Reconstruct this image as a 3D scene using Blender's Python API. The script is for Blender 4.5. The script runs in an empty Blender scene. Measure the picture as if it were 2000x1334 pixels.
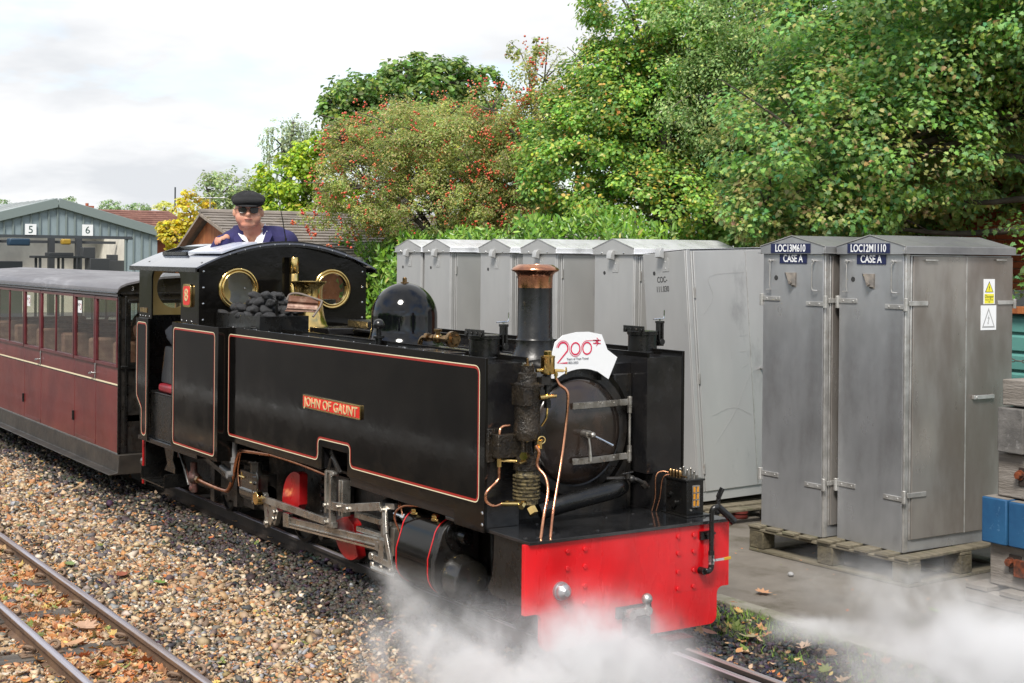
import bpy, bmesh, math, random
import numpy as np
from mathutils import Vector, Matrix, noise
from mathutils.geometry import tessellate_polygon
random.seed(7); rng = np.random.default_rng(7)
SC = bpy.context.scene; COL = SC.collection
PI = math.pi

# ------------------------------------------------------------------ camera
def make_camera():
    yaw, pitch, roll = 2.5666717, 0.0025278, 0.0091827
    f = Vector((math.cos(yaw)*math.cos(pitch), math.sin(yaw)*math.cos(pitch), -math.sin(pitch)))
    r = Vector((math.sin(yaw), -math.cos(yaw), 0)); u = r.cross(f)
    c, s = math.cos(roll), math.sin(roll)
    R, U = c*r + s*u, -s*r + c*u
    cam = bpy.data.cameras.new('camera'); o = bpy.data.objects.new('camera', cam); COL.objects.link(o)
    M = Matrix((R, U, -f)).transposed().to_4x4(); M.translation = Vector((4.286165, -3.31419, 1.592629))
    o.matrix_world = M
    cam.sensor_width = 36; cam.lens = 2755.975/2000*36
    cam.shift_x = -9.5837/2000; cam.shift_y = -154.857/2000
    cam.clip_start = .05; cam.clip_end = 2000
    cam.dof.use_dof = False; cam.dof.focus_distance = 5.6; cam.dof.aperture_fstop = 14.0
    SC.camera = o
make_camera()

# ------------------------------------------------------------------ sky and sun
SUN_EL, SUN_AZ = math.radians(50), math.radians(312)      # azimuth of the sun measured from +X towards +Y
w = bpy.data.worlds.new('World'); SC.world = w; w.use_nodes = True
nt = w.node_tree; N = nt.nodes; L = nt.links; N.clear()
out = N.new('ShaderNodeOutputWorld'); bg = N.new('ShaderNodeBackground'); L.new(bg.outputs[0], out.inputs[0])
sky = N.new('ShaderNodeTexSky'); sky.sky_type = 'NISHITA'; sky.sun_disc = False
sky.sun_elevation = SUN_EL; sky.sun_rotation = PI/2 - SUN_AZ
sky.air_density = 1.0; sky.dust_density = 1.5
bg.inputs['Strength'].default_value = 0.1
tc = N.new('ShaderNodeTexCoord'); sep = N.new('ShaderNodeSeparateXYZ'); L.new(tc.outputs['Generated'], sep.inputs[0])
def math_n(op, a, b=None, c=None, tree=None):
    m = (tree or nt).nodes.new('ShaderNodeMath'); m.operation = op
    for k, v in enumerate((a, b, c)):
        if v is None: continue
        if isinstance(v, (int, float)): m.inputs[k].default_value = v
        else: (tree or nt).links.new(v, m.inputs[k])
    return m.outputs[0]
zz = math_n('ADD', math_n('MAXIMUM', sep.outputs[2], 0.0), 0.22)
cx, cy = math_n('DIVIDE', sep.outputs[0], zz), math_n('DIVIDE', sep.outputs[1], zz)
comb = N.new('ShaderNodeCombineXYZ'); L.new(cx, comb.inputs[0]); L.new(cy, comb.inputs[1])
def wnoise(scale, detail, off, rough=.55):
    n = N.new('ShaderNodeTexNoise'); n.inputs['Scale'].default_value = scale; n.inputs['Detail'].default_value = detail
    n.inputs['Roughness'].default_value = rough
    va = N.new('ShaderNodeVectorMath'); va.operation = 'ADD'; va.inputs[1].default_value = off; L.new(comb.outputs[0], va.inputs[0])
    L.new(va.outputs[0], n.inputs['Vector']); return n.outputs[0]
n1 = wnoise(1.1, 6, (10.0, 5.0, 2.1)); n2 = wnoise(1.5, 5, (9.3, 4.4, 2.0))
cov = N.new('ShaderNodeMapRange'); L.new(n1, cov.inputs[0])
cov.inputs[1].default_value = .37; cov.inputs[2].default_value = .50
# cloud tone: bright white with soft grey undersides
shade = N.new('ShaderNodeValToRGB'); L.new(n2, shade.inputs[0])
shade.color_ramp.elements[0].position = .36; shade.color_ramp.elements[0].color = (3.25, 3.35, 3.5, 1)
shade.color_ramp.elements[1].position = .56; shade.color_ramp.elements[1].color = (4.35, 4.37, 4.4, 1)
mixc = N.new('ShaderNodeMix'); mixc.data_type = 'RGBA'
L.new(cov.outputs[0], mixc.inputs[0]); L.new(sky.outputs[0], mixc.inputs[6]); L.new(shade.outputs[0], mixc.inputs[7])
L.new(mixc.outputs[2], bg.inputs['Color'])
sl = bpy.data.lights.new('sun', 'SUN'); sl.energy = 2.0; sl.angle = math.radians(16); sl.color = (1, .95, .88)
so = bpy.data.objects.new('sun', sl); COL.objects.link(so)
sd = Vector((math.cos(SUN_EL)*math.cos(SUN_AZ), math.cos(SUN_EL)*math.sin(SUN_AZ), math.sin(SUN_EL)))
so.rotation_euler = sd.to_track_quat('Z', 'Y').to_euler()
SC.view_settings.view_transform = 'Standard'; SC.view_settings.look = 'None'
SC.view_settings.exposure = 1.3; SC.view_settings.gamma = 1; SC.view_settings.use_curve_mapping = False
SC.render.engine = 'CYCLES'
SC.cycles.max_bounces = 7; SC.cycles.transparent_max_bounces = 12; SC.cycles.volume_bounces = 3
SC.cycles.diffuse_bounces = 3; SC.cycles.glossy_bounces = 3; SC.cycles.transmission_bounces = 5
SC.cycles.volume_step_rate = 1.5; SC.cycles.volume_max_steps = 96
SC.cycles.use_denoising = True

# ------------------------------------------------------------------ materials
MATS = {}
def rgb(h):                                   # sRGB hex -> linear
    v = [int(h[i:i+2], 16)/255 for i in (0, 2, 4)]
    return tuple(x/12.92 if x <= .04045 else ((x+.055)/1.055)**2.4 for x in v)
def mat(name, col, rough=.5, metal=0, col2=None, scale=6, bump=0, bscale=40, coat=0, rvar=0, stretch=(1,1,1),
        attr=None, trans=0, spec=.5, detail=4, lo=.38, hi=.62, dirt=None, dscale=3, dlo=.5, dhi=.7, aniso=0, emis=None):
    if name in MATS: return MATS[name]
    m = bpy.data.materials.new(name); m.use_nodes = True; t = m.node_tree; n = t.nodes; l = t.links
    b = n['Principled BSDF']; o = n['Material Output']
    b.inputs['Roughness'].default_value = rough; b.inputs['Metallic'].default_value = metal
    b.inputs['Specular IOR Level'].default_value = spec; b.inputs['Coat Weight'].default_value = coat
    b.inputs['Coat Roughness'].default_value = .06
    if len(col) == 3: col = (*col, 1)
    tcn = n.new('ShaderNodeTexCoord'); mp = n.new('ShaderNodeMapping'); mp.inputs['Scale'].default_value = stretch
    l.new(tcn.outputs['Object'], mp.inputs['Vector'])
    def nz(sc, det=detail, r=.6):
        x = n.new('ShaderNodeTexNoise'); x.inputs['Scale'].default_value = sc; x.inputs['Detail'].default_value = det
        x.inputs['Roughness'].default_value = r; l.new(mp.outputs[0], x.inputs['Vector']); return x.outputs[0]
    def rmp(v, a, c2, x0=0, x1=1):
        r = n.new('ShaderNodeMapRange'); l.new(v, r.inputs[0]); r.inputs[1].default_value = a; r.inputs[2].default_value = c2
        r.inputs[3].default_value = x0; r.inputs[4].default_value = x1; return r.outputs[0]
    def mix(f, a, c2):
        x = n.new('ShaderNodeMix'); x.data_type = 'RGBA'
        if isinstance(f, (int, float)): x.inputs[0].default_value = f
        else: l.new(f, x.inputs[0])
        for s, v in ((6, a), (7, c2)):
            if isinstance(v, tuple): x.inputs[s].default_value = (*v[:3], 1)
            else: l.new(v, x.inputs[s])
        return x.outputs[2]
    cur = col
    if attr:
        a = n.new('ShaderNodeAttribute'); a.attribute_name = attr; cur = a.outputs['Color']
        if col2 is not None: cur = mix(rmp(nz(scale), lo, hi, 0, .5), cur, col2)
    elif col2 is not None: cur = mix(rmp(nz(scale), lo, hi), col, col2)
    if dirt is not None: cur = mix(rmp(nz(dscale, 7, .7), dlo, dhi), cur, dirt)
    if isinstance(cur, tuple): b.inputs['Base Color'].default_value = cur
    else: l.new(cur, b.inputs['Base Color'])
    if rvar: l.new(rmp(nz(scale*1.7+1), .35, .65, max(0, rough-rvar), rough+rvar), b.inputs['Roughness'])
    if bump:
        bp = n.new('ShaderNodeBump'); bp.inputs['Strength'].default_value = 1; bp.inputs['Distance'].default_value = bump
        l.new(nz(bscale, 5), bp.inputs['Height']); l.new(bp.outputs[0], b.inputs['Normal'])
    if trans:
        tr = n.new('ShaderNodeBsdfTranslucent'); ms = n.new('ShaderNodeMixShader'); ms.inputs[0].default_value = trans
        if isinstance(cur, tuple): tr.inputs[0].default_value = cur
        else: l.new(cur, tr.inputs[0])
        l.new(b.outputs[0], ms.inputs[1]); l.new(tr.outputs[0], ms.inputs[2]); l.new(ms.outputs[0], o.inputs[0])
    MATS[name] = m; return m
def glass_mat(name, tint=(.75,.8,.8), mixv=.75, rough=.03):
    m = bpy.data.materials.new(name); m.use_nodes = True; t = m.node_tree; n = t.nodes; l = t.links
    n.clear(); o = n.new('ShaderNodeOutputMaterial'); tr = n.new('ShaderNodeBsdfTransparent'); tr.inputs[0].default_value = (*tint, 1)
    g = n.new('ShaderNodeBsdfGlossy'); g.inputs['Roughness'].default_value = rough
    fr = n.new('ShaderNodeFresnel'); fr.inputs[0].default_value = 1.5
    gm = n.new('ShaderNodeNewGeometry'); ad = math_n('MULTIPLY', math_n('ADD', fr.outputs[0], 1-mixv-.04, tree=t), math_n('SUBTRACT', 1.0, gm.outputs['Backfacing'], tree=t), tree=t); ms = n.new('ShaderNodeMixShader')
    l.new(ad, ms.inputs[0]); l.new(tr.outputs[0], ms.inputs[1]); l.new(g.outputs[0], ms.inputs[2]); l.new(ms.outputs[0], o.inputs[0])
    MATS[name] = m; return m

BLACK = mat('gloss_black_paint', (.0036,.0034,.0031), .10, 0, col2=(.0065,.0058,.005), scale=3, bump=.0005, bscale=9, rvar=.05, spec=.27, dirt=(.012,.010,.008), dscale=14, dlo=.62, dhi=.85)
BLACKTOP = mat('dusty_black_plate', (.008,.008,.009), .16, 0, col2=(.014,.013,.013), scale=7, bump=.0012, bscale=30, rvar=.1, dirt=(.10,.09,.08), dscale=60, dlo=.66, dhi=.8)
BSATIN = mat('satin_black_paint', (.0045,.0045,.0045), .28, 0, col2=(.008,.0076,.007), scale=9, bump=.0008, bscale=60, rvar=.1, dirt=(.06,.045,.03), dscale=25, dlo=.6, dhi=.85)
BDIRTY = mat('oily_black_iron', (.008,.0075,.007), .4, .0, col2=(.018,.015,.012), scale=14, bump=.002, bscale=80, rvar=.15, dirt=(.045,.036,.025), dscale=40, dlo=.6, dhi=.8)
BOIL = mat('crusted_black_cast_iron', (.012,.010,.008), .3, .3, col2=(.03,.022,.014), scale=20, bump=.006, bscale=90, rvar=.2, dirt=(.16,.12,.06), dscale=120, dlo=.6, dhi=.78)
RED = mat('buffer_beam_red', rgb('d2101a'), .26, 0, col2=rgb('b80e16'), scale=5, stretch=(1,1,.35), bump=.0006, bscale=30, rvar=.08, dirt=rgb('6d0c10'), dscale=11, dlo=.58, dhi=.85, coat=.15)
REDD = mat('wheel_red', rgb('b0181a'), .33, 0, col2=rgb('8d1215'), scale=6, rvar=.1, dirt=(.05,.03,.025), dscale=10, dlo=.58, dhi=.8)
LRED = mat('lining_red', rgb('99241b'), .35); CREAM = mat('lining_cream', rgb('e2d6b4'), .4)
BRASS = mat('polished_brass', (.78,.56,.22), .16, 1, col2=(.62,.43,.16), scale=11, rvar=.08, bump=.0006, bscale=30)
BRASSD = mat('dull_bronze', (.35,.22,.10), .32, 1, col2=(.2,.13,.07), scale=18, rvar=.1, bump=.0012, bscale=60)
COPPER = mat('copper', (.72,.34,.19), .22, 1, col2=(.45,.2,.12), scale=14, rvar=.1, bump=.0006, bscale=40)
STEEL = mat('oiled_steel', (.50,.48,.44), .32, .9, col2=(.30,.28,.25), scale=9, rvar=.12, bump=.0006, bscale=60, dirt=(.13,.10,.08), dscale=16, dlo=.6, dhi=.8)
BRIGHT = mat('bright_steel', (.62,.62,.62), .2, 1, rvar=.08, scale=20)
GLASS = glass_mat('window_glass', (.93,.95,.94), .93)
CGLASS = glass_mat('coach_glass', (.88,.90,.87), .86, .012)
LETT = mat('pale_brass_letters', (.72,.58,.30), .3, .35)
WHITE = mat('white_sign', (.78,.79,.8), .35)

# ------------------------------------------------------------------ mesh builder
def basis(d):
    d = Vector(d).normalized(); a = Vector((0,0,1)) if abs(d.z) < .9 else Vector((1,0,0))
    x = d.cross(a).normalized(); return x, d.cross(x).normalized(), d
class G:
    def __init__(s): s.v = []; s.f = []; s.sm = []
    def add(s, v, f, smooth=False):
        k = len(s.v); s.v += [tuple(p) for p in v]; s.f += [tuple(i+k for i in q) for q in f]; return s
    def box(s, x0, x1, y0, y1, z0, z1):
        v = [(x,y,z) for z in (z0,z1) for y in (y0,y1) for x in (x0,x1)]
        return s.add(v, [(0,2,3,1),(4,5,7,6),(0,1,5,4),(2,6,7,3),(0,4,6,2),(1,3,7,5)])
    def obox(s, c, size, rot=None, M=None):
        hx, hy, hz = [a/2 for a in size]; R = M or (Matrix.Rotation(rot or 0, 3, 'Z') if not isinstance(rot, tuple) else (Matrix.Rotation(rot[2],3,'Z')@Matrix.Rotation(rot[1],3,'Y')@Matrix.Rotation(rot[0],3,'X')))
        v = [Vector(c) + R@Vector((x,y,z)) for z in (-hz,hz) for y in (-hy,hy) for x in (-hx,hx)]
        return s.add(v, [(0,2,3,1),(4,5,7,6),(0,1,5,4),(2,6,7,3),(0,4,6,2),(1,3,7,5)])
    def bar(s, a, b, w, h, up=(0,1,0)):              # rectangular bar: w across 'up', h along 'up'
        a, b = Vector(a), Vector(b); d = (b-a).normalized(); y = Vector(up); y = (y - d*y.dot(d)).normalized(); x = y.cross(d)
        v = [p + x*i*w/2 + y*j*h/2 for p in (a, b) for i, j in ((-1,-1),(1,-1),(1,1),(-1,1))]
        return s.add(v, [(3,2,1,0),(4,5,6,7),(0,1,5,4),(1,2,6,5),(2,3,7,6),(3,0,4,7)])
    def tube(s, pts, r, n=10, cap=True):
        pts = [Vector(p) for p in pts]; rs = r if isinstance(r, (list, tuple)) else [r]*len(pts)
        k = len(s.v); x = None
        for i, p in enumerate(pts):
            d = (pts[min(i+1, len(pts)-1)] - pts[max(i-1, 0)])
            if d.length < 1e-9: d = Vector((0,0,1))
            d.normalize()
            if x is None: x, y, _ = basis(d)
            else: x = (x - d*x.dot(d)).normalized(); y = d.cross(x)
            s.v += [tuple(p + (x*math.cos(2*PI*j/n) + y*math.sin(2*PI*j/n))*rs[i]) for j in range(n)]
        for i in range(len(pts)-1):
            for j in range(n):
                a = k+i*n+j; b = k+i*n+(j+1) % n; s.f.append((a, b, b+n, a+n))
        if cap: s.f.append(tuple(k+j for j in range(n))[::-1]); s.f.append(tuple(k+(len(pts)-1)*n+j for j in range(n)))
        return s
    def cyl(s, a, b, r, n=16, r2=None): return s.tube([a, b], [r, r if r2 is None else r2], n)
    def hexb(s, p, d, r, h): d = Vector(d).normalized(); return s.tube([p, Vector(p)+d*h], r, 6)
    def dome(s, p, d, r, h, n=8):                    # rivet head
        x, y, d = basis(d); p = Vector(p); pts = []
        for k in range(3):
            a = k*PI/4*.98; pts.append((r*math.cos(a), h*math.sin(a)))
        k0 = len(s.v)
        for rr, hh in pts: s.v += [tuple(p + (x*math.cos(2*PI*j/n)+y*math.sin(2*PI*j/n))*rr + d*hh) for j in range(n)]
        for i in range(2):
            for j in range(n): a = k0+i*n+j; b = k0+i*n+(j+1) % n; s.f.append((a, b, b+n, a+n))
        s.f.append(tuple(k0+2*n+j for j in range(n))); return s
    def lathe(s, c, prof, d=(0,0,1), n=32, sx=1, sy=1, cap=True):
        x, y, d = basis(d); 
        if tuple(d) == (0,0,1): x, y = Vector((1,0,0)), Vector((0,1,0))
        c = Vector(c); k = len(s.v)
        for rr, hh in prof: s.v += [tuple(c + x*math.cos(2*PI*j/n)*rr*sx + y*math.sin(2*PI*j/n)*rr*sy + d*hh) for j in range(n)]
        for i in range(len(prof)-1):
            for j in range(n): a = k+i*n+j; b = k+i*n+(j+1) % n; s.f.append((a, b, b+n, a+n))
        if cap and prof[0][0] > 1e-4: s.f.append(tuple(k+j for j in range(n))[::-1])
        if cap and prof[-1][0] > 1e-4: s.f.append(tuple(k+(len(prof)-1)*n+j for j in range(n)))
        return s
    def plate(s, outer, holes, fn, t):               # outline with holes, thickness t; fn(u, v, w) -> 3D
        loops = [outer] + list(holes); P = [[Vector((u, v, 0)) for u, v in lp] for lp in loops]
        tri = tessellate_polygon(P); flat = [p for lp in loops for p in lp]; nn = len(flat); k = len(s.v)
        s.v += [tuple(fn(u, v, 0)) for u, v in flat] + [tuple(fn(u, v, t)) for u, v in flat]
        for a in tri: s.f.append((k+a[0], k+a[1], k+a[2])); s.f.append((k+nn+a[2], k+nn+a[1], k+nn+a[0]))
        o = 0
        for lp in loops:
            m = len(lp)
            for i in range(m): a = k+o+i; b = k+o+(i+1) % m; s.f.append((a, b, b+nn, a+nn))
            o += m
        return s
    def sphere(s, c, r, n=16, m=10, sc=(1,1,1)):
        pr = [(math.sin(PI*i/m)*r + (1e-5 if i in (0, m) else 0), -math.cos(PI*i/m)*r) for i in range(m+1)]
        k = len(s.v); s.lathe((0,0,0), pr, n=n); s.v[k:] = [(c[0]+x*sc[0], c[1]+y*sc[1], c[2]+z*sc[2]) for x,y,z in s.v[k:]]; return s
    def build(s, name, m, parent=None, bevel=0, ang=35, smooth=True, seg=2):
        me = bpy.data.meshes.new(name); org = Vector(parent['_o']) if parent and '_o' in parent else Vector((0,0,0))
        me.from_pydata([tuple(Vector(p)-org) for p in s.v], [], s.f); me.update()
        bm = bmesh.new(); bm.from_mesh(me); bmesh.ops.remove_doubles(bm, verts=bm.verts, dist=1e-5)
        bmesh.ops.recalc_face_normals(bm, faces=bm.faces); bm.to_mesh(me); bm.free()
        if smooth:
            me.polygons.foreach_set('use_smooth', [True]*len(me.polygons)); me.set_sharp_from_angle(angle=math.radians(ang))
        me.materials.append(m); o = bpy.data.objects.new(name, me); COL.objects.link(o)
        if parent: o.parent = parent; o['_o'] = tuple(org)
        if bevel:
            b = o.modifiers.new('bevel', 'BEVEL'); b.width = bevel; b.segments = seg; b.limit_method = 'ANGLE'; b.angle_limit = math.radians(40); b.harden_normals = False
        return o
def split_build(g, name, m, parent=None, **kw):
    """builds each loose piece of g as an object of its own"""
    up = list(range(len(g.v)))
    def fd(i):
        while up[i] != i: up[i] = up[up[i]]; i = up[i]
        return i
    for f in g.f:
        for k in f[1:]: up[fd(k)] = fd(f[0])
    grp = {}
    for f in g.f: grp.setdefault(fd(f[0]), []).append(f)
    for fs in grp.values():
        h = G(); ids = sorted({i for f in fs for i in f}); mp = {a: b for b, a in enumerate(ids)}; h.v = [g.v[i] for i in ids]; h.f = [tuple(mp[i] for i in f) for f in fs]; h.build(name, m, parent, **kw)
def thing(name, label, cat, loc=(0,0,0), group=None):
    o = bpy.data.objects.new(name, None); COL.objects.link(o); o.location = loc; o['_o'] = tuple(loc)
    o.empty_display_size = .1; o['label'] = label; o['category'] = cat
    if group: o['group'] = group
    return o
def tag(o, label, cat, group=None, kind=None):
    o['label'] = label; o['category'] = cat
    if group: o['group'] = group
    if kind: o['kind'] = kind
    return o
def structure(o): o['kind'] = 'structure'; return o
def stuff(o, label=None, cat=None):
    o['kind'] = 'stuff'
    if label: o['label'] = label; o['category'] = cat
    return o
def dup(root, loc=None, rot=None, label=None, group=None):
    r = root.copy(); COL.objects.link(r)
    if loc is not None: r.location = loc
    if rot is not None: r.rotation_euler = rot
    if label: r['label'] = label
    if group: r['group'] = group
    for ch in list(root.children):
        c = ch.copy(); COL.objects.link(c); c.parent = r
        for g in list(ch.children):
            d = g.copy(); COL.objects.link(d); d.parent = c
    return r
def recenter(o, loc):                                # give a one-mesh thing its origin at loc
    loc = Vector(loc); o.data.transform(Matrix.Translation(-loc)); o.location = loc; return o
def arc(cx, cy, r, a0, a1, n=10, rx=None):
    return [(cx + (rx or r)*math.cos(math.radians(a0+(a1-a0)*i/n)), cy + r*math.sin(math.radians(a0+(a1-a0)*i/n))) for i in range(n+1)]
def circ(cx, cy, r, n=32, rx=None): return [(cx+(rx or r)*math.cos(2*PI*i/n), cy+r*math.sin(2*PI*i/n)) for i in range(n)]
def rounded(pts, r, n=5):
    out = []; m = len(pts)
    for i in range(m):
        p, a, b = Vector(pts[i]), Vector(pts[i-1]), Vector(pts[(i+1) % m]); rr = r[i] if isinstance(r, (list, tuple)) else r
        da, db = (a-p), (b-p); rr = min(rr, da.length*.49, db.length*.49)
        if rr < 1e-5: out.append(tuple(p)); continue
        p0, p1 = p+da.normalized()*rr, p+db.normalized()*rr
        for k in range(n+1):
            t = k/n; q = p0*(1-t)**2 + p*2*t*(1-t) + p1*t*t; out.append((q.x, q.y))
    return out
def offset2(pts, d):                                 # inward for CCW when d>0
    m = len(pts); out = []
    for i in range(m):
        a, p, b = Vector(pts[i-1]), Vector(pts[i]), Vector(pts[(i+1) % m]); e0 = (p-a).normalized(); e1 = (b-p).normalized()
        n0 = Vector((-e0.y, e0.x)); n1_ = Vector((-e1.y, e1.x)); nn = (n0+n1_)
        if nn.length < 1e-6: nn = n0
        nn.normalize(); k = d/max(.4, nn.dot(n0)); q = p + nn*k; out.append((q.x, q.y))
    return out
def ribbon(pts, d0, d1, fn, closed=True):            # flat painted band between two offsets of an outline
    g = G(); a = offset2(pts, d0); b = offset2(pts, d1); m = len(pts); g.v = [fn(*p) for p in a] + [fn(*p) for p in b]
    for i in range(m if closed else m-1): j = (i+1) % m; g.f.append((i, j, j+m, i+m))
    return g
def lining(pts, r, fn, parent, name='lining_band', w=.0095, wc=.004):
    """red band with a thin cream line outside it"""
    area = sum(pts[i-1][0]*pts[i][1]-pts[i][0]*pts[i-1][1] for i in range(len(pts)))
    if area < 0: pts = pts[::-1]; r = r[::-1] if isinstance(r, list) else r
    q = rounded(pts, r)
    ribbon(q, .0008, w, fn).build(name, LRED, parent, smooth=False)
    ribbon(q, -wc, .0, fn).build('cream_line', CREAM, parent, smooth=False)
def text_mesh(name, body, size, m, parent=None, M=None, extrude=.001, offset=0, sx=1, align='CENTER', space=1):
    cu = bpy.data.curves.new(name, 'FONT'); cu.body = body; cu.size = size; cu.extrude = extrude; cu.offset = offset
    cu.align_x = align; cu.align_y = 'CENTER'; cu.space_character = space; cu.resolution_u = 3
    t = bpy.data.objects.new(name, cu); COL.objects.link(t)
    me = bpy.data.meshes.new_from_object(t.evaluated_get(bpy.context.evaluated_depsgraph_get())); bpy.data.objects.remove(t)
    me.transform(Matrix.Diagonal((sx, 1, 1, 1))); me.transform(M or Matrix()); 
    if parent and '_o' in parent: me.transform(Matrix.Translation(-Vector(parent['_o'])))
    me.name = name; me.materials.clear(); me.materials.append(m); o = bpy.data.objects.new(name, me); COL.objects.link(o)
    if parent: o.parent = parent; o['_o'] = tuple(parent['_o'])
    return o
def frame(origin, xd, yd):                           # matrix with local x, y along given world directions
    xd, yd = Vector(xd).normalized(), Vector(yd).normalized(); z = xd.cross(yd)
    M = Matrix((xd, yd, z)).transposed().to_4x4(); M.translation = Vector(origin); return M
def smooth_path(pts, n=5):                           # Catmull-Rom
    P = [Vector(p) for p in pts]; P = [P[0]*2-P[1]] + P + [P[-1]*2-P[-2]]; out = []
    for i in range(1, len(P)-2):
        for k in range(n):
            t = k/n; a, b, c, d = P[i-1:i+3]
            out.append(.5*((2*b) + (c-a)*t + (2*a-5*b+4*c-d)*t*t + (3*b-a-3*c+d)*t**3))
    out.append(P[-2]); return out
# ================================================================== LOCOMOTIVE
LO = thing('steam_locomotive', 'black narrow gauge tank steam locomotive with red front beam and copper capped chimney', 'locomotive', (-2, 0, 0))
side = lambda y: (lambda u, v, w: (u, y + w, v))
# ---- side tanks
def tank(sgn):
    y0 = -.49*sgn
    outl = [(-2.93,.60),(-1.735,.60),(-1.735,.707),(-1.465,.707),(-1.465,.603),(-.513,.603),(-.513,.545),(-.286,.545),(-.286,1.213),(-2.93,1.213)]
    g = G(); g.plate(outl, [], (lambda u,v,w: (u, y0 + sgn*w, v)), .012)
    sh = g.build('side_tank', BLACK, LO, bevel=.0018)
    b = G(); b.box(-2.93, -.289, min(sgn*-.477, sgn*-.295), max(sgn*-.477, sgn*-.295), .712, 1.19)
    b.box(-2.93, -1.74, min(sgn*-.477, sgn*-.33), max(sgn*-.477, sgn*-.33), .605, .711)
    b.box(-1.46, -.289, min(sgn*-.477, sgn*-.33), max(sgn*-.477, sgn*-.33), .562, .711)
    b.box(-.5, -.289, min(sgn*-.477, sgn*-.295), max(sgn*-.477, sgn*-.295), .5605, .561)
    b.build('tank_body', BLACKTOP, sh, bevel=.0015)
    # upstand strips round the tank top
    t = G(); ya, yb = sgn*-.296, sgn*-.306
    t.box(-2.93, -.289, min(ya, yb), max(ya, yb), 1.19, 1.2105); t.build('top_lip', BLACK, sh, bevel=.001)
    r = G()
    for x in [-2.85+i*.16 for i in range(17)]: 
        if x < -.3: r.dome((x, y0 - sgn*.0, 1.2135), (0,0,1), .003, .002)
    for z in (.575, .62): r.dome((-.30, y0, z), (0,-sgn,0), .007, .004)
    for i in range(9): r.dome((-.292, y0+sgn*.03, .63+i*.065), (1,0,0), .003, .002)
    r.build('rivet_row', BRIGHT, sh)
    f = G(); cxf, cyf = -.545, -.345*sgn
    return sh
TL = tank(1); TR = tank(-1)
LINE = [(-2.906,.634),(-1.775,.640),(-1.775,.742),(-1.436,.746),(-1.436,.648),(-.327,.657),(-.327,1.178),(-2.906,1.172)]
lining(LINE, [.03,.035,.03,.03,.035,.03,.035,.03], lambda u, v: (u, -.4915, v), TL)
# ---- name plate
npl = G(); npl.plate(rounded([(-1.93,.872),(-1.322,.872),(-1.322,.936),(-1.93,.936)], .004, 2), [], side(-.500), .010)
NP = npl.build('nameplate', BRASS, LO, bevel=.001); NP['label'] = 'red nameplate lettered JOHN OF GAUNT in brass capitals'
G().box(-1.922, -1.330, -.5015, -.4995, .879, .929).build('red_field', mat('plate_red', rgb('cf2318'), .35, bump=.0004, bscale=200), NP)
text_mesh('lettering', 'JOHN OF GAUNT', .060, LETT, NP, frame((-1.626, -.5025, .902), (1,0,0), (0,0,1)), extrude=.0012, offset=.0008, sx=1.13, space=1.06)
# ---- tank fillers
def filler(y):
    x, z = -.545, 1.19; g = G()
    g.lathe((x, y, z), [(.068,0),(.068,.006),(.063,.010),(.063,.078),(.068,.080),(.068,.088)], n=36)
    o = g.build('tank_filler', BSATIN, LO)
    l = G(); l.lathe((x, y, z+.0885), [(.066,0),(.066,.007),(.02,.010),(.0001,.010)], n=36)
    l.box(x-.07, x+.07, y-.052, y-.044, z+.0885, z+.118)
    for k in range(4): l.cyl((x-.056+k*.037, y-.056, z+.10), (x-.056+k*.037, y-.040, z+.10), .010, 10)
    l.build('lid', BSATIN, o, bevel=.001)
    c = G(); X = x+.030; Yc = y+.062
    c.box(X-.012, X+.012, Yc-.004, Yc+.004, z+.03, z+.135); c.box(X-.012, X+.012, Yc+.014, Yc+.022, z+.03, z+.135)
    c.box(X-.014, X+.014, Yc-.006, Yc+.024, z+.128, z+.138); c.cyl((X-.02, Yc+.009, z+.048), (X+.02, Yc+.009, z+.048), .014, 12)
    c.cyl((X, Yc-.02, z+.05), (X, Yc+.03, z+.05), .006, 8); c.box(X-.01, X+.01, Yc-.004, Yc+.022, z+.03, z+.06)
    c.build('clamp', BSATIN, o, bevel=.0008)
    h = G(); h.tube([(X, Yc+.009, z+.135), (X, Yc+.009, z+.146)], .004, 8); h.tube(smooth_path([(X, Yc-.026, z+.146), (X, Yc+.009, z+.148), (X, Yc+.030, z+.150), (X, Yc+.033, z+.185)], 4), .0028, 8)
    h.build('crank_handle', BRIGHT, o)
filler(-.335); filler(.468-.0)
# hatch plate with catches on the near tank, sandbox lid and oil feed behind
hp = G(); hp.box(-1.02, -.70, -.455, -.33, 1.190, 1.205); hp.box(-1.03,-1.0,-.47,-.45,1.19,1.214); hp.cyl((-1.0,-.46,1.205),(-.97,-.46,1.205),.010,8)
hp.build('hatch_plate', BLACKTOP, LO, bevel=.002)
# ---- boiler, firebox, smokebox
b = G(); b.lathe((-.385, 0, .895), [(.283, -2.55), (.283, 0.0)], d=(1,0,0), n=56)
b.build('boiler', BLACK, LO, ang=40)
s = G(); s.box(-2.90, -.40, -.294, -.20, .9, 1.163); s.box(-2.90, -.40, .20, .294, .9, 1.163)
s.build('cladding_shoulder', BLACKTOP, LO, bevel=.002)
sm = G(); sm.lathe((-.385, 0, .895), [(.200,-.02),(.262,-.02),(.262,.004),(.256,.010),(.222,.012),(.216,.008)], d=(1,0,0), n=64)
sm.build('smokebox_ring', BDIRTY, LO)
sd_ = G(); sd_.box(-.60, -.386, -.27, .27, .545, .80); sd_.box(-.43,-.388,-.293,-.20,.56,1.12); sd_.box(-.43,-.388,.20,.293,.56,1.12)
sd_.build('smokebox_saddle', BDIRTY, LO, bevel=.006)
dr = G(); dr.lathe((-.372, 0, .895), [(.212,0),(.212,.006),(.205,.014),(.17,.026),(.12,.037),(.06,.044),(.0001,.046)], d=(1,0,0), n=64)
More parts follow.
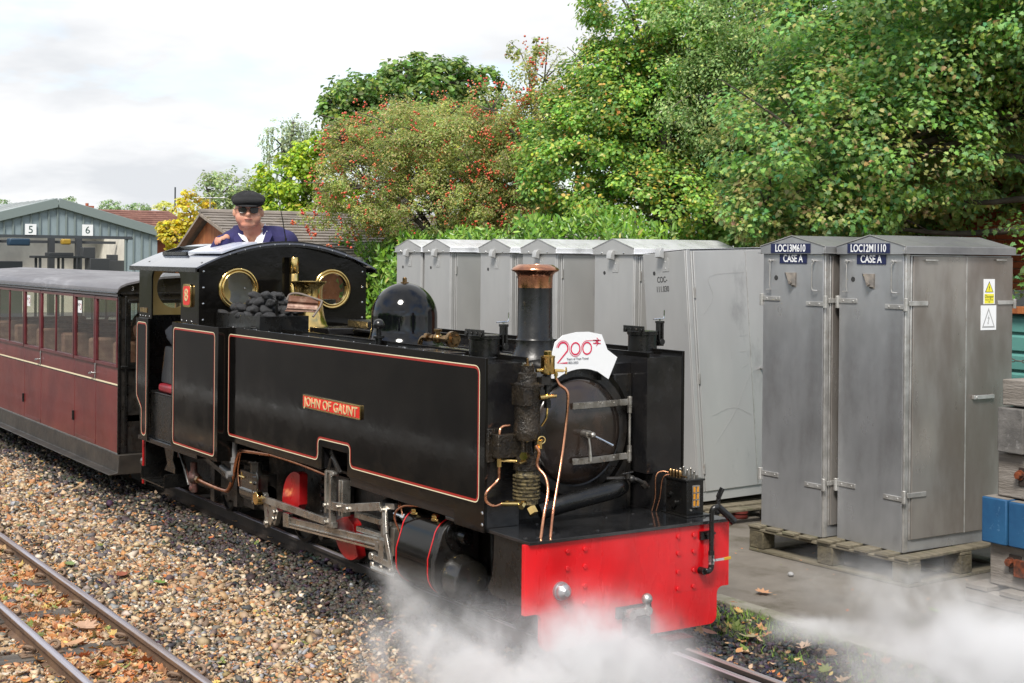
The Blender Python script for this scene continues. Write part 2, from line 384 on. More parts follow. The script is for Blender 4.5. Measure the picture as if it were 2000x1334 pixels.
DOOR = dr.build('smokebox_door', mat('smokebox_door_black', (.012,.011,.010), .22, .0, col2=(.03,.02,.015), scale=5, bump=.001, bscale=14, rvar=.1, coat=.2, dirt=(.05,.03,.022), dscale=8, dlo=.55, dhi=.8), LO)
def strap(z):
    g = G(); ys = [-.055, .0, .07, .14, .20, .245]; xs = [-.324, -.322, -.326, -.338, -.352, -.352]
    for i in range(5): g.bar((xs[i], ys[i], z), (xs[i+1], ys[i+1], z), .026, .007, up=(1,0,0))
    g.v = g.v; g.cyl((-.350, .252, z-.022), (-.350, .252, z+.022), .011, 12)
    for y in (-.03,.03,.09,.15): g.hexb((-.322, y, z+.004), (1,0,0), .0045, .004)
    g.build('hinge_strap', mat('brushed_steel', (.42,.40,.37), .35, .9, col2=(.25,.23,.2), scale=18, rvar=.1), DOOR, bevel=.001)
strap(1.005); strap(.782)
hr = G(); hr.cyl((-.35,.252,.755),(-.35,.252,1.03),.0055,10); hr.cyl((-.35,.252,.80),(-.35,.252,.825),.010,10); hr.cyl((-.35,.252,.96),(-.35,.252,.985),.010,10)
hr.build('hinge_pin', STEEL, DOOR)
dh = G(); dh.cyl((-.33,0,.892),(-.285,0,.892),.016,16); dh.cyl((-.3,0,.892),(-.262,0,.892),.012,16); dh.sphere((-.262,0,.892),.0135,12,8)
dh.build('dart', STEEL, DOOR)
dh = G(); dh.tube([(-.268,.0,.892),(-.262,.055,.866),(-.262,.098,.845)],[.006,.0065,.0075],10); dh.build('door_handle', BRIGHT, DOOR)
dh = G(); dh.tube([(-.292,0,.892),(-.285,.004,.84),(-.284,.006,.785)],[.005,.0055,.0085],10); dh.build('door_handle', STEEL, DOOR)
# saddle pipe and small cock
g = G(); g.tube(smooth_path([(-.31,-.22,.60),(-.28,-.1,.632),(-.27,.05,.655),(-.28,.13,.665),(-.34,.2,.66)],5),.036,16); g.build('exhaust_pipe', BSATIN, LO)
g = G(); g.tube(smooth_path([(-.33,.12,.70),(-.3,.2,.70),(-.27,.235,.695),(-.27,.29,.66)],4),.008,10); g.cyl((-.29,.2,.70),(-.29,.2,.72),.012,10); g.sphere((-.285,.215,.698),.016); g.hexb((-.27,.26,.68),(0,.7,-.7),.015,.02); g.tube([(-.29,.17,.72),(-.29,.225,.725)],.004,8)
g.build('cylinder_cock', BDIRTY, LO)
# ---- chimney
c = G(); c.lathe((-.685,0,1.15), [(.122,.0),(.104,.018),(.092,.04),(.084,.066),(.080,.086),(.080,.10)], n=48)
CH = c.build('chimney_base', BSATIN, LO, ang=50)
c = G(); c.lathe((-.685,0,1.25), [(.080,0),(.0765,.004),(.0765,.010),(.0745,.014),(.0735,.22)], n=48); c.build('chimney', BSATIN, LO, ang=60)
c = G(); c.lathe((-.685,0,1.47), [(.0738,0),(.0745,.045),(.077,.055),(.084,.064),(.101,.073),(.1015,.077),(.096,.084),(.074,.098),(.066,.099),(.062,.09),(.060,.03)], n=48)
c.build('copper_cap', COPPER, LO, ang=60)
# ---- dome
d = G(); R_ = .163; prof = [(.235,-.03),(.205,-.010),(.185,.010),(.170,.04),(R_,.075),(R_,.135)] + [(R_*math.cos(a), .135+.166*math.sin(a)) for a in [PI/2*k/12 for k in range(1,12)]] + [(.001,.301)]
d.lathe((-1.843,0,1.168), prof, n=64); DM = d.build('dome', mat('dome_gloss_black', (.003,.0033,.0045), .08, spec=.42, bump=.0002, bscale=8), LO, ang=80)
d = G(); d.lathe((-1.843,0,1.468), [(.020,0),(.020,.004),(.014,.006)], n=20); d.tube([(-1.843,0,1.474),(-1.843,0,1.492)],.0125,6); d.sphere((-1.843,0,1.492),.009,10,6,(1,1,.6)); d.build('dome_nut', BRASSD, DM)
# ---- small relief valve with round cap, on the near tank
px, py = -1.50, -.318
g = G(); g.lathe((px,py,1.19), [(.017,0),(.017,.03),(.026,.032),(.026,.042),(.012,.044),(.012,.075),(.024,.078),(.0275,.085),(.0275,.094)]+[(.0275*math.cos(a), .094+.026*math.sin(a)) for a in (.3,.6,.9,1.2,1.5)], n=24)
g.build('relief_valve', BSATIN, LO)
# ---- bronze clack valve and elbow behind
g = G(); g.tube(smooth_path([(-1.262,-.233,1.185),(-1.262,-.233,1.212),(-1.25,-.228,1.232),(-1.225,-.222,1.238)],5),.0115,12)
g.hexb((-1.225,-.222,1.238),(.95,.1,0),.021,.022); g.cyl((-1.20,-.22,1.238),(-1.02,-.205,1.238),.010,12); g.sphere((-1.135,-.214,1.238),.023,14,10)
g.cyl((-1.135,-.214,1.25),(-1.135,-.214,1.272),.011,10); g.hexb((-1.135,-.214,1.268),(0,0,1),.021,.010); g.hexb((-1.085,-.21,1.238),(1,.08,0),.017,.03); 
g.hexb((-1.175,-.217,1.238),(1,.08,0),.016,.012)
g.build('bronze_valve', BRASSD, LO)
g = G(); g.cyl((-1.03,-.206,1.238),(-1.012,-.204,1.238),.036,24); g.cyl((-1.012,-.204,1.238),(-1.004,-.203,1.238),.020,16)
for a in range(4): g.hexb((-1.012,-.204+.027*math.cos(a*PI/2+.6),1.238+.027*math.sin(a*PI/2+.6)),(1,0,0),.005,.006)
g.build('pipe_flange', BRASSD, LO)
# ---- brass safety valve cover (trumpet)
g = G(); g.lathe((-2.97,0,1.172), [(.158,.0),(.156,.004),(.13,.016),(.105,.045),(.092,.085),(.084,.13),(.079,.18),(.0775,.215),(.079,.24),(.085,.262),(.096,.276),(.102,.280),(.102,.284),(.092,.284),(.078,.27),(.07,.24),(.066,.15),(.001,.15)], n=56)
g.build('safety_valve_cover', BRASS, LO, ang=60)
g = G(); g.lathe((-3.235,.03,1.36), [(.012,-.16),(.012,0),(.027,.002),(.027,.13),(.0255,.132),(.0255,.136),(.027,.138),(.027,.222),(.024,.228),(.001,.229)], n=28); g.build('whistle', BRASS, LO, ang=50)
# ---- footplate behind safety valve: low black box with handles
g = G(); g.box(-2.93,-2.42,.10,.48,1.19,1.205); g.box(-2.80,-2.55,.16,.30,1.205,1.245); g.cyl((-2.9,.45,1.20),(-2.55,.45,1.20),.008,8); g.build('tank_top_box', BSATIN, LO, bevel=.003)
g = G(); g.box(-2.82,-2.58,-.06,.09,1.176,1.21); g.build('wash_out_cover', BLACKTOP, LO, bevel=.004)

# ---- cab
roofz = lambda y, a=1.66: a - .47*y*y
ys = [-.52+1.04*i/24 for i in range(25)]
front_out = [(-.52,.60),(.52,.60)] + [(y, roofz(y)) for y in ys[::-1]]
fcab = G(); fcab.plate(front_out, [circ(-.288,1.408,.093,40), circ(.294,1.404,.093,40)], lambda u,v,w: (-3.287-w, u, v), .012)
CF = fcab.build('cab_front', BLACK, LO, bevel=.0012)
rv = G()
for sx_ in (-.494,.494):
    for z in (1.505,1.414,1.324,1.233): rv.dome((-3.287, sx_, z), (1,0,0), .0075, .004)
for y in (-.25,.11): rv.dome((-3.287,y,1.41),(1,0,0),.005,.003)
rv.build('rivet_row', BRIGHT, CF)
for yy, zz_ in ((-.288,1.408),(.294,1.404)):
    g = G(); g.lathe((-3.287, yy, zz_), [(.096,.0),(.119,.0),(.1205,.004),(.119,.009),(.112,.013),(.105,.0125),(.102,.009),(.099,.014),(.094,.016),(.0905,.014),(.0905,-.01),(.096,.0)], d=(1,0,0), n=56, cap=False)
    for a in range(6): g.dome((-3.279, yy+.1155*math.cos(a*PI/3+.4), zz_+.1155*math.sin(a*PI/3+.4)),(1,0,0),.004,.003)
    o = g.build('spectacle_ring', BRASS, CF, ang=60)
    g = G(); g.lathe((-3.294, yy, zz_), [(.0915,0),(.0915,.003)], d=(1,0,0), n=40); g.build('pane', GLASS, CF)
# front roof coaming
co = G(); yy = [-.40+.80*i/20 for i in range(21)]
for a, b_ in zip(yy, yy[1:]): co.bar((-3.262, a, roofz(a)+.005), (-3.262, b_, roofz(b_)+.005), .052, .032 if abs(a)<.36 else .016, up=(0,0,1))
co.build('roof_edge_strip', BSATIN, LO, ang=50)
rr = G()
for y in [-.36+.09*i for i in range(9)]: rr.hexb((-3.236, y, roofz(y)+.004), (1,0,0), .004, .003)
rr.build('roof_bolt', BRIGHT, LO)
# roof skin as bars along the arc with a hatch opening
def roofbox(g, x0, x1, y0, y1, th=.010, dz=.002):
    n = max(2, int((y1-y0)/.04)); yy = [y0+(y1-y0)*i/n for i in range(n+1)]; pts = [(y, roofz(y)+dz) for y in yy] + [(y, roofz(y)+dz+th) for y in yy[::-1]]
    g.plate([(a, b) for a, b in pts], [], lambda u,v,w: (x0+w, u, v), x1-x0)
rf = G(); roofbox(rf,-4.40,-4.10,-.555,.555); roofbox(rf,-3.44,-3.235,-.555,.555); roofbox(rf,-4.10,-3.44,-.555,-.31); roofbox(rf,-4.10,-3.44,.30,.555)
ROOFM = mat('cab_roof_paint', (.05,.058,.085), .13, 0, col2=(.07,.078,.105), scale=3, rvar=.08, bump=.0006, bscale=20, dirt=(.015,.014,.013), dscale=6, dlo=.66, dhi=.9, coat=1)
RF = rf.build('cab_roof', ROOFM, LO, ang=30)
g = G()
for sgn in (-1,1): g.box(-4.40,-3.232, min(sgn*.552,sgn*.562), max(sgn*.552,sgn*.562), 1.500,1.527)
g.build('roof_gutter', BSATIN, RF, bevel=.001)
g = G(); 
for x in (-3.30,-4.2): g.dome((x,-.50,roofz(.5)+.012),(0,-.4,1),.007,.004)
g.build('roof_bolt', BSATIN, RF)
# sliding hatch panel (pale) and rails
hm = mat('pale_hatch_panel', rgb('c8cdd8'), .28, .0, col2=rgb('aeb4c2'), scale=4, rvar=.08)
hg = G(); roofbox(hg,-3.80,-3.255,-.40,-.19,.012,.020); HG = hg.build('roof_hatch', hm, RF, bevel=.001, ang=30)
g = G()
for y in (-.405,-.30): g.bar((-4.22,y,roofz(y)+.022),(-3.80,y,roofz(y)+.022),.014,.02,up=(0,0,1))
g.bar((-4.22,-.30,roofz(.3)+.02),(-4.22,.3,roofz(.3)+.02),.02,.015,up=(0,0,1))
g.bar((-4.22,-.405,roofz(.405)+.022),(-4.22,-.30,roofz(.3)+.022),.014,.02,up=(0,0,1))
g.build('hatch_rail', BSATIN, RF)
# aerial
g = G(); g.cyl((-3.26,-.012,1.665),(-3.26,-.012,1.70),.006,8); g.tube([(-3.26,-.012,1.69),(-3.265,-.03,1.80),(-3.285,-.062,1.99),(-3.29,-.072,2.03)],[.0035,.003,.002,.0012],8); g.build('aerial', BSATIN, RF)
# side sheets
def cabside(s):
    y = -.52 if s > 0 else .508
    outl = [(-4.33,1.207),(-4.095,1.207)] + rounded([(-4.095,1.207),(-4.095,1.50),(-3.582,1.50),(-3.582,1.21)],[0,.055,.075,0],8)[1:-1] + [(-3.582,1.21),(-3.30,1.21),(-3.30,1.528),(-4.33,1.528)]
    g = G(); g.plate(outl, [], side(y), .010); o = g.build('cab_side', BLACK, LO, bevel=.0012)
    r = G()
    for x in (-3.56,-3.48,-3.40,-4.30,-4.25,-4.2,-4.13): r.dome((x, -.5205*s, 1.222),(0,-s,0),.0045,.003)
    r.build('rivet_row', BRIGHT, o); return o
CS = cabside(1); cabside(-1)
NPn = G(); NPn.plate(rounded([(-3.515,1.300),(-3.385,1.300),(-3.385,1.432),(-3.515,1.432)],.028,4),[],side(-.533),.012); NPn = NPn.build('number_plate', BRASS, LO, bevel=.001)
g = G(); g.plate(rounded([(-3.502,1.312),(-3.398,1.312),(-3.398,1.42),(-3.502,1.42)],.022,4),[],side(-.5345),.002); g.build('red_field', MATS['plate_red'], NPn)
text_mesh('numeral', '8', .098, LETT, NPn, frame((-3.45,-.5355,1.366),(1,0,0),(0,0,1)), extrude=.001, offset=.0012, sx=1.25)
g = G(); g.box(-4.30,-4.17,-.524,-.52,1.242,1.272); o = g.build('works_plate', BRASSD, LO)
for i in range(2): G().box(-4.295,-4.175,-.5246,-.5240,1.248+.011*i,1.254+.011*i).build('raised_line', BRASS, o)
# rear sheet, cream inside, oval look-outs
CABIN = mat('cream_cab_interior', rgb('e8cd88'), .45, col2=rgb('dcbd72'), scale=4, bump=.0006, bscale=20)
g = G(); g.plate([(-.508,1.222),(.508,1.222)]+[(y, roofz(y)-.001) for y in [-.508+1.016*i/16 for i in range(17)][::-1]], [circ(-.305,1.39,.125,36,.112), circ(.305,1.39,.125,36,.112)], lambda u,v,w: (-4.315+w, u, v), .012); RS = g.build('rear_sheet', CABIN, LO)
g = G(); g.plate([(-.505,1.22),(.505,1.22)] + [(y, roofz(y)-.004) for y in [-.505+1.01*i/24 for i in range(25)][::-1]], [circ(-.288,1.408,.095,32), circ(.294,1.404,.095,32)], lambda u,v,w: (-3.3005-w, u, v), .002); g.build('cab_lining', CABIN, LO)  # cream lining added behind the front sheet to bounce daylight in the cab
g = G(); roofbox(g,-4.30,-4.105,-.50,.50,.002,-.006); roofbox(g,-3.435,-3.31,-.50,.50,.002,-.006); roofbox(g,-4.105,-3.435,-.50,-.315,.002,-.006); roofbox(g,-4.105,-3.435,.305,.50,.002,-.006); g.build('cab_ceiling', CABIN, LO)  # unseen cream ceiling, added to bounce daylight onto the driver
g = G(); g.box(-4.33,-4.317,-.508,.508,.48,1.221); g.build('rear_bulkhead', BSATIN, LO)
for y in (-.305,.305): G().lathe((-4.308,y,1.39),[(.11,0),(.11,.002)],d=(1,0,0),n=32,sy=1.0).build('pane', GLASS, RS)
g = G()
for y,z in ((-.47,1.50),(-.47,1.30),(-.13,1.27),(-.16,1.50)): g.dome((-4.303,y,z),(1,0,0),.007,.004)
g.build('screw', BSATIN, RS)
# cab floor, lower rear side panel with lining, door gap
g = G(); g.box(-4.33,-3.30,-.52,.52,.455,.482); g.build('cab_floor', BLACKTOP, LO, bevel=.002)
for s in (1,-1):
    rp = [(-4.262,.465),(-4.130,.465),(-4.130,1.208),(-4.360,1.208),(-4.360,.715),(-4.275,.648)]
    g = G(); g.plate(rp, [], (lambda u,v,w: (u, s*(-.53+w), v)), .012); o = g.build('bunker_side', BLACK, LO, bevel=.0015)
    if s == 1: lining([(-4.237,.495),(-4.152,.495),(-4.152,1.180),(-4.332,1.180),(-4.332,.728),(-4.237,.655)], [.04,.04,.035,.035,.02,.02], lambda u,v: (u,-.5315,v), o)
    # forward cab tank box
    g = G(); y0, y1 = sorted((s*-.541, s*-.30)); g.box(-3.668,-2.936,y0,y1,.487,1.2085); bx = g.build('cab_side_tank', BLACK, LO, bevel=.002)
    if s == 1: lining([(-3.634,.512),(-2.980,.512),(-2.980,1.176),(-3.634,1.176)], .03, lambda u,v: (u,-.5425,v), bx)
# seat locker inside the doorway and backhead darkness
g = G(); g.box(-4.315,-3.70,-.50,-.12,.482,.755); g.box(-4.315,-3.68,-.505,-.11,.757,.768); g.build('seat_locker', BSATIN, LO, bevel=.003)
g = G(); g.box(-4.04,-3.72,-.495,-.20,.769,.822); g.build('seat_cushion', mat('red_leather', rgb('8e1a26'), .35, col2=rgb('6e1520'), scale=12, bump=.002, bscale=20), LO, bevel=.018, seg=4)
g = G(); g.box(-3.55,-3.30,-.29,.29,.60,1.28); g.cyl((-3.56,0,1.0),(-3.54,0,1.0),.08,16); g.build('boiler_backhead', BSATIN, LO, bevel=.004)
g = G(); g.box(-3.72,-3.66,.30,.5,.85,1.33); g.build('cab_cupboard', BSATIN, LO)
g = G(); g.cyl((-3.66,-.47,.482),(-3.66,-.47,.505),.018,12); g.build('floor_knob', BSATIN, LO)
# ---- coal bunker box on the near tank
g = G(); bx0,bx1,by0,by1,bz0,bz1 = -3.27,-2.645,-.425,-.145,1.192,1.277
g.box(bx0,bx1,by0,by0+.006,bz0,bz1); g.box(bx0,bx1,by1-.006,by1,bz0,bz1); g.box(bx0,bx0+.006,by0+.006,by1-.006,bz0,bz1); g.box(bx1-.006,bx1,by0+.006,by1-.006,bz0,bz1); g.box(bx0+.006,bx1-.006,by0+.006,by1-.006,bz0,bz0+.03)
g.build('coal_bunker', BSATIN, LO, bevel=.001)
g = G(); g.cyl((-2.71,-.432,1.205),(-2.66,-.432,1.205),.007,8); g.cyl((-2.74,-.44,1.21),(-2.74,-.425,1.21),.014,12); g.build('bunker_catch', BSATIN, LO)

# ---- running plate, frames
g = G(); g.box(-.60,.012,-.478,.478,.548,.5605); g.build('front_platform', mat('wet_black_plate', (.008,.0085,.009), .16, 0, col2=(.02,.02,.021), scale=5, bump=.0012, bscale=16, rvar=.09, dirt=(.30,.29,.27), dscale=130, dlo=.665, dhi=.75, coat=.3), LO, bevel=.001)
g = G()
for x,y in ((-.05,-.4),(-.05,-.13),(-.05,.13),(-.05,.40),(-.25,.06),(-.27,-.26),(-.26,.2),(-.06,-.45),(-.10,-.30)): g.dome((x,y,.5605),(0,0,1),.009,.005)
g.build('platform_bolt', BSATIN, LO)
g = G()
for s in (-1,1):
    y0,y1 = sorted((s*.452,s*.464)); prof = [(-.255,.547),(-.02,.547),(-.02,.31),(-.262,.31),(-.30,.335),(-.268,.38),(-.258,.45)]
    g.plate(prof, [], (lambda u,v,w: (u, y0+w, v)), .012)
    g.box(-.39,-.125,s*.464 if s>0 else s*.47-.012, s*.464+.012 if s>0 else -.47, .242,.298) if False else None
split_build(g,'valance_plate', BSATIN, LO, bevel=.001)
for s in (-1,1):
    g = G(); y0,y1 = sorted((s*.36,s*.485)); g.box(-.388,-.128,y0,y1,.240,.247)
    for x in (-.388,-.132): g.plate(rounded([(y0,.247),(y1,.247),(y1,.300),(y0,.300)],[0,0,.012,.012],3),[],(lambda u,v,w: (x+w,u,v)),.004)
    g.build('front_step', BSATIN, LO, bevel=.0006)
    g = G(); y0,y1 = sorted((s*.36,s*.50)); g.box(-4.33,-3.90,y0,y1,.205,.212); g.box(-4.33,-4.326,y0,y1,.212,.285); g.box(-3.904,-3.90,y0,y1,.212,.285); g.box(-4.33,-3.90,y0 if s<0 else y1-.006,y0+.006 if s<0 else y1,.212,.262) if False else None
    g.plate([(-4.12,.45),(-3.93,.45),(-3.95,.36),(-3.91,.32),(-3.91,.285),(-4.10,.285),(-4.05,.33)],[],(lambda u,v,w: (u,s*.43+w,v)),.008)
    g.build('rear_step', BSATIN, LO, bevel=.0008)
g = G()
for s in (-1,1):
    y0 = s*.14-.006; g.plate([(-4.3,.42),(-4.3,.22),(-3.2,.20),(-2.9,.25),(-.9,.22),(-.4,.17),(-.03,.17),(-.03,.545),(-4.3,.45)],[],(lambda u,v,w: (u,y0+w,v)),.012)
g.box(-4.30,-2.90,-.29,.29,.43,.452); g.box(-2.9,-.6,-.30,.30,.53,.545); g.box(-3.4,-3.0,-.30,.30,.2,.43)
g.build('main_frame', BDIRTY, LO)
g = G(); g.box(-4.362,-4.335,-.47,.47,.165,.60); g.build('rear_beam', BSATIN, LO)
g = G(); g.box(-4.380,-4.364,-.478,.478,.165,.44); g.build('rear_buffer_plank', REDD, LO, bevel=.004)
g = G(); g.sphere((-4.52,-.408,.283),.036,16,10); g.cyl((-4.50,-.408,.283),(-4.40,-.408,.283),.020,16); g.box(-4.50,-4.40,-.42,-.40,.30,.32); g.build('rear_socket', STEEL, LO)
# ---- buffer beam
bo = [(-.49,.548),(-.49,.2905),(-.445,.2905)]+arc(-.445,.262,.0285,90,0,5)[1:]+[(-.4165,.185)]+arc(-.38,.1795,.034,180,270,5)+[(.38,.1455)]+arc(.395,.18,.034,270,360,5)+[(.429,.262)]+arc(.4575,.262,.0285,180,90,5)+[(.49,.2905),(.49,.548)]
g = G(); g.plate(bo[::-1], [], lambda u,v,w: (-w, u, v), .022); BB = g.build('buffer_beam', RED, LO, bevel=.0015)
for y in (-.303,-.223,.227,.306):
    for z in (.509,.444,.371,.306):
        if y == -.303 and z == .371: continue
        G().hexb((0,y,z),(1,0,0),.0098,.0065).build('bolt', RED, BB, bevel=.001)
g = G(); g.cyl((0,-.333,.366),(.012,-.333,.366),.034,24); g.lathe((0.012,-.333,.366),[(.030,0),(.030,.016),(.027,.022),(.016,.030),(.013,.036),(.0001,.037)],d=(1,0,0),n=24); g.box(.02,.034,-.338,-.328,.375,.398)
g.build('trailer_socket', mat('grey_alloy', (.45,.46,.48), .35, .8), BB)
g = G(); g.box(.0,.016,-.078,.086,.228,.272); g.box(.0,.05,-.045,.055,.16,.232); g.build('coupling_plate', BSATIN, BB, bevel=.003)
g = G(); g.cyl((.016,-.03,.245),(.05,-.03,.245),.018,12); g.cyl((.016,.05,.25),(.045,.05,.25),.018,12); g.box(.018,.040,-.03,.06,.238,.264); g.cyl((.036,.047,.262),(.036,.047,.283),.011,12); g.sphere((.036,.047,.296),.0215,16,12)
g.build('tow_ball', mat('greasy_steel', (.28,.27,.25), .4, .8, col2=(.5,.5,.48), scale=30, rvar=.15, bump=.001, bscale=80), BB)
g = G(); g.box(-.02,.10,.11,.245,.085,.138); g.build('rubbing_block', BSATIN, LO, bevel=.01)
# front brake/steam hose pipe on the beam
g = G(); g.box(0,.012,.335,.402,.487,.520); g.box(.012,.03,.35,.395,.508,.516); g.tube(smooth_path([(.03,.372,.375),(.03,.372,.57),(.03,.372,.592)],3),.0095,12)
g.tube(smooth_path([(.03,.372,.592),(.034,.378,.612),(.040,.398,.618)],4),.012,12); g.tube([(.04,.398,.618),(.055,.440,.578),(.062,.46,.556)],[.0135,.0145,.0165],14)
g.cyl((.03,.372,.445),(.03,.372,.40),.0125,12); g.tube(smooth_path([(.03,.372,.395),(.03,.37,.375),(.03,.356,.366),(.03,.34,.366)],4),.0115,12); g.cyl((0,.34,.366),(.03,.34,.366),.0145,12)
BP = g.build('brake_pipe', BSATIN, BB)
g = G(); g.cyl((.03,.372,.428),(.03,.372,.392),.0128,8); g.bar((.045,.380,.41),(.045,.425,.41),.010,.003,up=(1,0,0)); g.cyl((.03,.372,.41),(.048,.372,.41),.005,8); g.build('valve_lever', BRIGHT, BP)
G().bar((.0455,.425,.41),(.0455,.460,.411),.011,.0045,up=(1,0,0)).build('lever_sleeve', mat('yellow_sleeve', rgb('b8932a'), .5), BP, bevel=.001)
# ---- air pump on the near tank front
PX, PY = -.215, -.345
g = G(); g.lathe((PX,PY,.90), [(.048,0),(.052,.01),(.052,.045),(.050,.05),(.050,.19),(.053,.195),(.053,.215),(.040,.222),(.036,.245),(.036,.255),(.026,.26),(.026,.285)], n=28)
PU = g.build('air_pump', BOIL, LO, ang=40)
g = G(); g.box(PX-.03,PX+.056,PY-.052,PY-.012,1.035,1.105); g.box(PX-.05,PX+.05,PY-.045,PY+.045,1.105,1.116)
for z in (1.042,1.098):
    for y in (-.046,-.018): g.hexb((PX+.056,PY+y,z),(1,0,0),.004,.004)
g.build('pump_head', BOIL, PU, bevel=.004)
g = G(); g.lathe((PX,PY,1.182),[(.021,0),(.021,.009),(.004,.010),(.004,.03),(.0001,.032)],n=18); g.build('gland_nut', BRASSD, PU)
for dx,dy in ((.02,0),(-.02,0),(0,.02),(0,-.02)): G().hexb((PX+dx,PY+dy,1.18),(0,0,1),.0045,.016).build('stud', BRIGHT, PU)
g = G()
for a in (0.6,2.2,3.8,5.3): g.cyl((PX+.036*math.cos(a),PY+.036*math.sin(a),.835),(PX+.036*math.cos(a),PY+.036*math.sin(a),.905),.007,8)
g.cyl((PX,PY,.83),(PX,PY,.91),.012,10); g.lathe((PX,PY,.785),[(.040,0),(.052,.003),(.053,.028),(.046,.032),(.046,.05),(.038,.055)],n=28)
g.build('pump_middle', BOIL, PU)
g = G(); pr = [(.044,0)]
for k in range(7): pr += [(.044,.004+k*.014),(.053,.006+k*.014),(.053,.011+k*.014),(.044,.013+k*.014)]
g.lathe((PX,PY,.672), pr+[(.040,.112)], n=28); g.lathe((PX,PY,.652),[(.03,0),(.045,.006),(.045,.02)],n=24)
g.build('cooling_fins', mat('dirty_finned_iron', (.03,.026,.02), .4, .4, col2=(.25,.2,.1), scale=60, bump=.003, bscale=120, rvar=.15), PU)
g = G(); g.box(-.289,-.268,-.486,-.428,.815,.945); g.box(-.268,-.22,-.47,-.35,.835,.925); g.hexb((-.268,-.475,.925),(1,0,0),.008,.007); g.hexb((-.268,-.44,.83),(1,0,0),.008,.007)
g.build('pump_bracket', BOIL, PU, bevel=.003)
# brass lubricator with wheel, upper
OX, OY = -.20, -.262
g = G(); g.lathe((OX,OY,1.150),[(.024,0),(.0275,.004),(.0275,.062),(.029,.064),(.029,.070),(.016,.073),(.016,.088),(.012,.090),(.0001,.091)],n=28); g.cyl((OX,OY,1.205),(OX,OY,1.235),.012,6); g.cyl((OX,OY-.045,1.165),(OX,OY-.02,1.165),.007,10); g.hexb((OX,OY-.045,1.165),(0,-1,0),.008,.008)
OI = g.build('brass_lubricator', BRASS, LO, ang=40)
g = G(); g.cyl((OX+.02,OY+.02,1.165),(OX+.035,OY+.05,1.163),.006,8); g.cyl((OX+.02,OY+.025,1.168),(OX+.02,OY+.025,1.13),.006,8); g.tube([(OX+.04+.011*math.cos(a)*.5,OY+.058-.006*math.cos(a),1.163+.0135*math.sin(a)) for a in np.linspace(0,2*PI,14)],.0025,6); g.cyl((OX+.03,OY+.048,1.163),(OX+.045,OY+.06,1.163),.003,6)
g.hexb((OX+.02,OY+.025,1.155),(0,0,-1),.009,.012); g.build('valve_wheel', BRASS, OI)
g = G(); g.cyl((OX,OY,1.15),(OX,OY,1.02),.010,10); g.box(OX-.02,OX+.02,OY-.04,OY+.0,1.11,1.14); g.cyl((OX,OY,1.09),(OX,OY,1.11),.016,8); g.cyl((OX,OY,1.02),(OX,OY,1.05),.014,8); g.build('lubricator_stem', BDIRTY, OI)
g = G(); g.cyl((PX+.04,PY+.035,1.065),(OX+.03,OY+.02,1.068),.007,10); g.cyl((PX+.04,PY+.03,1.065),(PX+.042,PY+.062,1.066),.010,10); g.build('brass_link', BRASS, OI)
g = G(); g.tube(smooth_path([(OX,OY,1.02),(OX,OY-.005,.98),(OX-.01,OY-.02,.95)],4),.005,8); g.build('brass_tail_pipe', BRASS, OI)
# copper pipes
def cpipe(pts, r=.0058): g = G(); g.tube(smooth_path(pts,6), r, 10); return g.build('copper_pipe', COPPER, LO, ang=60)
cpipe([(OX+.02,OY+.025,1.135),(OX+.03,OY+.035,1.11),(-.15,-.205,1.085),(-.145,-.205,1.03),(-.14,-.22,.93),(-.11,-.262,.80),(-.06,-.325,.66),(-.035,-.355,.56)])
cpipe([(-.155,-.345,.885),(-.145,-.335,.86),(-.15,-.34,.81),(-.115,-.325,.77),(-.08,-.338,.72),(-.05,-.375,.64),(-.035,-.398,.56)])
cpipe([(-.25,-.40,.955),(-.255,-.432,.95),(-.25,-.447,.92),(-.25,-.447,.78),(-.25,-.452,.75),(-.25,-.50,.71),(-.25,-.503,.675),(-.24,-.475,.655),(-.235,-.44,.662)])
g = G(); g.hexb((PX+.0566,PY+.02,.872),(0,0,1),.011,.028); g.tube([(PX+.062+.004*math.cos(a),PY+.026+.0135*math.cos(a),.905+.0135*math.sin(a)) for a in np.linspace(0,2*PI,14)],.0028,6); g.cyl((PX+.05,PY+.02,.905),(PX+.07,PY+.026,.905),.004,8); 
g.hexb((PX+.04,PY-.03,.845),(.6,-.75,.1),.017,.03); g.cyl((PX+.04,PY-.06,.82),(PX+.04,PY-.03,.83),.007,8); g.hexb((-.25,-.447,.80),(0,0,1),.009,.04); g.cyl((-.25,-.447,.825),(PX,PY-.04,.822),.006,8)
g.hexb((PX+.03,PY-.03,.668),(.35,-.55,-.35),.012,.03); g.cyl((-.235,-.445,.662),(PX+.01,PY-.03,.660),.009,10); g.hexb((PX+.045,PY-.01,.648),(.5,.1,-.6),.019,.028); g.hexb((-.235,-.43,.661),(0,1,0),.012,.014)
split_build(g,'brass_union', BRASS, LO)
# mechanical lubricator box on the right
LX0, LX1, LY0, LY1 = -.232, -.100, .352, .440
g = G(); g.box(LX0,LX1,LY0,LY1,.566,.700); g.box(LX0-.005,LX1+.005,LY0-.005,LY1+.005,.700,.708); g.box(LX0-.01,LX1+.03,LY0-.02,LY1+.01,.5608,.566)
LB = g.build('mechanical_lubricator', BSATIN, LO, bevel=.0015)
g = G(); 
for k in range(3): g.box(LX1+.002,LX1+.0035,LY0+.034,LY0+.043,.600+k*.028,.622+k*.028); g.box(LX1+.002,LX1+.0035,LY0+.052,LY0+.061,.600+k*.028,.622+k*.028)
g.build('sight_glass', mat('amber_oil', rgb('c98a2c'), .15, coat=1), LB)
g = G(); g.plate(rounded([(LY0+.028,.594),(LY0+.067,.594),(LY0+.067,.684),(LY0+.028,.684)],.006,3),[],(lambda u,v,w:(LX1+w,u,v)),.002)
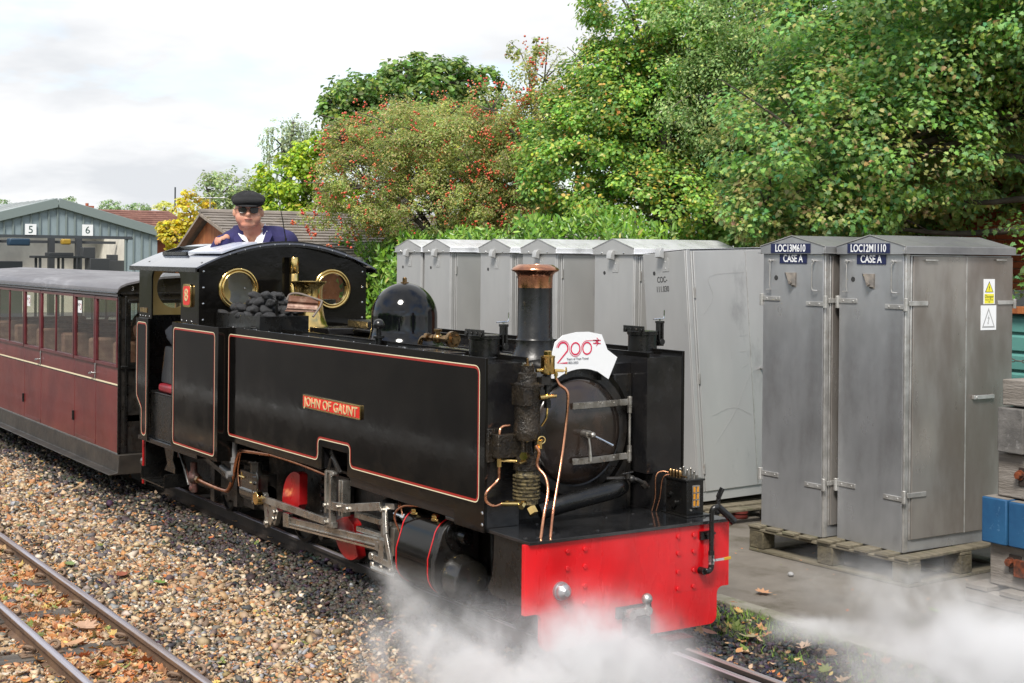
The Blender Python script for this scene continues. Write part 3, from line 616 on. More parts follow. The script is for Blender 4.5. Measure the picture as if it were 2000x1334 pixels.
for k in range(4): g.dome((LX1+.002,LY0+.0475,.597+k*.0275),(1,0,0),.004,.005)
g.cyl((LX1,LY0+.02,.585),(LX1+.006,LY0+.02,.585),.004,8)
g.build('sight_glass_frame', STEEL, LB)
g = G()
for k in range(4): g.lathe((LX0+.015+k*.02,LY0+.012,.722),[(.006,-.014),(.0095,0),(.0095,.012),(.006,.017),(.0001,.018)],n=12)
g.cyl((LX0,LY0+.012,.716),(LX1-.02,LY0+.012,.716),.004,8); g.build('oil_cap', BRASSD, LB)
g = G()
for k in range(5): g.cyl((LX0+.03+k*.022,LY0+.05,.708),(LX0+.03+k*.022,LY0+.05,.730+.01*(k % 2)),.005,8); g.sphere((LX0+.03+k*.022,LY0+.05,.736+.01*(k % 2)),.006,8,6)
for k in range(3): g.hexb((LX0+.05+k*.03,LY0+.07,.708),(0,0,1),.007,.012)
g.build('pump_plunger', STEEL, LB)
g = G(); g.cyl((LX0+.06,LY0-.012,.605),(LX0+.06,LY0,.605),.015,16); g.cyl((LX0+.025,LY0-.008,.635),(LX0+.025,LY0,.635),.011,12); g.build('drive_boss', BSATIN, LB)
cpipe([(LX0+.01,LY0+.012,.722),(LX0-.02,LY0-.012,.724),(LX0-.03,LY0-.03,.70),(LX0-.03,LY0-.032,.62),(LX0-.035,LY0-.045,.5625)], .003)
cpipe([(LX0+.02,LY0+.012,.718),(LX0-.005,LY0-.012,.70),(LX0-.012,LY0-.022,.62),(LX0-.02,LY0-.035,.5625)], .003)
# lubricator drive arm by the beam
g = G(); g.bar((-.03,.45,.585),(-.02,.455,.66),.008,.02,up=(0,1,0)); g.cyl((-.03,.44,.585),(-.03,.46,.585),.014,12); g.bar((-.02,.448,.64),(-.01,.462,.68),.02,.012,up=(0,1,0)); g.build('drive_arm', BSATIN, LO, bevel=.002)

# ---- headboard (hung in front of the smokebox top)
hb = [(-.150,1.212),(-.135,1.262),(-.098,1.288),(-.03,1.300),(.03,1.300),(.094,1.288),(.124,1.225),(.174,1.193),(.130,1.105),(.075,1.138)] + arc(-.005,.93,.222,72,122,10) + [(-.150,1.118)]
HB = G(); HB.plate(hb[::-1], [], lambda u,v,w: (-.335-w, u, v), .004); 
HBO = HB.build('headboard', WHITE, None, bevel=.0006); recenter(HBO, (-.335,0,1.2)); HBO['_o'] = (-.335,0,1.2)
tag(HBO, 'white shaped headboard with red 200 and small dark lettering above the smokebox door', 'headboard')
LOGO = mat('logo_red', rgb('d2144a'), .4)
def strokes(paths, w, x=-.3335):
    g = G()
    for p in paths:
        P = [Vector(q) for q in p]; k = len(g.v)
        for i, q in enumerate(P):
            d = (P[min(i+1,len(P)-1)]-P[max(i-1,0)]).normalized(); n_ = Vector((-d.y,d.x))*w/2
            g.v += [(x, q.x+n_.x, q.y+n_.y), (x, q.x-n_.x, q.y-n_.y)]
        for i in range(len(P)-1): g.f.append((k+2*i,k+2*i+1,k+2*i+3,k+2*i+2))
    return g
# 200 mark with a double line, in (y, z)
def zero(cx, cz, rx, rz): return [(cx+rx*math.cos(a), cz+rz*math.sin(a)) for a in np.linspace(0,2*PI,40)]
two = arc(-.098,1.236,.024,170,-25,14,.0235) + [(-.124,1.178),(-.076,1.178)]
g = strokes([two], .0062)
for p, wd in (([ (x_-.0,z_) for x_,z_ in arc(-.098,1.236,.031,175,-5,16,.031)],.0022),
          (zero(-.037,1.234,.0215,.0235),.0055), (zero(.0205,1.234,.0215,.0235),.0055),
          (arc(-.037,1.234,.031,180,360,16,.0295),.0022), (arc(.0215,1.234,.031,180,80,12,.0295)+[(.078,1.2655)],.0022),
          ([(.050,1.2655),(.088,1.2645)],.004), ([(.050,1.2535),(.088,1.2515)],.004), ([(.068,1.275),(.080,1.2645),(.060,1.2535)],.0035), ([(.060,1.2655),(.078,1.2530),(.066,1.243)],.0035)):
    h = strokes([p], wd); g.add(h.v, h.f)
o = g.build('number_200', LOGO, HBO, smooth=False)
TXT = mat('dark_print', (.03,.035,.06), .5)
text_mesh('lettering', 'Years of Train Travel', .0125, TXT, HBO, frame((-.3332,-.026,1.193),(0,1,0),(0,0,1)), extrude=.0002, align='CENTER')
text_mesh('lettering', '1825-2025', .0125, TXT, HBO, frame((-.3332,-.049,1.178),(0,1,0),(0,0,1)), extrude=.0002)
g = G(); g.box(-.40,-.342,-.12,-.112,1.10,1.13); g.box(-.40,-.342,.10,.108,1.10,1.13); split_build(g,'headboard_bracket', BSATIN, LO)

# ---- cylinders and motion
CY = -.405
def cyl_side(s):
    Y = lambda y: s*y
    g = G(); cy = -.385
    # cylinder block: piston barrel below, valve chest above, wrapped in one cladding sheet
    wrap = [(-.30,.20)] + [(cy+ .115*math.cos(a), .31+.10*math.sin(a)) for a in np.linspace(-PI/2,-PI,7)] + [(-.500,.37)] + [(cy+.003+.092*math.cos(a),.44+.09*math.sin(a)) for a in np.linspace(PI*.95,PI/2,7)] + [(-.30,.53)]
    g.plate([(Y(a),b) for a,b in wrap], [], lambda u,v,w: (-.98+w,u,v), .31); C = g.build('cylinder', BLACK, LO, bevel=.001, ang=50)
    for x in (-.975,-.705):
        q = [(Y(a),b) for a,b in wrap]; 
        if s<0: q = q
        g = G(); cxq, czq = Y(-.36), .37
        g.plate([((a-cxq)*1.012+cxq,(b-czq)*1.008+czq) for a,b in q],[],lambda u,v,w:(x+w,u,v),.007); g.build('red_band', RED, C)
    g = G(); g.plate([(Y(a),b) for a,b in [((a+.36)*1.03-.36,(b-.36)*1.03+.36) for a,b in wrap]],[],lambda u,v,w:(-.668+w,u,v),.03); g.build('end_flange', BDIRTY, C, bevel=.002)
    g = G(); g.lathe((-.638,Y(cy),.30),[(.092,0),(.092,.02),(.086,.03),(.080,.085),(.07,.092),(.0001,.093)],d=(1,0,0),n=40)
    g.build('cylinder_cover', mat('brass_worn_black', (.012,.011,.01), .2, .0, col2=(.02,.018,.014), scale=8, dirt=(.35,.26,.1), dscale=22, dlo=.62, dhi=.72, coat=.4), C, ang=40)
    g = G(); g.lathe((-.638,Y(cy-.01),.47),[(.062,0),(.062,.014),(.030,.016),(.028,.075),(.024,.08),(.0001,.081)],d=(1,0,0),n=32)
    for a in range(8): g.hexb((-.624,Y(cy-.01)+.05*math.cos(a*PI/4),.47+.05*math.sin(a*PI/4)),(1,0,0),.006,.005)
    g.build('valve_cover', BSATIN, C, ang=40)
    for x in (-.93,-.755): g = G(); g.hexb((x,Y(-.43),.522),(0,-.3*s,1),.019,.018); g.cyl((x,Y(-.43),.512),(x,Y(-.43),.524),.022,14); g.build('brass_plug', BRASS, C, bevel=.002)
    return C
cyl_side(1); cyl_side(-1)
cpipe([(-.99,-.47,.42),(-1.0,-.495,.50),(-.96,-.47,.545),(-.85,-.43,.553),(-.70,-.43,.556),(-.50,-.42,.556)], .0045)
cpipe([(-.99,-.48,.54),(-1.04,-.45,.548),(-1.06,-.43,.52),(-1.045,-.43,.485)], .0045)
def bar(name, a, b, h, w, m=STEEL, parent=None, up=(0,1,0), bosses=True):
    g = G(); g.bar(a, b, h, w, up=up)
    if bosses:
        for p in (a, b): g.cyl((p[0],p[1]-w*.8,p[2]),(p[0],p[1]+w*.8,p[2]),h*.75,16); g.hexb((p[0],p[1]-w*.8,p[2]),(0,-1,0),h*.38,w*.7)
    return g.build(name, m, parent or LO, bevel=.0012)
bar('coupling_rod', (-2.54,-.455,.345), (-1.73,-.455,.352), .034, .016)
g = G(); g.cyl((-2.54,-.45,.345),(-2.54,-.485,.345),.034,24); g.build('crank_pin_cap', BRASS, LO, bevel=.003)
bar('return_crank', (-2.54,-.43,.345), (-2.50,-.43,.222), .035, .014)
# connecting rod: fluted
g = G(); a, b_ = Vector((-2.23,-.43,.275)), Vector((-1.24,-.43,.335))
g.bar(a+Vector((0,0,.016)), b_+Vector((0,0,.014)), .008, .018); g.bar(a-Vector((0,0,.016)), b_-Vector((0,0,.014)), .008, .018); g.bar(a, b_, .03, .006)
g.obox((-2.25,-.43,.275),(.07,.024,.07),(0,-.06,0)); g.obox((-1.22,-.43,.336),(.06,.03,.05)); g.cyl((-1.235,-.455,.325),(-1.235,-.40,.325),.022,16)
g.build('connecting_rod', STEEL, LO, bevel=.0015)
g = G(); g.obox((-2.42,-.437,.285),(.05,.02,.13),(0,.5,0)); g.obox((-2.36,-.44,.28),(.045,.026,.09),(0,.5,0)); g.hexb((-2.36,-.455,.30),(0,-1,0),.014,.01); g.hexb((-2.37,-.455,.265),(0,-1,0),.014,.01)
g.bar((-2.52,-.434,.33),(-2.38,-.434,.25),.03,.012); g.build('eccentric_strap', STEEL, LO, bevel=.002)
g = G(); g.bar((-2.25,-.435,.247),(-1.25,-.435,.307),.010,.010); g.build('slide_rod', BRIGHT, LO)
# slide bars, crosshead
g = G(); g.bar((-1.54,-.40,.412),(-1.00,-.40,.425),.026,.03); g.bar((-1.52,-.40,.352),(-1.00,-.40,.36),.024,.03); g.build('slide_bar', STEEL, LO, bevel=.0015)
g = G(); g.obox((-1.20,-.405,.385),(.10,.05,.065)); g.cyl((-1.13,-.385,.375),(-.98,-.385,.375),.010,12); g.cyl((-1.20,-.44,.39),(-1.20,-.39,.39),.02,14); g.cyl((-1.215,-.43,.42),(-1.215,-.43,.45),.014,10); g.obox((-1.14,-.42,.36),(.05,.03,.12)); g.build('crosshead', STEEL, LO, bevel=.002)
g = G()
for x in (-1.235,-1.195,-1.155): g.hexb((x,-.435,.425),(0,0,1),.009,.02)
g.build('crosshead_nut', BRIGHT, LO)
# expansion link and bracket
g = G(); g.box(-1.745,-1.725,-.47,-.44,.395,.592); g.box(-1.695,-1.675,-.47,-.44,.345,.585); g.box(-1.745,-1.675,-.465,-.445,.585,.597); g.box(-1.725,-1.695,-.452,-.446,.36,.585); g.box(-1.735,-1.66,-.468,-.44,.335,.36)
for z in (.43,.46,.49): g.hexb((-1.752,-.455,z),(-1,0,0),.009,.008)
g.build('expansion_link', STEEL, LO, bevel=.001)
g = G(); g.box(-1.615,-1.60,-.46,-.42,.40,.565); g.box(-1.585,-1.57,-.46,-.42,.40,.565); g.box(-1.60,-1.585,-.452,-.446,.40,.565); g.cyl((-1.66,-.47,.587),(-1.66,-.44,.587),.010,10); g.build('link_hanger', STEEL, LO, bevel=.001)
g = G(); g.bar((-1.735,-.46,.432),(-1.52,-.46,.447),.040,.014); g.bar((-1.52,-.46,.450),(-1.19,-.46,.508),.036,.014)
for x,z in ((-1.735,.432),(-1.60,.444),(-1.50,.45)): g.hexb((x,-.467,z),(0,-1,0),.010,.012); g.cyl((x,-.475,z),(x,-.467,z),.006,8)
g.build('radius_rod', STEEL, LO, bevel=.0015)
g = G(); g.bar((-1.175,-.45,.505),(-1.105,-.48,.40),.034,.012,up=(0,1,0)); g.bar((-1.105,-.48,.40),(-1.03,-.485,.255),.030,.012); g.box(-1.20,-1.16,-.452,-.44,.37,.51); g.bar((-1.17,-.44,.51),(-1.09,-.44,.52),.025,.02)
for p in ((-1.175,-.457,.495),(-1.15,-.457,.43),(-1.03,-.49,.262)): g.hexb(p,(0,-1,0),.011,.014)
g.build('combination_lever', STEEL, LO, bevel=.0015)
g = G(); g.bar((-1.30,-.44,.270),(-1.05,-.45,.262),.028,.02); g.cyl((-1.30,-.455,.27),(-1.30,-.43,.27),.018,12); g.cyl((-1.27,-.455,.225),(-1.05,-.455,.228),.014,10); g.obox((-1.20,-.44,.31),(.05,.03,.10))
for x in (-1.27,-1.19,-1.10): g.hexb((x,-.455,.24),(0,-1,0),.013,.01)
g.build('union_link', STEEL, LO, bevel=.0015)
g = G(); g.cyl((-1.12,-.43,.485),(-.99,-.41,.475),.009,10); g.hexb((-1.06,-.42,.48),(1,0,0),.018,.03); g.hexb((-1.02,-.41,.475),(1,0,0),.026,.02); g.build('valve_spindle', BRIGHT, LO)
g = G(); g.tube(smooth_path([(-1.72,-.46,.60),(-1.68,-.46,.66),(-1.60,-.455,.60)],3),.008,8); g.bar((-1.70,-.46,.69),(-1.61,-.46,.60),.03,.006); g.build('reversing_arm', BDIRTY, LO)
# wheels
def wheel(x, r, s, cw=None):
    y = s*-.21; g = G()
    g.lathe((x,y,.10+r),[(r*.82,-.022),(r+.014,-.022),(r+.014,-.014),(r,-.010),(r-.002,.022),(r*.86,.026),(r*.84,.012)],d=(0,-s,0),n=48); W = g.build('wheel', BDIRTY, LO, ang=30)
    g = G(); g.lathe((x,y,.10+r),[(.001,-.01),(r*.84,-.01),(r*.84,.006),(.001,.008)],d=(0,-s,0),n=40); g.lathe((x,y,.10+r),[(.001,.0),(.05,.0),(.045,.03),(.001,.032)],d=(0,-s,0),n=24)
    g.build('wheel_centre', BDIRTY, W)
    return W
for s in (1,-1):
    for x, r in ((-2.50,.155),(-1.93,.155),(-1.36,.155)): wheel(x, r, s)
    wheel(-.42,.10,s); wheel(-3.55,.10,s)
# red balance webs outside the frames
def web(x, z, a0, s=1, name='balance_web'):
    g = G(); pts = [(x+.165*math.cos(a), z+.165*math.sin(a)) for a in np.linspace(a0-1.05, a0+1.05, 14)] + [(x+.045*math.cos(a0+2.2), z+.045*math.sin(a0+2.2)),(x+.045*math.cos(a0-2.2), z+.045*math.sin(a0-2.2))]
    g.plate(pts, [], lambda u,v,w: (u, s*-.385+w*s, v), .045); return g.build(name, REDD, LO, bevel=.002)
for s in (1,-1):
    web(-2.26,.345, 2.35, s); web(-1.66,.345,-2.0 if s>0 else 1.1, s)
for x in (-2.50,-1.93,-1.36): G().cyl((x,-.40,.255),(x,.40,.255),.03,16).build('axle', BDIRTY, LO)
# frame furniture behind the motion
g = G(); g.box(-2.15,-1.83,-.30,-.27,.30,.56)
for x in (-2.12,-1.86):
    for z in (.33,.37,.41,.45,.49): g.hexb((x,-.30,z),(0,-1,0),.010,.014)
g.box(-1.46,-1.05,-.30,-.28,.20,.56); split_build(g,'frame_bracket', BDIRTY, LO, bevel=.002)
g = G(); g.sphere((-1.35,-.33,.42),.09,16,10,(1,.6,1)); g.build('frame_casting', BDIRTY, LO)
# feed pump / lubricator box under the tank rear
g = G(); g.box(-2.86,-2.60,-.44,-.34,.32,.45); g.cyl((-2.73,-.40,.45),(-2.73,-.40,.50),.032,16); g.cyl((-2.73,-.40,.50),(-2.73,-.40,.508),.042,16); g.box(-2.66,-2.575,-.455,-.40,.30,.44); g.cyl((-2.86,-.39,.34),(-2.60,-.39,.34),.055,20)
for z in (.31,.36,.41): g.hexb((-2.62,-.455,z),(0,-1,0),.010,.012)
g.tube(smooth_path([(-2.60,-.45,.42),(-2.59,-.455,.465),(-2.565,-.46,.44),(-2.57,-.46,.36)],4),.007,8)
g.build('feed_pump', mat('oily_gloss_black', (.008,.008,.008), .14, col2=(.02,.018,.015), scale=12, bump=.002, bscale=50, coat=.5), LO, bevel=.004)
g = G(); g.cyl((-2.87,-.44,.415),(-2.79,-.44,.415),.006,8); g.cyl((-2.835,-.44,.40),(-2.835,-.44,.44),.005,8); g.cyl((-2.71,-.44,.40),(-2.66,-.44,.405),.007,8); g.build('drain_cock', BRASS, LO)
# injector pipework at the rear
g = G(); g.tube(smooth_path([(-3.56,-.44,.40),(-3.56,-.44,.36),(-3.55,-.44,.30),(-3.55,-.44,.23)],4),.020,12); g.sphere((-3.55,-.44,.31),.036,12,8); g.sphere((-3.56,-.44,.25),.028,12,8); g.cyl((-3.60,-.44,.33),(-3.50,-.44,.31),.018,10); g.tube([(-3.80,-.44,.43),(-3.62,-.44,.27),(-3.56,-.44,.24)],.010,8); g.cyl((-3.80,-.44,.44),(-3.80,-.44,.40),.014,8)
g.build('injector', mat('rusty_iron', (.05,.035,.03), .5, .4, col2=(.13,.05,.04), scale=20, bump=.003, bscale=60), LO)
g = G(); g.hexb((-3.50,-.44,.31),(1,0,0),.022,.03); g.build('brass_union', BRASSD, LO)
cpipe([(-3.48,-.44,.31),(-3.30,-.44,.305),(-3.10,-.44,.305),(-3.02,-.44,.32),(-2.95,-.44,.40),(-2.90,-.44,.50),(-2.86,-.44,.545),(-2.78,-.44,.558),(-2.50,-.42,.572)], .0125)
cpipe([(-2.85,-.44,.54),(-2.875,-.445,.44),(-2.86,-.445,.36)], .005)
cpipe([(-2.50,-.42,.572),(-2.2,-.40,.563),(-1.80,-.40,.548)], .009)
g = G(); g.tube(smooth_path([(-2.945,-.44,.60),(-2.945,-.44,.50),(-2.945,-.44,.43),(-2.96,-.44,.41),(-3.03,-.44,.415),(-3.12,-.44,.43)],4),.018,12); g.cyl((-2.945,-.44,.475),(-2.945,-.44,.505),.026,8); g.cyl((-2.96,-.475,.41),(-2.96,-.44,.41),.02,10); g.build('drain_pipe', mat('grey_pipe', (.2,.2,.2), .45, .3), LO)
g = G(); g.tube([(-3.83,-.45,.47),(-3.70,-.45,.36),(-3.62,-.45,.26)],.007,8); g.build('brake_rod', BDIRTY, LO)
g = G()
for k in range(5): g.box(-4.05+k*.05,-4.02+k*.05,-.45,-.44,.43,.45)
g.box(-3.4,-3.34,-.40,-.36,.20,.45); g.box(-3.05,-3.0,-.40,-.36,.22,.45); g.bar((-3.4,-.45,.46),(-2.95,-.45,.38),.03,.008); split_build(g,'hanger_bracket', BDIRTY, LO, bevel=.002)
# ash and dark body under the cab and tank to fill the well
g = G(); g.box(-4.2,-2.9,-.28,.28,.20,.45); g.box(-2.9,-.6,-.26,.26,.20,.54); g.build('ashpan', BDIRTY, LO, bevel=.01)
g = G(); g.bar((-.32,-.40,.10),(-.8,-.42,.13),.02,.012); g.bar((-.33,-.40,.13),(-.8,-.42,.15),.012,.01) ; g.build('guard_iron', BDIRTY, LO)

# ---- shovel, coal (things of their own)
g = G()
bl = [(-2.66,-.32),(-2.50,-.30),(-2.505,-.17),(-2.665,-.165)]
cm = mat('coal_black', (.018,.018,.019), .55, col2=(.035,.035,.037), scale=14, bump=.004, bscale=40, rvar=.15)
def coal_mesh(seed):
    bm = bmesh.new(); bmesh.ops.create_icosphere(bm, subdivisions=3, radius=1)
    for v in bm.verts:
        n_ = noise.noise(v.co*1.3+Vector((seed*7,0,0)))*.28 + noise.noise(v.co*3.1+Vector((seed*3,5,0)))*.08
        v.co = Vector((v.co.x*1.35, v.co.y*.95, v.co.z*.72))*(1+n_)
        v.co += Vector((noise.noise(v.co*6+Vector((seed,0,0))),noise.noise(v.co*6+Vector((0,seed,9))),0))*.03
    me = bpy.data.meshes.new('coal_lump'); bm.to_mesh(me); bm.free(); me.polygons.foreach_set('use_smooth',[True]*len(me.polygons)); me.materials.append(cm); return me
cms = [coal_mesh(i) for i in range(6)]; rr_ = random.Random(4)
spots = []
for lay, (n_, z, x0, x1, y0, y1) in enumerate(((30,1.268,-3.24,-2.68,-.40,-.17),(20,1.306,-3.16,-2.68,-.39,-.18),(13,1.343,-3.04,-2.70,-.37,-.19),(6,1.376,-2.97,-2.76,-.34,-.22))):
    t = 0; c_ = []
    while len(c_) < n_ and t < 4000:
        t += 1; p = (rr_.uniform(x0,x1), rr_.uniform(y0,y1)); 
        if all((p[0]-q[0])**2+(p[1]-q[1])**2 > .064**2 for q in c_): c_.append(p)
    for k,p in enumerate(c_): spots.append((p[0],p[1],z+rr_.uniform(-.006,.006)+0))
for i, p in enumerate(spots):
    o = bpy.data.objects.new('coal_lump', cms[i % 6]); COL.objects.link(o); o.location = p; s_ = rr_.uniform(.025,.034)
    o.scale = (s_, s_*rr_.uniform(.9,1.15), s_*rr_.uniform(.95,1.2)); o.rotation_euler = (rr_.uniform(-.5,.5),rr_.uniform(-.5,.5),rr_.uniform(0,6))
    tag(o, ['rounded black coal lump in the bottom layer of the heap, level with the bunker rim','rounded black coal lump in the second layer of the heap on the bunker','rounded black coal lump in the third layer, near the top of the heap','one of the highest black coal lumps crowning the heap before the cab window'][int(np.searchsorted([1.285,1.325,1.36], p[2]))], 'coal', 'coal lumps heaped on the bunker')
sh = thing('coal_shovel', 'small rusty coal shovel resting on the bunker beside the coal heap', 'shovel', (-2.62,-.2,1.29))
g = G(); U_ = Vector((.60,.80,-.05)).normalized(); W_ = Vector((.62,-.50,.60)); W_ = (W_-U_*W_.dot(U_)).normalized(); V_ = W_.cross(U_)
def sp(u,v,w): p = Vector((-2.535,-.235,1.330))+U_*u+V_*v+W_*w; return tuple(p)
n_=10
for i in range(n_):
    v0,v1 = -.052+.104*i/n_, -.052+.104*(i+1)/n_; h = lambda v: 9*v*v+.12*max(0,-v-.03)
    L0,L1 = .078,.082
    k=len(g.v); g.v += [sp(-L0,v0,h(v0)),sp(L1,v0*.9,h(v0)),sp(L1,v1*.9,h(v1)),sp(-L0,v1,h(v1)),sp(-L0,v0,h(v0)-.004),sp(L1,v0*.9,h(v0)-.004),sp(L1,v1*.9,h(v1)-.004),sp(-L0,v1,h(v1)-.004)]
    g.f += [(k,k+1,k+2,k+3),(k+7,k+6,k+5,k+4),(k,k+4,k+5,k+1),(k+3,k+2,k+6,k+7)]
g.build('blade', mat('rusty_shovel', rgb('87604d'), .5, .15, col2=rgb('5c3c2e'), scale=9, bump=.001, bscale=40, dirt=rgb('a38674'), dscale=12), sh)
g = G(); g.tube(smooth_path([sp(-.085,.03,.01),sp(-.07,.062,.02),sp(-.02,.068,.02),sp(.06,.045,.02),sp(.105,.03,.02)],4),.0058,8); g.tube([sp(.105,.032,.02),sp(.10,-.01,.022),sp(.075,-.075,.024)],.0058,8)
g.build('handle', mat('grey_iron_handle', (.16,.13,.11), .6, .2), sh)
g = G(); g.box(-2.665,-2.655,-.33,-.318,1.28,1.36); g.build('rest_bar', BSATIN, LO)
# bag and jacket in the doorway
g = G(); pts=[]; bg_=thing('leather_bag','black leather bag slumped on the red seat in the cab doorway','bag',(-3.95,-.4,.823))
g.plate(rounded([(-4.06,.826),(-3.76,.826),(-3.70,1.03),(-3.99,1.05)],.03,4),[],side(-.47),.12); g.build('bag_body', mat('black_leather', (.02,.021,.025), .3, col2=(.035,.036,.04), scale=5, bump=.006, bscale=10), bg_, bevel=.025, seg=4)
g = G(); g.tube([(-4.055,-.465,.83),(-4.02,-.47,.93),(-3.985,-.468,1.04)],.0025,6); g.build('zip', BRASSD, bg_)
g = G(); g.tube(smooth_path([(-3.98,-.42,1.02),(-3.95,-.42,1.10),(-3.86,-.42,1.12),(-3.80,-.42,1.03)],4),.010,8); g.build('strap', MATS['black_leather'], bg_)
g = G(); g.sphere((0,0,0),.12,24,16,(1.2,.8,.7)); o = g.build('jacket', mat('dark_cloth',(.012,.014,.02),.9,bump=.004,bscale=20), None)
for v in o.data.vertices: v.co *= 1+.35*noise.noise(v.co*14)
o.location=(-3.95,-.36,1.10); tag(o,'crumpled dark jacket heaped on top of the black bag in the cab','jacket')
# ================================================================== DRIVER
def remeshed(name, G_, voxel, m, parent, sm=6, cut=None, disp=None):
    o = G_.build(name+'_raw', m, None); md = o.modifiers.new('r','REMESH'); md.mode = 'VOXEL'; md.voxel_size = voxel; md.use_smooth_shade = True
    s = o.modifiers.new('s','SMOOTH'); s.iterations = sm; s.factor = .5
    me = bpy.data.meshes.new_from_object(o.evaluated_get(bpy.context.evaluated_depsgraph_get())); bpy.data.objects.remove(o)
    if cut or disp:
        bm = bmesh.new(); bm.from_mesh(me)
        if disp:
            for v in bm.verts: v.co += v.normal*disp(v.co)
        if cut: bmesh.ops.delete(bm, geom=[v for v in bm.verts if cut(v.co)], context='VERTS')
        bm.to_mesh(me); bm.free()
    me.name = name; me.polygons.foreach_set('use_smooth',[True]*len(me.polygons)); me.materials.clear(); me.materials.append(m)
    q = bpy.data.objects.new(name, me); COL.objects.link(q); q.parent = parent; return q
DR = thing('person', 'man in black flat cap, dark glasses and blue jacket leaning out of the cab roof', 'person', (-3.62,-.05,.482))
F_ = Vector((.926,-.377,0)).normalized(); 
DR.rotation_euler = (0,0,math.atan2(F_.y,F_.x)-PI/2)          # local x = lateral, y = facing, z = up
DR['_o'] = (0,0,0)
Z0 = .482
def S(g, c, r, n=20, m=14): g.sphere((c[0],c[1],c[2]-Z0), 1, n, m, r if isinstance(r, tuple) else (r,r,r))
def C_(g, a, b, r0, r1, k=8):
    a, b = Vector(a), Vector(b)
    for i in range(k+1): t = i/k; p = a.lerp(b, t); S(g, p, r0+(r1-r0)*t, 14, 8)
skin = mat('skin', rgb('c4937a'), .45, col2=rgb('bd7a66'), scale=9, bump=.0006, bscale=120)
hx, hy = -.043, .098
HS = (-.135,.02,1.672); RSH = (.175,-.01,1.672)
elbL = (-.235,.06,1.56); handL = (-.168,.105,1.700); elbR = (.235,.02,1.42); handR = (.20,.15,1.27)
def torso(g, k, arms=True):
    C_(g,(-.08,0,1.700),(.12,-.01,1.700),.055+k,.055+k); C_(g,(.10,0,1.70),(0,.02,1.755),.05+k,.055+k,3); C_(g,(-.10,0,1.70),(-.03,.02,1.755),.05+k,.055+k,3)
    S(g,(0,0,1.58),(.165+k,.105+k,.11+k)); S(g,(0,.01,1.45),(.15+k,.115+k,.16+k)); S(g,(0,.02,1.30),(.145+k,.125+k,.15+k)); S(g,(0,0,1.17),(.14+k,.115+k,.12+k))
    C_(g,(-.10,0,1.675),(.14,-.01,1.675),.060+k,.060+k); C_(g,(0,.015,1.70),(-.02,.045,1.738),.075+k,.062+k,3)
    if arms:
        C_(g,HS,elbL,.056+k,.045+k); C_(g,elbL,(-.19,.09,1.665),.044+k,.032+k); C_(g,RSH,elbR,.058+k,.045+k); C_(g,elbR,handR,.044+k,.032+k)
g = G(); torso(g, 0)
S(g,(hx,hy-.012,1.872),(.077,.090,.092)); S(g,(hx,hy+.008,1.815),(.073,.070,.060)); S(g,(hx-.036,hy+.032,1.818),(.039,.038,.040)); S(g,(hx+.036,hy+.032,1.818),(.039,.038,.040))
S(g,(hx,hy+.056,1.787),(.028,.022,.020)); C_(g,(hx,hy-.02,1.80),(-.01,.04,1.70),.064,.072,6); S(g,(hx,hy+.045,1.778),(.045,.03,.022))
C_(g,(hx,hy+.076,1.860),(hx,hy+.093,1.836),.008,.012,5); S(g,(hx-.011,hy+.082,1.833),.008); S(g,(hx+.011,hy+.082,1.833),.008)   # nose
S(g,(hx,hy+.077,1.812),(.021,.012,.006)); S(g,(hx,hy+.075,1.803),(.019,.012,.006))                                       # lips
S(g,(hx-.081,hy-.01,1.847),(.011,.018,.026)); S(g,(hx+.081,hy-.01,1.847),(.011,.018,.026))                              # ears
S(g,(hx-.03,hy+.07,1.862),(.017,.012,.010)); S(g,(hx+.03,hy+.07,1.862),(.017,.012,.010)); S(g,(hx,hy+.066,1.885),(.06,.02,.010))
# legs
for sx in (-1,1): C_(g,(sx*.07,0,1.10),(sx*.075,.01,.80),.085,.062); C_(g,(sx*.075,.01,.80),(sx*.075,-.01,.54),.06,.04); S(g,(sx*.075,.04,.515),(.035,.085,.033))
# hands with five fingers
def hand(c, fd, up, curl=.3, s=1, side=1):
    c, fd, up = Vector(c), Vector(fd).normalized(), Vector(up).normalized(); lat = fd.cross(up).normalized()*side
    for k in range(5): S(g, c+fd*(.006*k)*s, (.022,.022,.014), 12, 8)
    for k, ln in enumerate((.050,.057,.053,.042)):
        b = c + fd*.030 + lat*(-.0225+.015*k); m1 = b + fd*ln*.5 + up*.004; m2 = m1 + (fd*.45-up*curl*2)*ln*.35; e = m2 + (fd*.1-up)*ln*.25
        C_(g,b,m1,.0078,.0075,4); C_(g,m1,m2,.0075,.007,3); C_(g,m2,e,.007,.0058,3)
    b = c - lat*.02; C_(g,b,b-lat*.022+fd*.022,.009,.008,4); C_(g,b-lat*.022+fd*.022,b-lat*.020+fd*.044-up*.008,.008,.0065,3)
hand((handL[0],handL[1],handL[2]), (-.55,.35,-.12), (0,.1,1), .45); hand(handR, (0,.6,-.8), (1,0,0), .2)
C_(g,(-.19,.09,1.67),handL,.026,.022,5)
BODY = remeshed('body', g, .0048, skin, DR, 5)
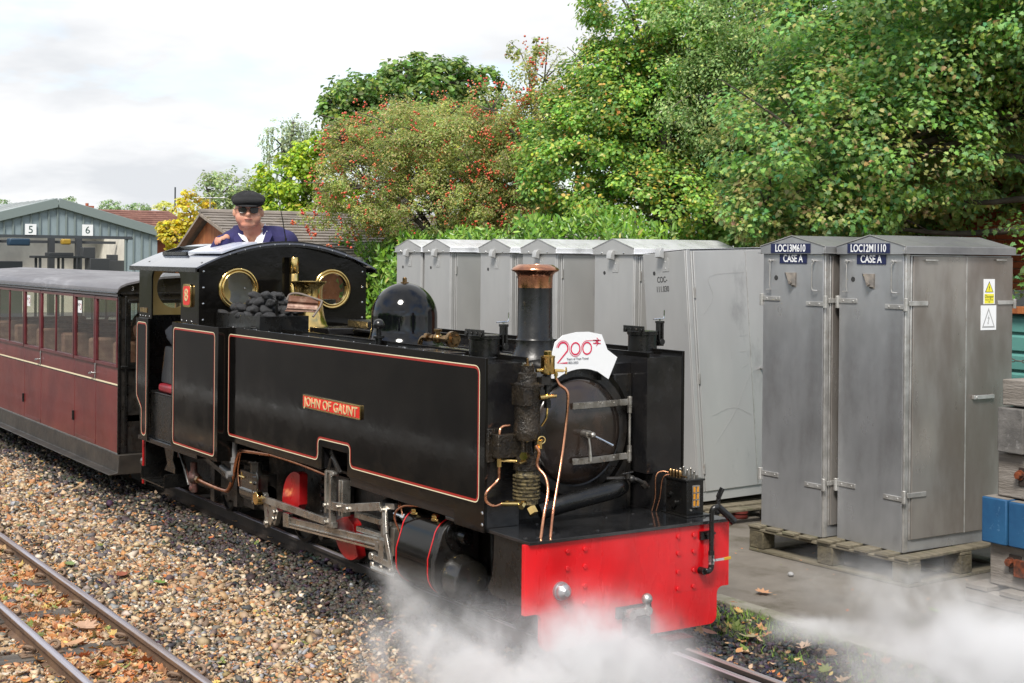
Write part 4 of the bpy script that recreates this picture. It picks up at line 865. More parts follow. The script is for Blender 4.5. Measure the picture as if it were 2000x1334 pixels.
# shirt
shirtm = mat('white_shirt', (.72,.73,.78), .7, bump=.004, bscale=9)
fold = lambda co: .009*noise.noise(co*9)+.008*abs(noise.noise(Vector((co.x*7,co.y*7,co.z*30+co.x*14))))
g = G(); torso(g, .010); remeshed('shirt', g, .009, shirtm, DR, 4, cut=lambda c: (c.z+Z0 > 1.762) or (abs(c.x+.02) < .028 and c.y > .0 and c.z+Z0 > 1.69) , disp=fold)
g = G(); S(g,(-.01,.052,1.695),(.04,.045,.035)); g.build('neck_tee', mat('dark_tee',(.05,.06,.06),.9), DR)
jm = mat('blue_work_jacket', rgb('2a2758'), .85, col2=rgb('201d46'), scale=8, bump=.002, bscale=25)
g = G(); torso(g, .023)
def jcut(c):
    z = c.z+Z0; w = .036 + max(0, 1.70-z)*.32
    if z < 1.60: return c.y > -.04 or z < 1.13
    return z > 1.778 or z < 1.13 or (c.y > -.01 and abs(c.x+.012) < w + (.02 if z > 1.70 else 0))
JK = remeshed('jacket', g, .009, jm, DR, 3, cut=jcut, disp=lambda co: .007*noise.noise(co*9)+.005*abs(noise.noise(Vector((co.x*9,co.y*9,co.z*22)))))
so_ = JK.modifiers.new('thick','SOLIDIFY'); so_.thickness = .006
# collar leaves and lapels
def leaf3(name, m, pts, t=.004, rx=.0):
    g = G(); n = len(pts); P = [Vector((a,b,c-Z0)) for a,b,c in pts]; nn = (P[1]-P[0]).cross(P[2]-P[0]).normalized()
    if nn.y < 0: nn = -nn
    g.v = [tuple(p) for p in P]+[tuple(p+nn*t) for p in P]; g.f = [tuple(range(n)), tuple(range(2*n-1,n-1,-1))]+[(i,(i+1)%n,(i+1)%n+n,i+n) for i in range(n)]
    return g.build(name, m, DR, bevel=.0015)
leaf3('shirt_collar', shirtm, [(-.088,.045,1.765),(-.068,.085,1.738),(-.035,.128,1.668),(-.073,.125,1.690),(-.098,.085,1.725)])
leaf3('shirt_collar', shirtm, [(.055,.030,1.790),(.018,.098,1.725),(-.018,.135,1.652),(.040,.135,1.668),(.066,.075,1.745)])
leaf3('lapel', jm, [(-.105,.07,1.735),(-.078,.128,1.690),(-.055,.152,1.60),(-.11,.145,1.655),(-.125,.11,1.70)])
leaf3('lapel', jm, [(.075,.04,1.775),(.050,.130,1.69),(.018,.155,1.60),(.075,.15,1.665),(.10,.10,1.72)])
# cap
capm = mat('black_wool', (.008,.008,.009), .95, col2=(.014,.014,.015), scale=14, bump=.0016, bscale=90)
g = G(); S(g,(hx,hy-.025,1.927),(.099,.114,.046)); S(g,(hx,hy-.02,1.905),(.086,.10,.035)); S(g,(hx,hy+.02,1.912),(.095,.090,.036)); S(g,(hx,hy-.05,1.938),(.078,.08,.042)); g.cyl((hx,hy-.02,1.967-Z0),(hx,hy-.02,1.972-Z0),.007,10)
remeshed('flat_cap', g, .006, capm, DR, 4, disp=lambda co: .004*math.cos(math.atan2(co.y-hy+.025,co.x-hx)*8)*(co.z+Z0-1.90)*12+.002*noise.noise(co*20))
g = G(); pv = []
for i in range(13):
    a = math.radians(200+140*i/12+0); 
for i in range(15):
    a = math.radians(12+156*i/14); pv.append((hx+.078*math.cos(a), hy-.012+.085*math.sin(a), 1.892, hx+.074*math.cos(a), hy-.005+.128*math.sin(a), 1.890-.012*math.sin(a)))
k0 = 0
for p in pv: g.v += [(p[0],p[1],p[2]-Z0),(p[3],p[4],p[5]-Z0),(p[0],p[1],p[2]-Z0+.006),(p[3],p[4],p[5]-Z0+.005)]
for i in range(14):
    a = 4*i; g.f += [(a,a+1,a+5,a+4),(a+2,a+6,a+7,a+3),(a+1,a+3,a+7,a+5),(a,a+4,a+6,a+2)]
g.build('cap_peak', capm, DR)
# hair, glasses
g = G(); 
for sx in (-1,1): S(g,(hx+sx*.072,hy-.02,1.872),(.006,.024,.022))
S(g,(hx,hy-.075,1.86),(.055,.03,.04)); g.build('hair', mat('brown_hair',(.03,.018,.01),.7,bump=.002,bscale=150), DR)
g = G()
for sx in (-1,1):
    pts = rounded([(hx+sx*.008,1.873),(hx+sx*.058,1.877),(hx+sx*.054,1.846),(hx+sx*.017,1.843)], .012, 4)
    g.plate(pts, [], lambda u,v,w: (u, hy+.092-abs(u-hx)*.32+w, v-Z0), .0025)
g.build('spectacle_lens', mat('dark_lens', (.015,.012,.011), .22), DR)
g = G()
for sx in (-1,1):
    pts = rounded([(hx+sx*.008,1.873),(hx+sx*.058,1.877),(hx+sx*.054,1.846),(hx+sx*.017,1.843)], .012, 4)
    g.tube([(u, hy+.094-abs(u-hx)*.32, v-Z0) for u,v in pts+pts[:1]], .0022, 6, cap=False)
    g.tube([(hx+sx*.058,hy+.076,1.872-Z0),(hx+sx*.077,hy+.05,1.868-Z0),(hx+sx*.080,hy-.01,1.866-Z0)], .002, 6)
g.tube([(hx-.008,hy+.094,1.866-Z0),(hx,hy+.096,1.869-Z0),(hx+.008,hy+.094,1.866-Z0)], .002, 6); g.build('spectacle_frame', mat('black_plastic',(.01,.01,.01),.25), DR)
g = G(); g.tube([(hx-.020,hy+.083,1.8075-Z0),(hx-.008,hy+.0905,1.8085-Z0),(hx+.008,hy+.0905,1.8085-Z0),(hx+.020,hy+.083,1.8075-Z0)], .003, 8); g.build('mouth', mat('lip',rgb('8a4a44'),.5), DR)
g = G()
for sx in (-1,1): g.tube([(hx+sx*.014,hy+.087,1.882-Z0),(hx+sx*.034,hy+.083,1.887-Z0),(hx+sx*.054,hy+.068,1.882-Z0)],.0034,6)
g.build('eyebrows', MATS['brown_hair'], DR)
g = G()
for sx in (-1,1): S(g,(hx+sx*.03,hy+.074,1.862),.008,10,8)
g.build('eye', mat('eye_white',(.5,.48,.46),.3), DR)

for ch in DR.children:                               # lateral axis was laid out mirrored
    ch.data.transform(Matrix.Diagonal((-1,1,1,1))); ch.data.flip_normals()
# ================================================================== CARRIAGE
CA = thing('passenger_carriage', 'maroon narrow gauge passenger carriage with grey roof coupled behind the engine', 'carriage', (-7,0,0))
MAR = mat('maroon_paint', rgb('6c2a28'), .34, col2=rgb('5a2022'), scale=2.5, rvar=.06, bump=.0005, bscale=12, dirt=rgb('4a2323'), dscale=6, dlo=.6, dhi=.85, coat=.08)
MARF = mat('maroon_frame', rgb('60252b'), .32, col2=rgb('4c1b20'), scale=8, coat=.2)
X0, X1, CYW = -9.31, -4.70, .53
seams = [(-9.31,-8.50,'side_panel'),(-8.50,-8.0,'door'),(-8.0,-7.098,'side_panel'),(-7.098,-6.603,'door'),(-6.603,-5.70,'side_panel'),(-5.70,-5.195,'door'),(-5.195,-4.70,'side_panel')]
for s in (1,-1):
    for a, b_, nm in seams:
        g = G(); y0, y1 = sorted((s*-.530, s*-.515)); z0 = .318
        g.box(a+.003, b_-.003, y0, y1, z0, .868); p = g.build(nm, MAR, CA, bevel=.002)
        if nm == 'door' and s == 1:
            g = G(); g.box(a+.02,b_-.006,-.5318,-.5303,.326,.345); g.build('door_rail', MARF, p)
            g = G(); g.cyl((a-.012,-.535,.435),(a-.012,-.535,.50),.010,8); g.build('hinge', BSATIN, p)
            g = G(); g.box(b_-.018,b_+.002,-.536,-.5305,.76,.875); g.cyl((b_-.02,-.536,.80),(b_-.02,-.56,.80),.006,8); g.bar((b_-.02,-.555,.80),(b_-.075,-.557,.795),.014,.008); g.build('door_handle', BRIGHT, p, bevel=.001)
        # window
        f = G(); fy0, fy1 = sorted((s*-.542, s*-.522)); t = .022; A, B = a+.006, b_-.006
        wz0, wz1 = .866, 1.322
        f.box(A,B,fy0,fy1,wz0,wz0+t); f.box(A,B,fy0,fy1,wz1-t,wz1); f.box(A,A+t,fy0,fy1,wz0+t,wz1-t); f.box(B-t,B,fy0,fy1,wz0+t,wz1-t)
        if b_-a > .6: m_ = A+(B-A)*.45; f.box(m_-.008,m_+.008,fy0+.006 if s>0 else fy0,fy1,wz0+t,wz1-t)
        W = f.build('window_frame', MARF, CA, bevel=.004)
        g = G(); y_ = s*-.530; g.box(A+t-.002,B-t+.002,min(y_,y_+s*.004),max(y_,y_+s*.004),wz0+t-.002,wz1-t+.002); g.build('pane', CGLASS, W)
        if s == 1 and nm == 'door':
            g = G(); g.box(A+.075,A+.165,-.5345,-.5335,1.19,1.275); st = g.build('sticker', WHITE, W)
            g = G(); g.lathe((A+.140,-.5346,1.232),[(.022,0),(.022,.0006)],d=(0,-1,0),n=20); g.build('red_ring', LRED, st)
            g = G(); g.lathe((A+.140,-.5353,1.232),[(.016,0),(.016,.0006)],d=(0,-1,0),n=20); g.build('ring_centre', WHITE, st)
            text_mesh('lettering','NO\nDOGS' if False else 'NO', .03, TXT, st, frame((A+.1,-.5350,1.245),(1,0,0),(0,0,1)), extrude=.0002)
g = G(); g.box(X0,X1-.002,-.5318,-.5304,.7515,.7615); g.build('waist_line', CREAM, CA); g = G(); g.box(X0,X1-.002,-.5314,-.5302,.7455,.7515); g.build('waist_dark_line', BSATIN, CA)  # cream line with a thin black strip directly below it
g = G(); 
for s in (-1,1): y0,y1 = sorted((s*.50,s*.532)); g.box(X0,X1,y0,y1,1.322,1.345)
g.build('cant_rail', BSATIN, CA, bevel=.003)
g = G(); g.box(X0+.02,X1-.03,-.50,.50,1.352,1.358); g.build('carriage_ceiling', mat('cream_ceiling',(.45,.41,.33),.6), CA)
g = G(); g.box(X0,X1,-.51,.51,.30,.318); g.build('carriage_floor', BSATIN, CA)
for i, xs_ in enumerate((-9.0,-8.3,-7.6,-6.9,-6.2,-5.5,-4.95)):
    g = G(); g.box(xs_-.03,xs_+.03,-.49,.49,.55,1.02); g.box(xs_-.25,xs_+.25,-.49,.49,.50,.58); g.build('seat', mat('seat_fabric', (.30,.17,.12), .8, col2=(.18,.08,.06), scale=20), CA, bevel=.02)
prof = [(-.550,1.340),(-.552,1.352),(-.548,1.375),(-.530,1.395),(-.49,1.412),(-.40,1.432),(-.25,1.455),(0,1.470)]; prof = prof + [(-a,b_) for a,b_ in prof[:-1][::-1]]
g = G(); ins = offset2(prof, .012); g.plate(prof+[(a,b_-.014) for a,b_ in prof[::-1]], [], lambda u,v,w: (X0-.02+w,u,v), X1-X0+.05)
g.build('carriage_roof', mat('grey_roof_felt', (.125,.12,.13), .5, col2=(.165,.16,.17), scale=1.6, stretch=(.5,3,1), bump=.0015, bscale=10, rvar=.08, dirt=(.36,.36,.38), dscale=2.2, dlo=.56, dhi=.78), CA, ang=30)
g = G()
for s in (-1,1): g.cyl((X0-.02,s*.553,1.347),(X1+.03,s*.553,1.347),.006,8)
g.build('roof_bead', BSATIN, CA)
# end
eo = [(-.53,.318),(.53,.318),(.53,1.34)]+[(a,b_-.016) for a,b_ in prof[::-1][1:-1]]+[(-.53,1.34)]
g = G(); g.plate(eo, [rounded([(-.465,.895),(-.06,.895),(-.06,1.29),(-.465,1.29)],.012,3), rounded([(.06,.895),(.465,.895),(.465,1.29),(.06,1.29)],.012,3)], lambda u,v,w: (X1-w,u,v), .02); EN = g.build('end_panel', BDIRTY, CA, bevel=.002)
g = G()
for y in (-.53,-.485,.485,.53): g.box(X1,X1+.012,y-.008,y+.008,.32,1.33)
g.box(X1,X1+.010,-.52,.52,1.335,1.350); g.box(X1,X1+.014,-.52,.52,.86,.88); g.build('end_bead', BSATIN, EN, bevel=.003)
for y in (-.2625,.2625):
    g = G(); 
    for (a,b_,c,d_) in ((y-.215,y+.215,.88,.90),(y-.215,y+.215,1.285,1.305),(y-.215,y-.195,.90,1.285),(y+.195,y+.215,.90,1.285)): g.box(X1+.001,X1+.018,a,b_,c,d_)
    f = g.build('end_window_frame', BSATIN, EN, bevel=.003); g = G(); g.box(X1-.012,X1-.008,y-.2,y+.2,.89,1.29); g.build('pane', CGLASS, f)
text_mesh('numeral','3',.040,WHITE,EN,frame((X1+.0015,-.443,1.376),(0,1,0),(0,0,1)),extrude=.0006)
g = G()
for s in (-1,1):
    pr = [(s*.528,.314),(s*.538,.314),(s*.545,.20),(s*.600,.192),(s*.600,.186),(s*.535,.186)]
    g.plate(pr, [], lambda u,v,w: (X0+w,u,v), X1-X0+.045)
g.box(X1-.01,X1+.05,-.54,.54,.188,.314); g.build('sole_bar', mat('dark_brown_steel', (.03,.026,.022), .45, .3, col2=(.05,.042,.034), scale=6, bump=.001, bscale=30, rvar=.1), CA, bevel=.003)
g = G(); g.box(X0,X1,-.532,-.528,.3145,.3178); g.build('sill_strip', mat('worn_bright_edge',(.3,.3,.29),.4,.5), CA)
g = G(); g.cyl((X1+.04,0,.25),(X1+.26,0,.26),.02,10); g.box(X1+.04,X1+.08,-.1,.1,.2,.3); g.build('drawbar', BDIRTY, CA)
for x in (-8.6,-8.1,-5.9,-5.4):
    for s in (1,-1):
        g = G(); g.lathe((x,-.21*s,.22),[(.10,-.02),(.135,-.02),(.135,-.012),(.12,-.01),(.118,.022),(.1,.024)],d=(0,-s,0),n=32); g.lathe((x,-.21*s,.22),[(.001,-.01),(.1,-.01),(.1,.005),(.001,.01)],d=(0,-s,0),n=24); g.build('wheel', BDIRTY, CA)
for xa in (-8.85,-6.15):
    g = G()
    for s in (1,-1): g.box(xa,xa+1.0,s*.27-.01,s*.27+.01,.17,.26)
    g.box(xa+.1,xa+.9,-.28,.28,.20,.30); g.build('bogie_frame', BDIRTY, CA)
g = G()
for x in (-7.7,-6.9,-5.95): g.box(x,x+.06,-.45,-.41,.12,.19)
g.build('under_floor_bracket', mat('grey_pipe',(.2,.2,.2),.5,.3), CA)
# seated passenger seen through the glass
PS = thing('person', 'seated passenger in a pale top seen dimly through the last carriage window', 'person', (-5.02,-.25,.58)); PS['_o']=(0,0,0)
g = G(); Z0_ = Z0
def S2(c, r): g.sphere(c, 1, 16, 10, r)
S2((0,0,.10),(.14,.10,.12)); S2((0,0,.25),(.15,.10,.17)); S2((0,0,.38),(.14,.08,.08)); 
for t in np.linspace(0,1,6): S2((-.15+.03*t,0.02-.10*t,.36-.16*t),(.045,.045,.05)); S2((.15-.03*t,0.02-.10*t,.36-.16*t),(.045,.045,.05))
for t in np.linspace(0,1,7): S2((-.08,-.02,.06),(.07,.07,.07)); S2((.05+.30*t,-.05,.03),(.065,.065,.06)); S2((.05+.30*t,.06,.03),(.065,.065,.06))
remeshed('clothed_body', g, .012, mat('pale_top',(.65,.64,.6),.9), PS, 3)
g = G(); S2((0,0,.52),(.07,.085,.10)); S2((0,0,.43),(.05,.05,.07)); S2((.08,0,.515),(.015,.012,.015)); remeshed('head', g, .009, skin, PS, 3)
g = G(); S2((-.015,0,.555),(.078,.088,.085)); remeshed('hair', g, .009, MATS['brown_hair'], PS, 3)

# ================================================================== CABINETS
SS1 = mat('dull_stainless_steel', (.46,.465,.475), .34, .62, col2=(.28,.283,.29), scale=2.2, stretch=(1,1,.5), rvar=.08, bump=.0004, bscale=50, dirt=(.17,.155,.145), dscale=2.4, dlo=.5, dhi=.78)
SS1W = mat('warm_tinted_stainless', (.40,.375,.35), .34, .62, col2=(.25,.225,.205), scale=2.0, stretch=(1,1,.4), rvar=.08, bump=.0004, bscale=50, dirt=(.20,.165,.14), dscale=2.0, dlo=.48, dhi=.75)  # warmer, browner tint than the fronts, for the side doors only
SS2 = mat('grey_aluminium', (.47,.47,.46), .42, .4, col2=(.40,.40,.395), scale=1.8, stretch=(1,1,.4), rvar=.06, bump=.0003, bscale=40, dirt=(.22,.22,.22), dscale=3, dlo=.58, dhi=.8)
SSE = mat('bright_folded_edge', (.55,.54,.52), .35, .6, col2=(.36,.35,.33), scale=12, dirt=(.30,.21,.13), dscale=16, dlo=.6, dhi=.8)
SSR = mat('pale_metal_roof', (.80,.81,.84), .30, .35, col2=(.66,.67,.70), scale=3, rvar=.1, dirt=(.55,.56,.58), dscale=7, dlo=.55, dhi=.7)
SSR1 = mat('dull_metal_roof', (.24,.24,.24), .45, .4, col2=(.16,.16,.165), scale=3, rvar=.1, dirt=(.3,.29,.27), dscale=8, dlo=.6, dhi=.8)
RUB = mat('dark_rubber', (.03,.03,.03), .7)
def cabinet(name, label, w, d, he, hp, m, mr, kind, group):
    t = thing(name, label, 'cabinet', (0,0,0), group); h = w/2
    g = G(); g.box(-h+.012,h-.006,.012,d-.004,0,he-.004); b = g.build('cabinet_body', m, t, bevel=.002)
    g = G(); z0 = .0 ; z1 = he-.004
    g.box(-h,h-.012,0,.012,z0,z1); DRo = g.build('front_door', m, t, bevel=.002)
    g = G(); g.box(h-.012,h,.004,.034,0,he); g.box(h-.0065,h+.0005,.040,.052,.06,he-.01); g.build('corner_post', SSE if kind=='loc' else m, t, bevel=.003)
    # side doors
    sp = .055+(d-.06)*.52
    ms_ = SS1W if kind == 'loc' else m
    g = G(); g.box(h-.006,h+.004,.055,sp-.003,.062,he-.012); sd1 = g.build('side_door', ms_, t, bevel=.0025)
    g = G(); g.box(h-.006,h+.004,sp+.003,d-.004,.062,he-.012); sd2 = g.build('side_door', ms_, t, bevel=.0025)
    g = G(); g.box(h-.002,h+.0055,sp-.0035,sp+.0035,.062,he-.012); g.build('door_edge_strip', SSE, t)
    if hp:
        o = .012; fz = .038
        sec = [(-h-o,he),(h+o,he),(h+o,he+fz),(0,hp),(-h-o,he+fz)]
        g = G(); g.plate(sec, [], lambda u,v,w_: (u,-o+w_,v), d+2*o); rf = g.build('cabinet_roof', mr, t, bevel=.0025)
        g = G(); g.bar((h+o,-o-.01,he+.001),(h+o+.0,d+.03,he+.001),.030,.004,up=(0,0,1)); g.bar((-h-o,-o-.01,he+.001),(-h-o,d+.03,he+.001),.020,.004,up=(0,0,1)); g.build('drip_lip', mr, rf, bevel=.001)
        g = G(); g.plate([(-h-.008,he-.004),(h+.006,he-.004),(h+.006,he+fz-.004),(0,hp-.008),(-h-.008,he+fz-.004)],[],lambda u,v,w_:(u,-o-.003+w_,v),.003); g.build('gable_plate', m, rf, bevel=.001)
        g = G(); g.bar((h+o,-o-.004,he+fz),(0,-o-.004,hp),.004,.005,up=(0,1,0)); g.bar((-h-o,-o-.004,he+fz),(0,-o-.004,hp),.004,.005,up=(0,1,0)); g.build('gable_edge', SSE, rf)
    if kind == 'loc':
        for hz in (1.235,.277):
            for sx in (-1,1):
                g = G(); a = sx*(h-.004); g.box(min(a,a-sx*.125),max(a,a-sx*.125),-.006,0,hz-.012-.01*sx,hz+.012-.01*sx); g.cyl((a+sx*.012,-.004,hz-.03),(a+sx*.012,-.004,hz+.035),.0115,10)
                for q in (.03,.10): g.dome((a-sx*q,-.006,hz-.01*sx),(0,-1,0),.006,.003)
                if sx > 0: g.box(h+.004,h+.010,.02,.155,hz-.004,hz+.02)
                g.build('strap_hinge', SSE, t, bevel=.0015)
        for sx in (-1,1):
            g = G(); X = sx*.158; g.cyl((X,0,1.452),(X,-.03,1.452),.006,8); g.tube([(X+.008*math.cos(a),-.022,1.447+.012*math.sin(a)) for a in np.linspace(0,2*PI,12)],.0028,6); g.tube([(X+.004,-.022,1.437),(X-.004*sx,-.024,1.32),(X-.008*sx,-.022,1.295),(X-.03+.02*(sx>0)+.0,-.016,1.293)] if sx<0 else [(X-.004,-.022,1.437),(X-.004,-.024,1.315),(X,-.022,1.297),(X+.028,-.014,1.295)],.0032,6); g.build('wire_hook', SSE, t)
        g = G(); g.plate([(-.064,1.388),(.022,1.388),(.022,1.312),(-.008,1.312)],[],lambda u,v,w_:(u,-w_,v),.004)
        k=len(g.v); g.v += [(-.064,-.004,1.388),(-.020,-.040,1.388),(.018,-.004,1.388),(.0,-.034,1.325),(.018,-.004,1.318),(-.008,-.004,1.318)]; g.f += [(k,k+1,k+2),(k+1,k+3,k+4,k+2),(k,k+5,k+3,k+1)]
        g.cyl((.002,-.035,1.335),(.002,-.02,1.335),.009,10); g.build('lock_hood', mat('dusty_metal',(.24,.21,.18),.55,.4,col2=(.13,.12,.11),scale=20), t)
        G().lathe((-.128,0,1.358),[(.0135,0),(.0135,.002)],d=(0,-1,0),n=16).build('rubber_plug', RUB, t)
        g = G(); g.box(h+.004,h+.014,sp+.05,sp+.057,.745,.765); g.box(h+.004,h+.014,sp+.20,sp+.207,.745,.765); g.box(h+.014,h+.019,sp+.05,sp+.207,.745,.765); g.dome((h+.019,sp+.07,.755),(1,0,0),.006,.005); g.build('side_handle', SSE, t, bevel=.001)
        g = G(); g.box(h+.004,h+.010,sp+.24,d+.01,1.232,1.252); g.cyl((h+.008,d+.006,1.21),(h+.008,d+.006,1.26),.010,8); g.box(h+.004,h+.016,.13,.22,he-.035,he-.028); g.box(h+.004,h+.016,sp+.22,sp+.30,he-.03,he-.023); split_build(g,'side_catch', SSE, t, bevel=.001)
    else:
        cz = he-.01
        g = G(); g.plate([(-.032,cz-.115),(.032,cz-.115),(.032,cz-.03),(-.032,cz-.03)],[],lambda u,v,w_:(u+.012,-.003+w_,v),.003)
        pr = [(0,cz+.035),(-.016,cz+.035),(-.030,cz+.015),(-.034,cz-.022),(-.005,cz-.030),(0,cz-.03)]
        k = len(g.v); g.v += [(-.028,a-.016,b_) for a,b_ in pr]+[(.022,a-.016,b_) for a,b_ in pr]; n_ = len(pr); g.f += [tuple(range(k,k+n_)),tuple(range(k+2*n_-1,k+n_-1,-1))]+[(k+i,k+(i+1)%n_,k+(i+1)%n_+n_,k+i+n_) for i in range(n_)]
        for z in (cz-.055,cz-.095): g.dome((.012,-.003,z),(0,-1,0),.005,.003)
        g.build('lock_cover', m, t, bevel=.001)
        g = G()
        if hp:
            for x in (-h*.55,h*.55): g.dome((x,-.016,he+.008),(0,-1,0),.008,.005)
        g.build('roof_bolt', BRIGHT, t) if g.v else None
        G().lathe((-.11,0,cz-.12),[(.0125,0),(.0125,.002)],d=(0,-1,0),n=16).build('rubber_plug', RUB, t)
        for hz in (1.28,.75,.2): g = G(); g.box(h-.001,h+.006,.046,.060,hz-.03,hz+.035); g.cyl((h+.006,.050,hz-.03),(h+.006,.050,hz+.03),.006,8); g.build('pin_hinge', SSE, t)
        g = G(); g.cyl((h+.004,sp+.075,.79),(h+.045,sp+.075,.785),.011,10); g.build('side_handle', BRIGHT, t)
    return t
GR = 'metal lineside equipment cabinets behind the engine'
NAVY = mat('navy_plate', rgb('1c2348'), .4)
def loc_signs(t, txt):
    g = G(); g.box(-.153,.137,-.019,-.0155,1.492,1.543) if True else None
    a = g.build('name_sign', NAVY, t, bevel=.0006); text_mesh('lettering', txt, .055, WHITE, a, frame((-.008,-.0195,1.5165),(1,0,0),(0,0,1)), extrude=.0003, offset=.0010, sx=.78, space=.98)
    g = G(); g.box(-.100,.098,-.0045,-.0005,1.436,1.489); a = g.build('name_sign', NAVY, t, bevel=.0006); text_mesh('lettering','CASE A',.055,WHITE,a,frame((-.001,-.005,1.4615),(1,0,0),(0,0,1)),extrude=.0003,offset=.0010,sx=.80)
c12 = cabinet('equipment_cabinet','weathered steel cabinet lettered LOC12M1110 CASE A with electrical warning stickers',.452,.81,1.491,1.586,SS1,SSR1,'loc',GR)
c13 = dup(c12, (-1.262,2.05,.144), (0,0,.03), 'weathered steel cabinet lettered LOC13M610 CASE A, left of the LOC12M1110 one')
loc_signs(c12,'LOC12M1110'); loc_signs(c13,'LOC13M610')
c12.location = (-.778,2.127,.144); c12.rotation_euler = (0,0,-.012)
# stickers on LOC12 side
hY = .226+.0045
yl = mat('sticker_yellow', rgb('e6dc3c'), .5)
g = G(); g.box(hY,hY+.0012,.575,.662,1.235,1.365); st = g.build('warning_sticker', WHITE, c12)
def tri_on(name, y, z, w_, h_, m, par, x): g = G(); g.v = [(x,y-w_/2,z),(x,y+w_/2,z),(x,y,z+h_)]; g.f=[(0,1,2)]; return g.build(name, m, par, smooth=False)
BK = mat('print_black',(.02,.02,.02),.5); GP = mat('print_grey',(.35,.35,.35),.5)
tri_on('triangle_border', .6185, 1.296, .066, .058, BK, st, hY+.0016); tri_on('triangle', .6185, 1.299, .054, .048, yl, st, hY+.0020)
bolt = [(.004,.040),(-.007,.022),(-.001,.022),(-.005,.006),(-.008,.008),(-.004,-.002),(.002,.006),(-.002,.005),(.006,.026),(.0,.026)]
def boltm(y,z,k,m,par,x): g=G(); g.v=[(x,y+a*k,z+b_*k) for a,b_ in bolt]; g.f=[tuple(range(len(bolt)))]; return g.build('lightning_flash',m,par,smooth=False)
boltm(.6185,1.305,.75,BK,st,hY+.0024)
g = G(); g.box(hY+.0013,hY+.0017,.582,.655,1.238,1.288); g.build('yellow_field', yl, st)
text_mesh('lettering','Danger',.024,BK,st,frame((hY+.002,.6185,1.274),(0,1,0),(0,0,1)),extrude=.0001); text_mesh('lettering','Electric shock\nrisk',.0105,BK,st,frame((hY+.002,.6185,1.252),(0,1,0),(0,0,1)),extrude=.0001)
g = G(); g.box(hY,hY+.0012,.555,.675,1.100,1.228); s2 = g.build('paper_notice', WHITE, c12)
tri_on('triangle_border', .615, 1.112, .100, .104, GP, s2, hY+.0016); tri_on('triangle', .615, 1.120, .078, .080, WHITE, s2, hY+.0020); boltm(.615,1.130,1.35,GP,s2,hY+.0024)
# back row
back = [(-6.39,2.50,'leftmost grey cabinet in the row behind the dome, next to the hedge'),(-5.90,2.50,'grey cabinet second from the hedge, behind the dome'),(-4.99,2.50,'grey cabinet third from the hedge, between dome and chimney'),(-4.38,2.50,'grey cabinet just left of the chimney, fourth from the hedge'),(-3.46,2.50,'grey cabinet behind the white headboard, with a mottled pale roof')]
base = cabinet('equipment_cabinet', back[0][2], .445,.93,1.430,1.536,SS2,SSR,'plain',GR); base.location = (back[0][0],back[0][1],.212)
for i,(x,y,lb) in enumerate(back[1:]): dup(base,(x,y,.212-.004*i),(0,0,.006*(i-1)),lb)
coc = cabinet('equipment_cabinet','flat topped leaning grey cabinet lettered COC-111.030 with scratched side door',.445,.86,1.55,0,SS2,SSR,'plain',GR)
coc.location = (-2.552,2.322,.098); coc.rotation_euler = (math.radians(1.6),math.radians(-3.8),math.radians(-2))
g = G(); g.box(-.225,.225,0,.86,1.551,1.553); g.build('cabinet_top', SSR, coc)
text_mesh('lettering','COC-',.052,BK,coc,frame((-.03,-.0015,1.375),(1,0,0),(0,0,1)),extrude=.0004,offset=0,sx=.8); text_mesh('lettering','111.030',.052,BK,coc,frame((-.03,-.0015,1.315),(1,0,0),(0,0,1)),extrude=.0004,offset=0,sx=.8)
sc_ = G()
for pts in ([(.10,.35),(.28,.55),(.40,.75),(.52,.80)],[(.08,.52),(.25,.56),(.40,.50)],[(.06,1.15),(.14,1.25),(.12,1.38),(.4,1.40)],[(.33,1.0),(.40,1.005)],[(.33,.9),(.38,.905)],[(.26,.86),(.265,.90)],[(.34,.80),(.39,.82)]):
    P = smooth_path([(.2305,a+.05,b_) for a,b_ in pts],4); sc_.tube(P,.0006,4,cap=False)
sc_.build('scratch_mark', mat('dark_scratch',(.27,.27,.27),.6), coc)

# ---- pallets
WOODG = mat('weathered_pallet_wood', (.17,.145,.10), .85, col2=(.10,.085,.055), scale=6, stretch=(1,6,6), bump=.004, bscale=14, dirt=(.10,.12,.05), dscale=5, dlo=.55, dhi=.8)
WOODB = mat('chipboard_block', (.12,.10,.06), .95, col2=(.06,.05,.03), scale=16, bump=.008, bscale=60, dirt=(.30,.28,.22), dscale=50, dlo=.62, dhi=.72)
def pallet(label, loc, rz, w, d, n):
    t = thing('pallet', label, 'pallet', (0,0,0), 'pallets under the cabinets')
    for i in range(n):
        x = -w/2 + (w-.085)*i/(n-1); g = G(); j = rng.uniform(-.006,.006)
        g.box(x,x+.085,-.010+j,d,.128,.143); g.build('deck_board', WOODG, t, bevel=.003)
    for y in (0,d/2-.05,d-.1):
        g = G(); g.box(-w/2-.0,w/2,y,y+.09,.112,.127); g.build('stringer_board', WOODG, t, bevel=.003)
        g = G(); g.box(-w/2,w/2,y,y+.09,.0,.016); g.build('base_board', WOODG, t, bevel=.003)
        for x in (-w/2,-.05,w/2-.105): g = G(); g.box(x,x+.105,y+.001,y+.095,.0165,.1115); g.build('block', WOODB, t, bevel=.006)
    for x in (-w/2,w/2-.105): g = G(); g.box(x+.002,x+.10,.0+.095,d-.11,.0005,.0155); g.build('base_board', WOODG, t)
    t.location = loc; t.rotation_euler = (0,0,rz); return t
pallet('mossy wooden pallet under the two LOC cabinets', (-.985,2.018,.002), .045, 1.09, .90, 9)
pallet('wooden pallet under the leaning COC cabinet', (-2.56,2.30,-.050), -.03, .9, .9, 7)
for i,(x,_,lb) in enumerate(back):
    pallet('wooden pallet raised under the '+['leftmost','second','third','fourth','fifth'][i]+' cabinet of the back row', (x,2.49,.066), 0, .5, .95, 4)
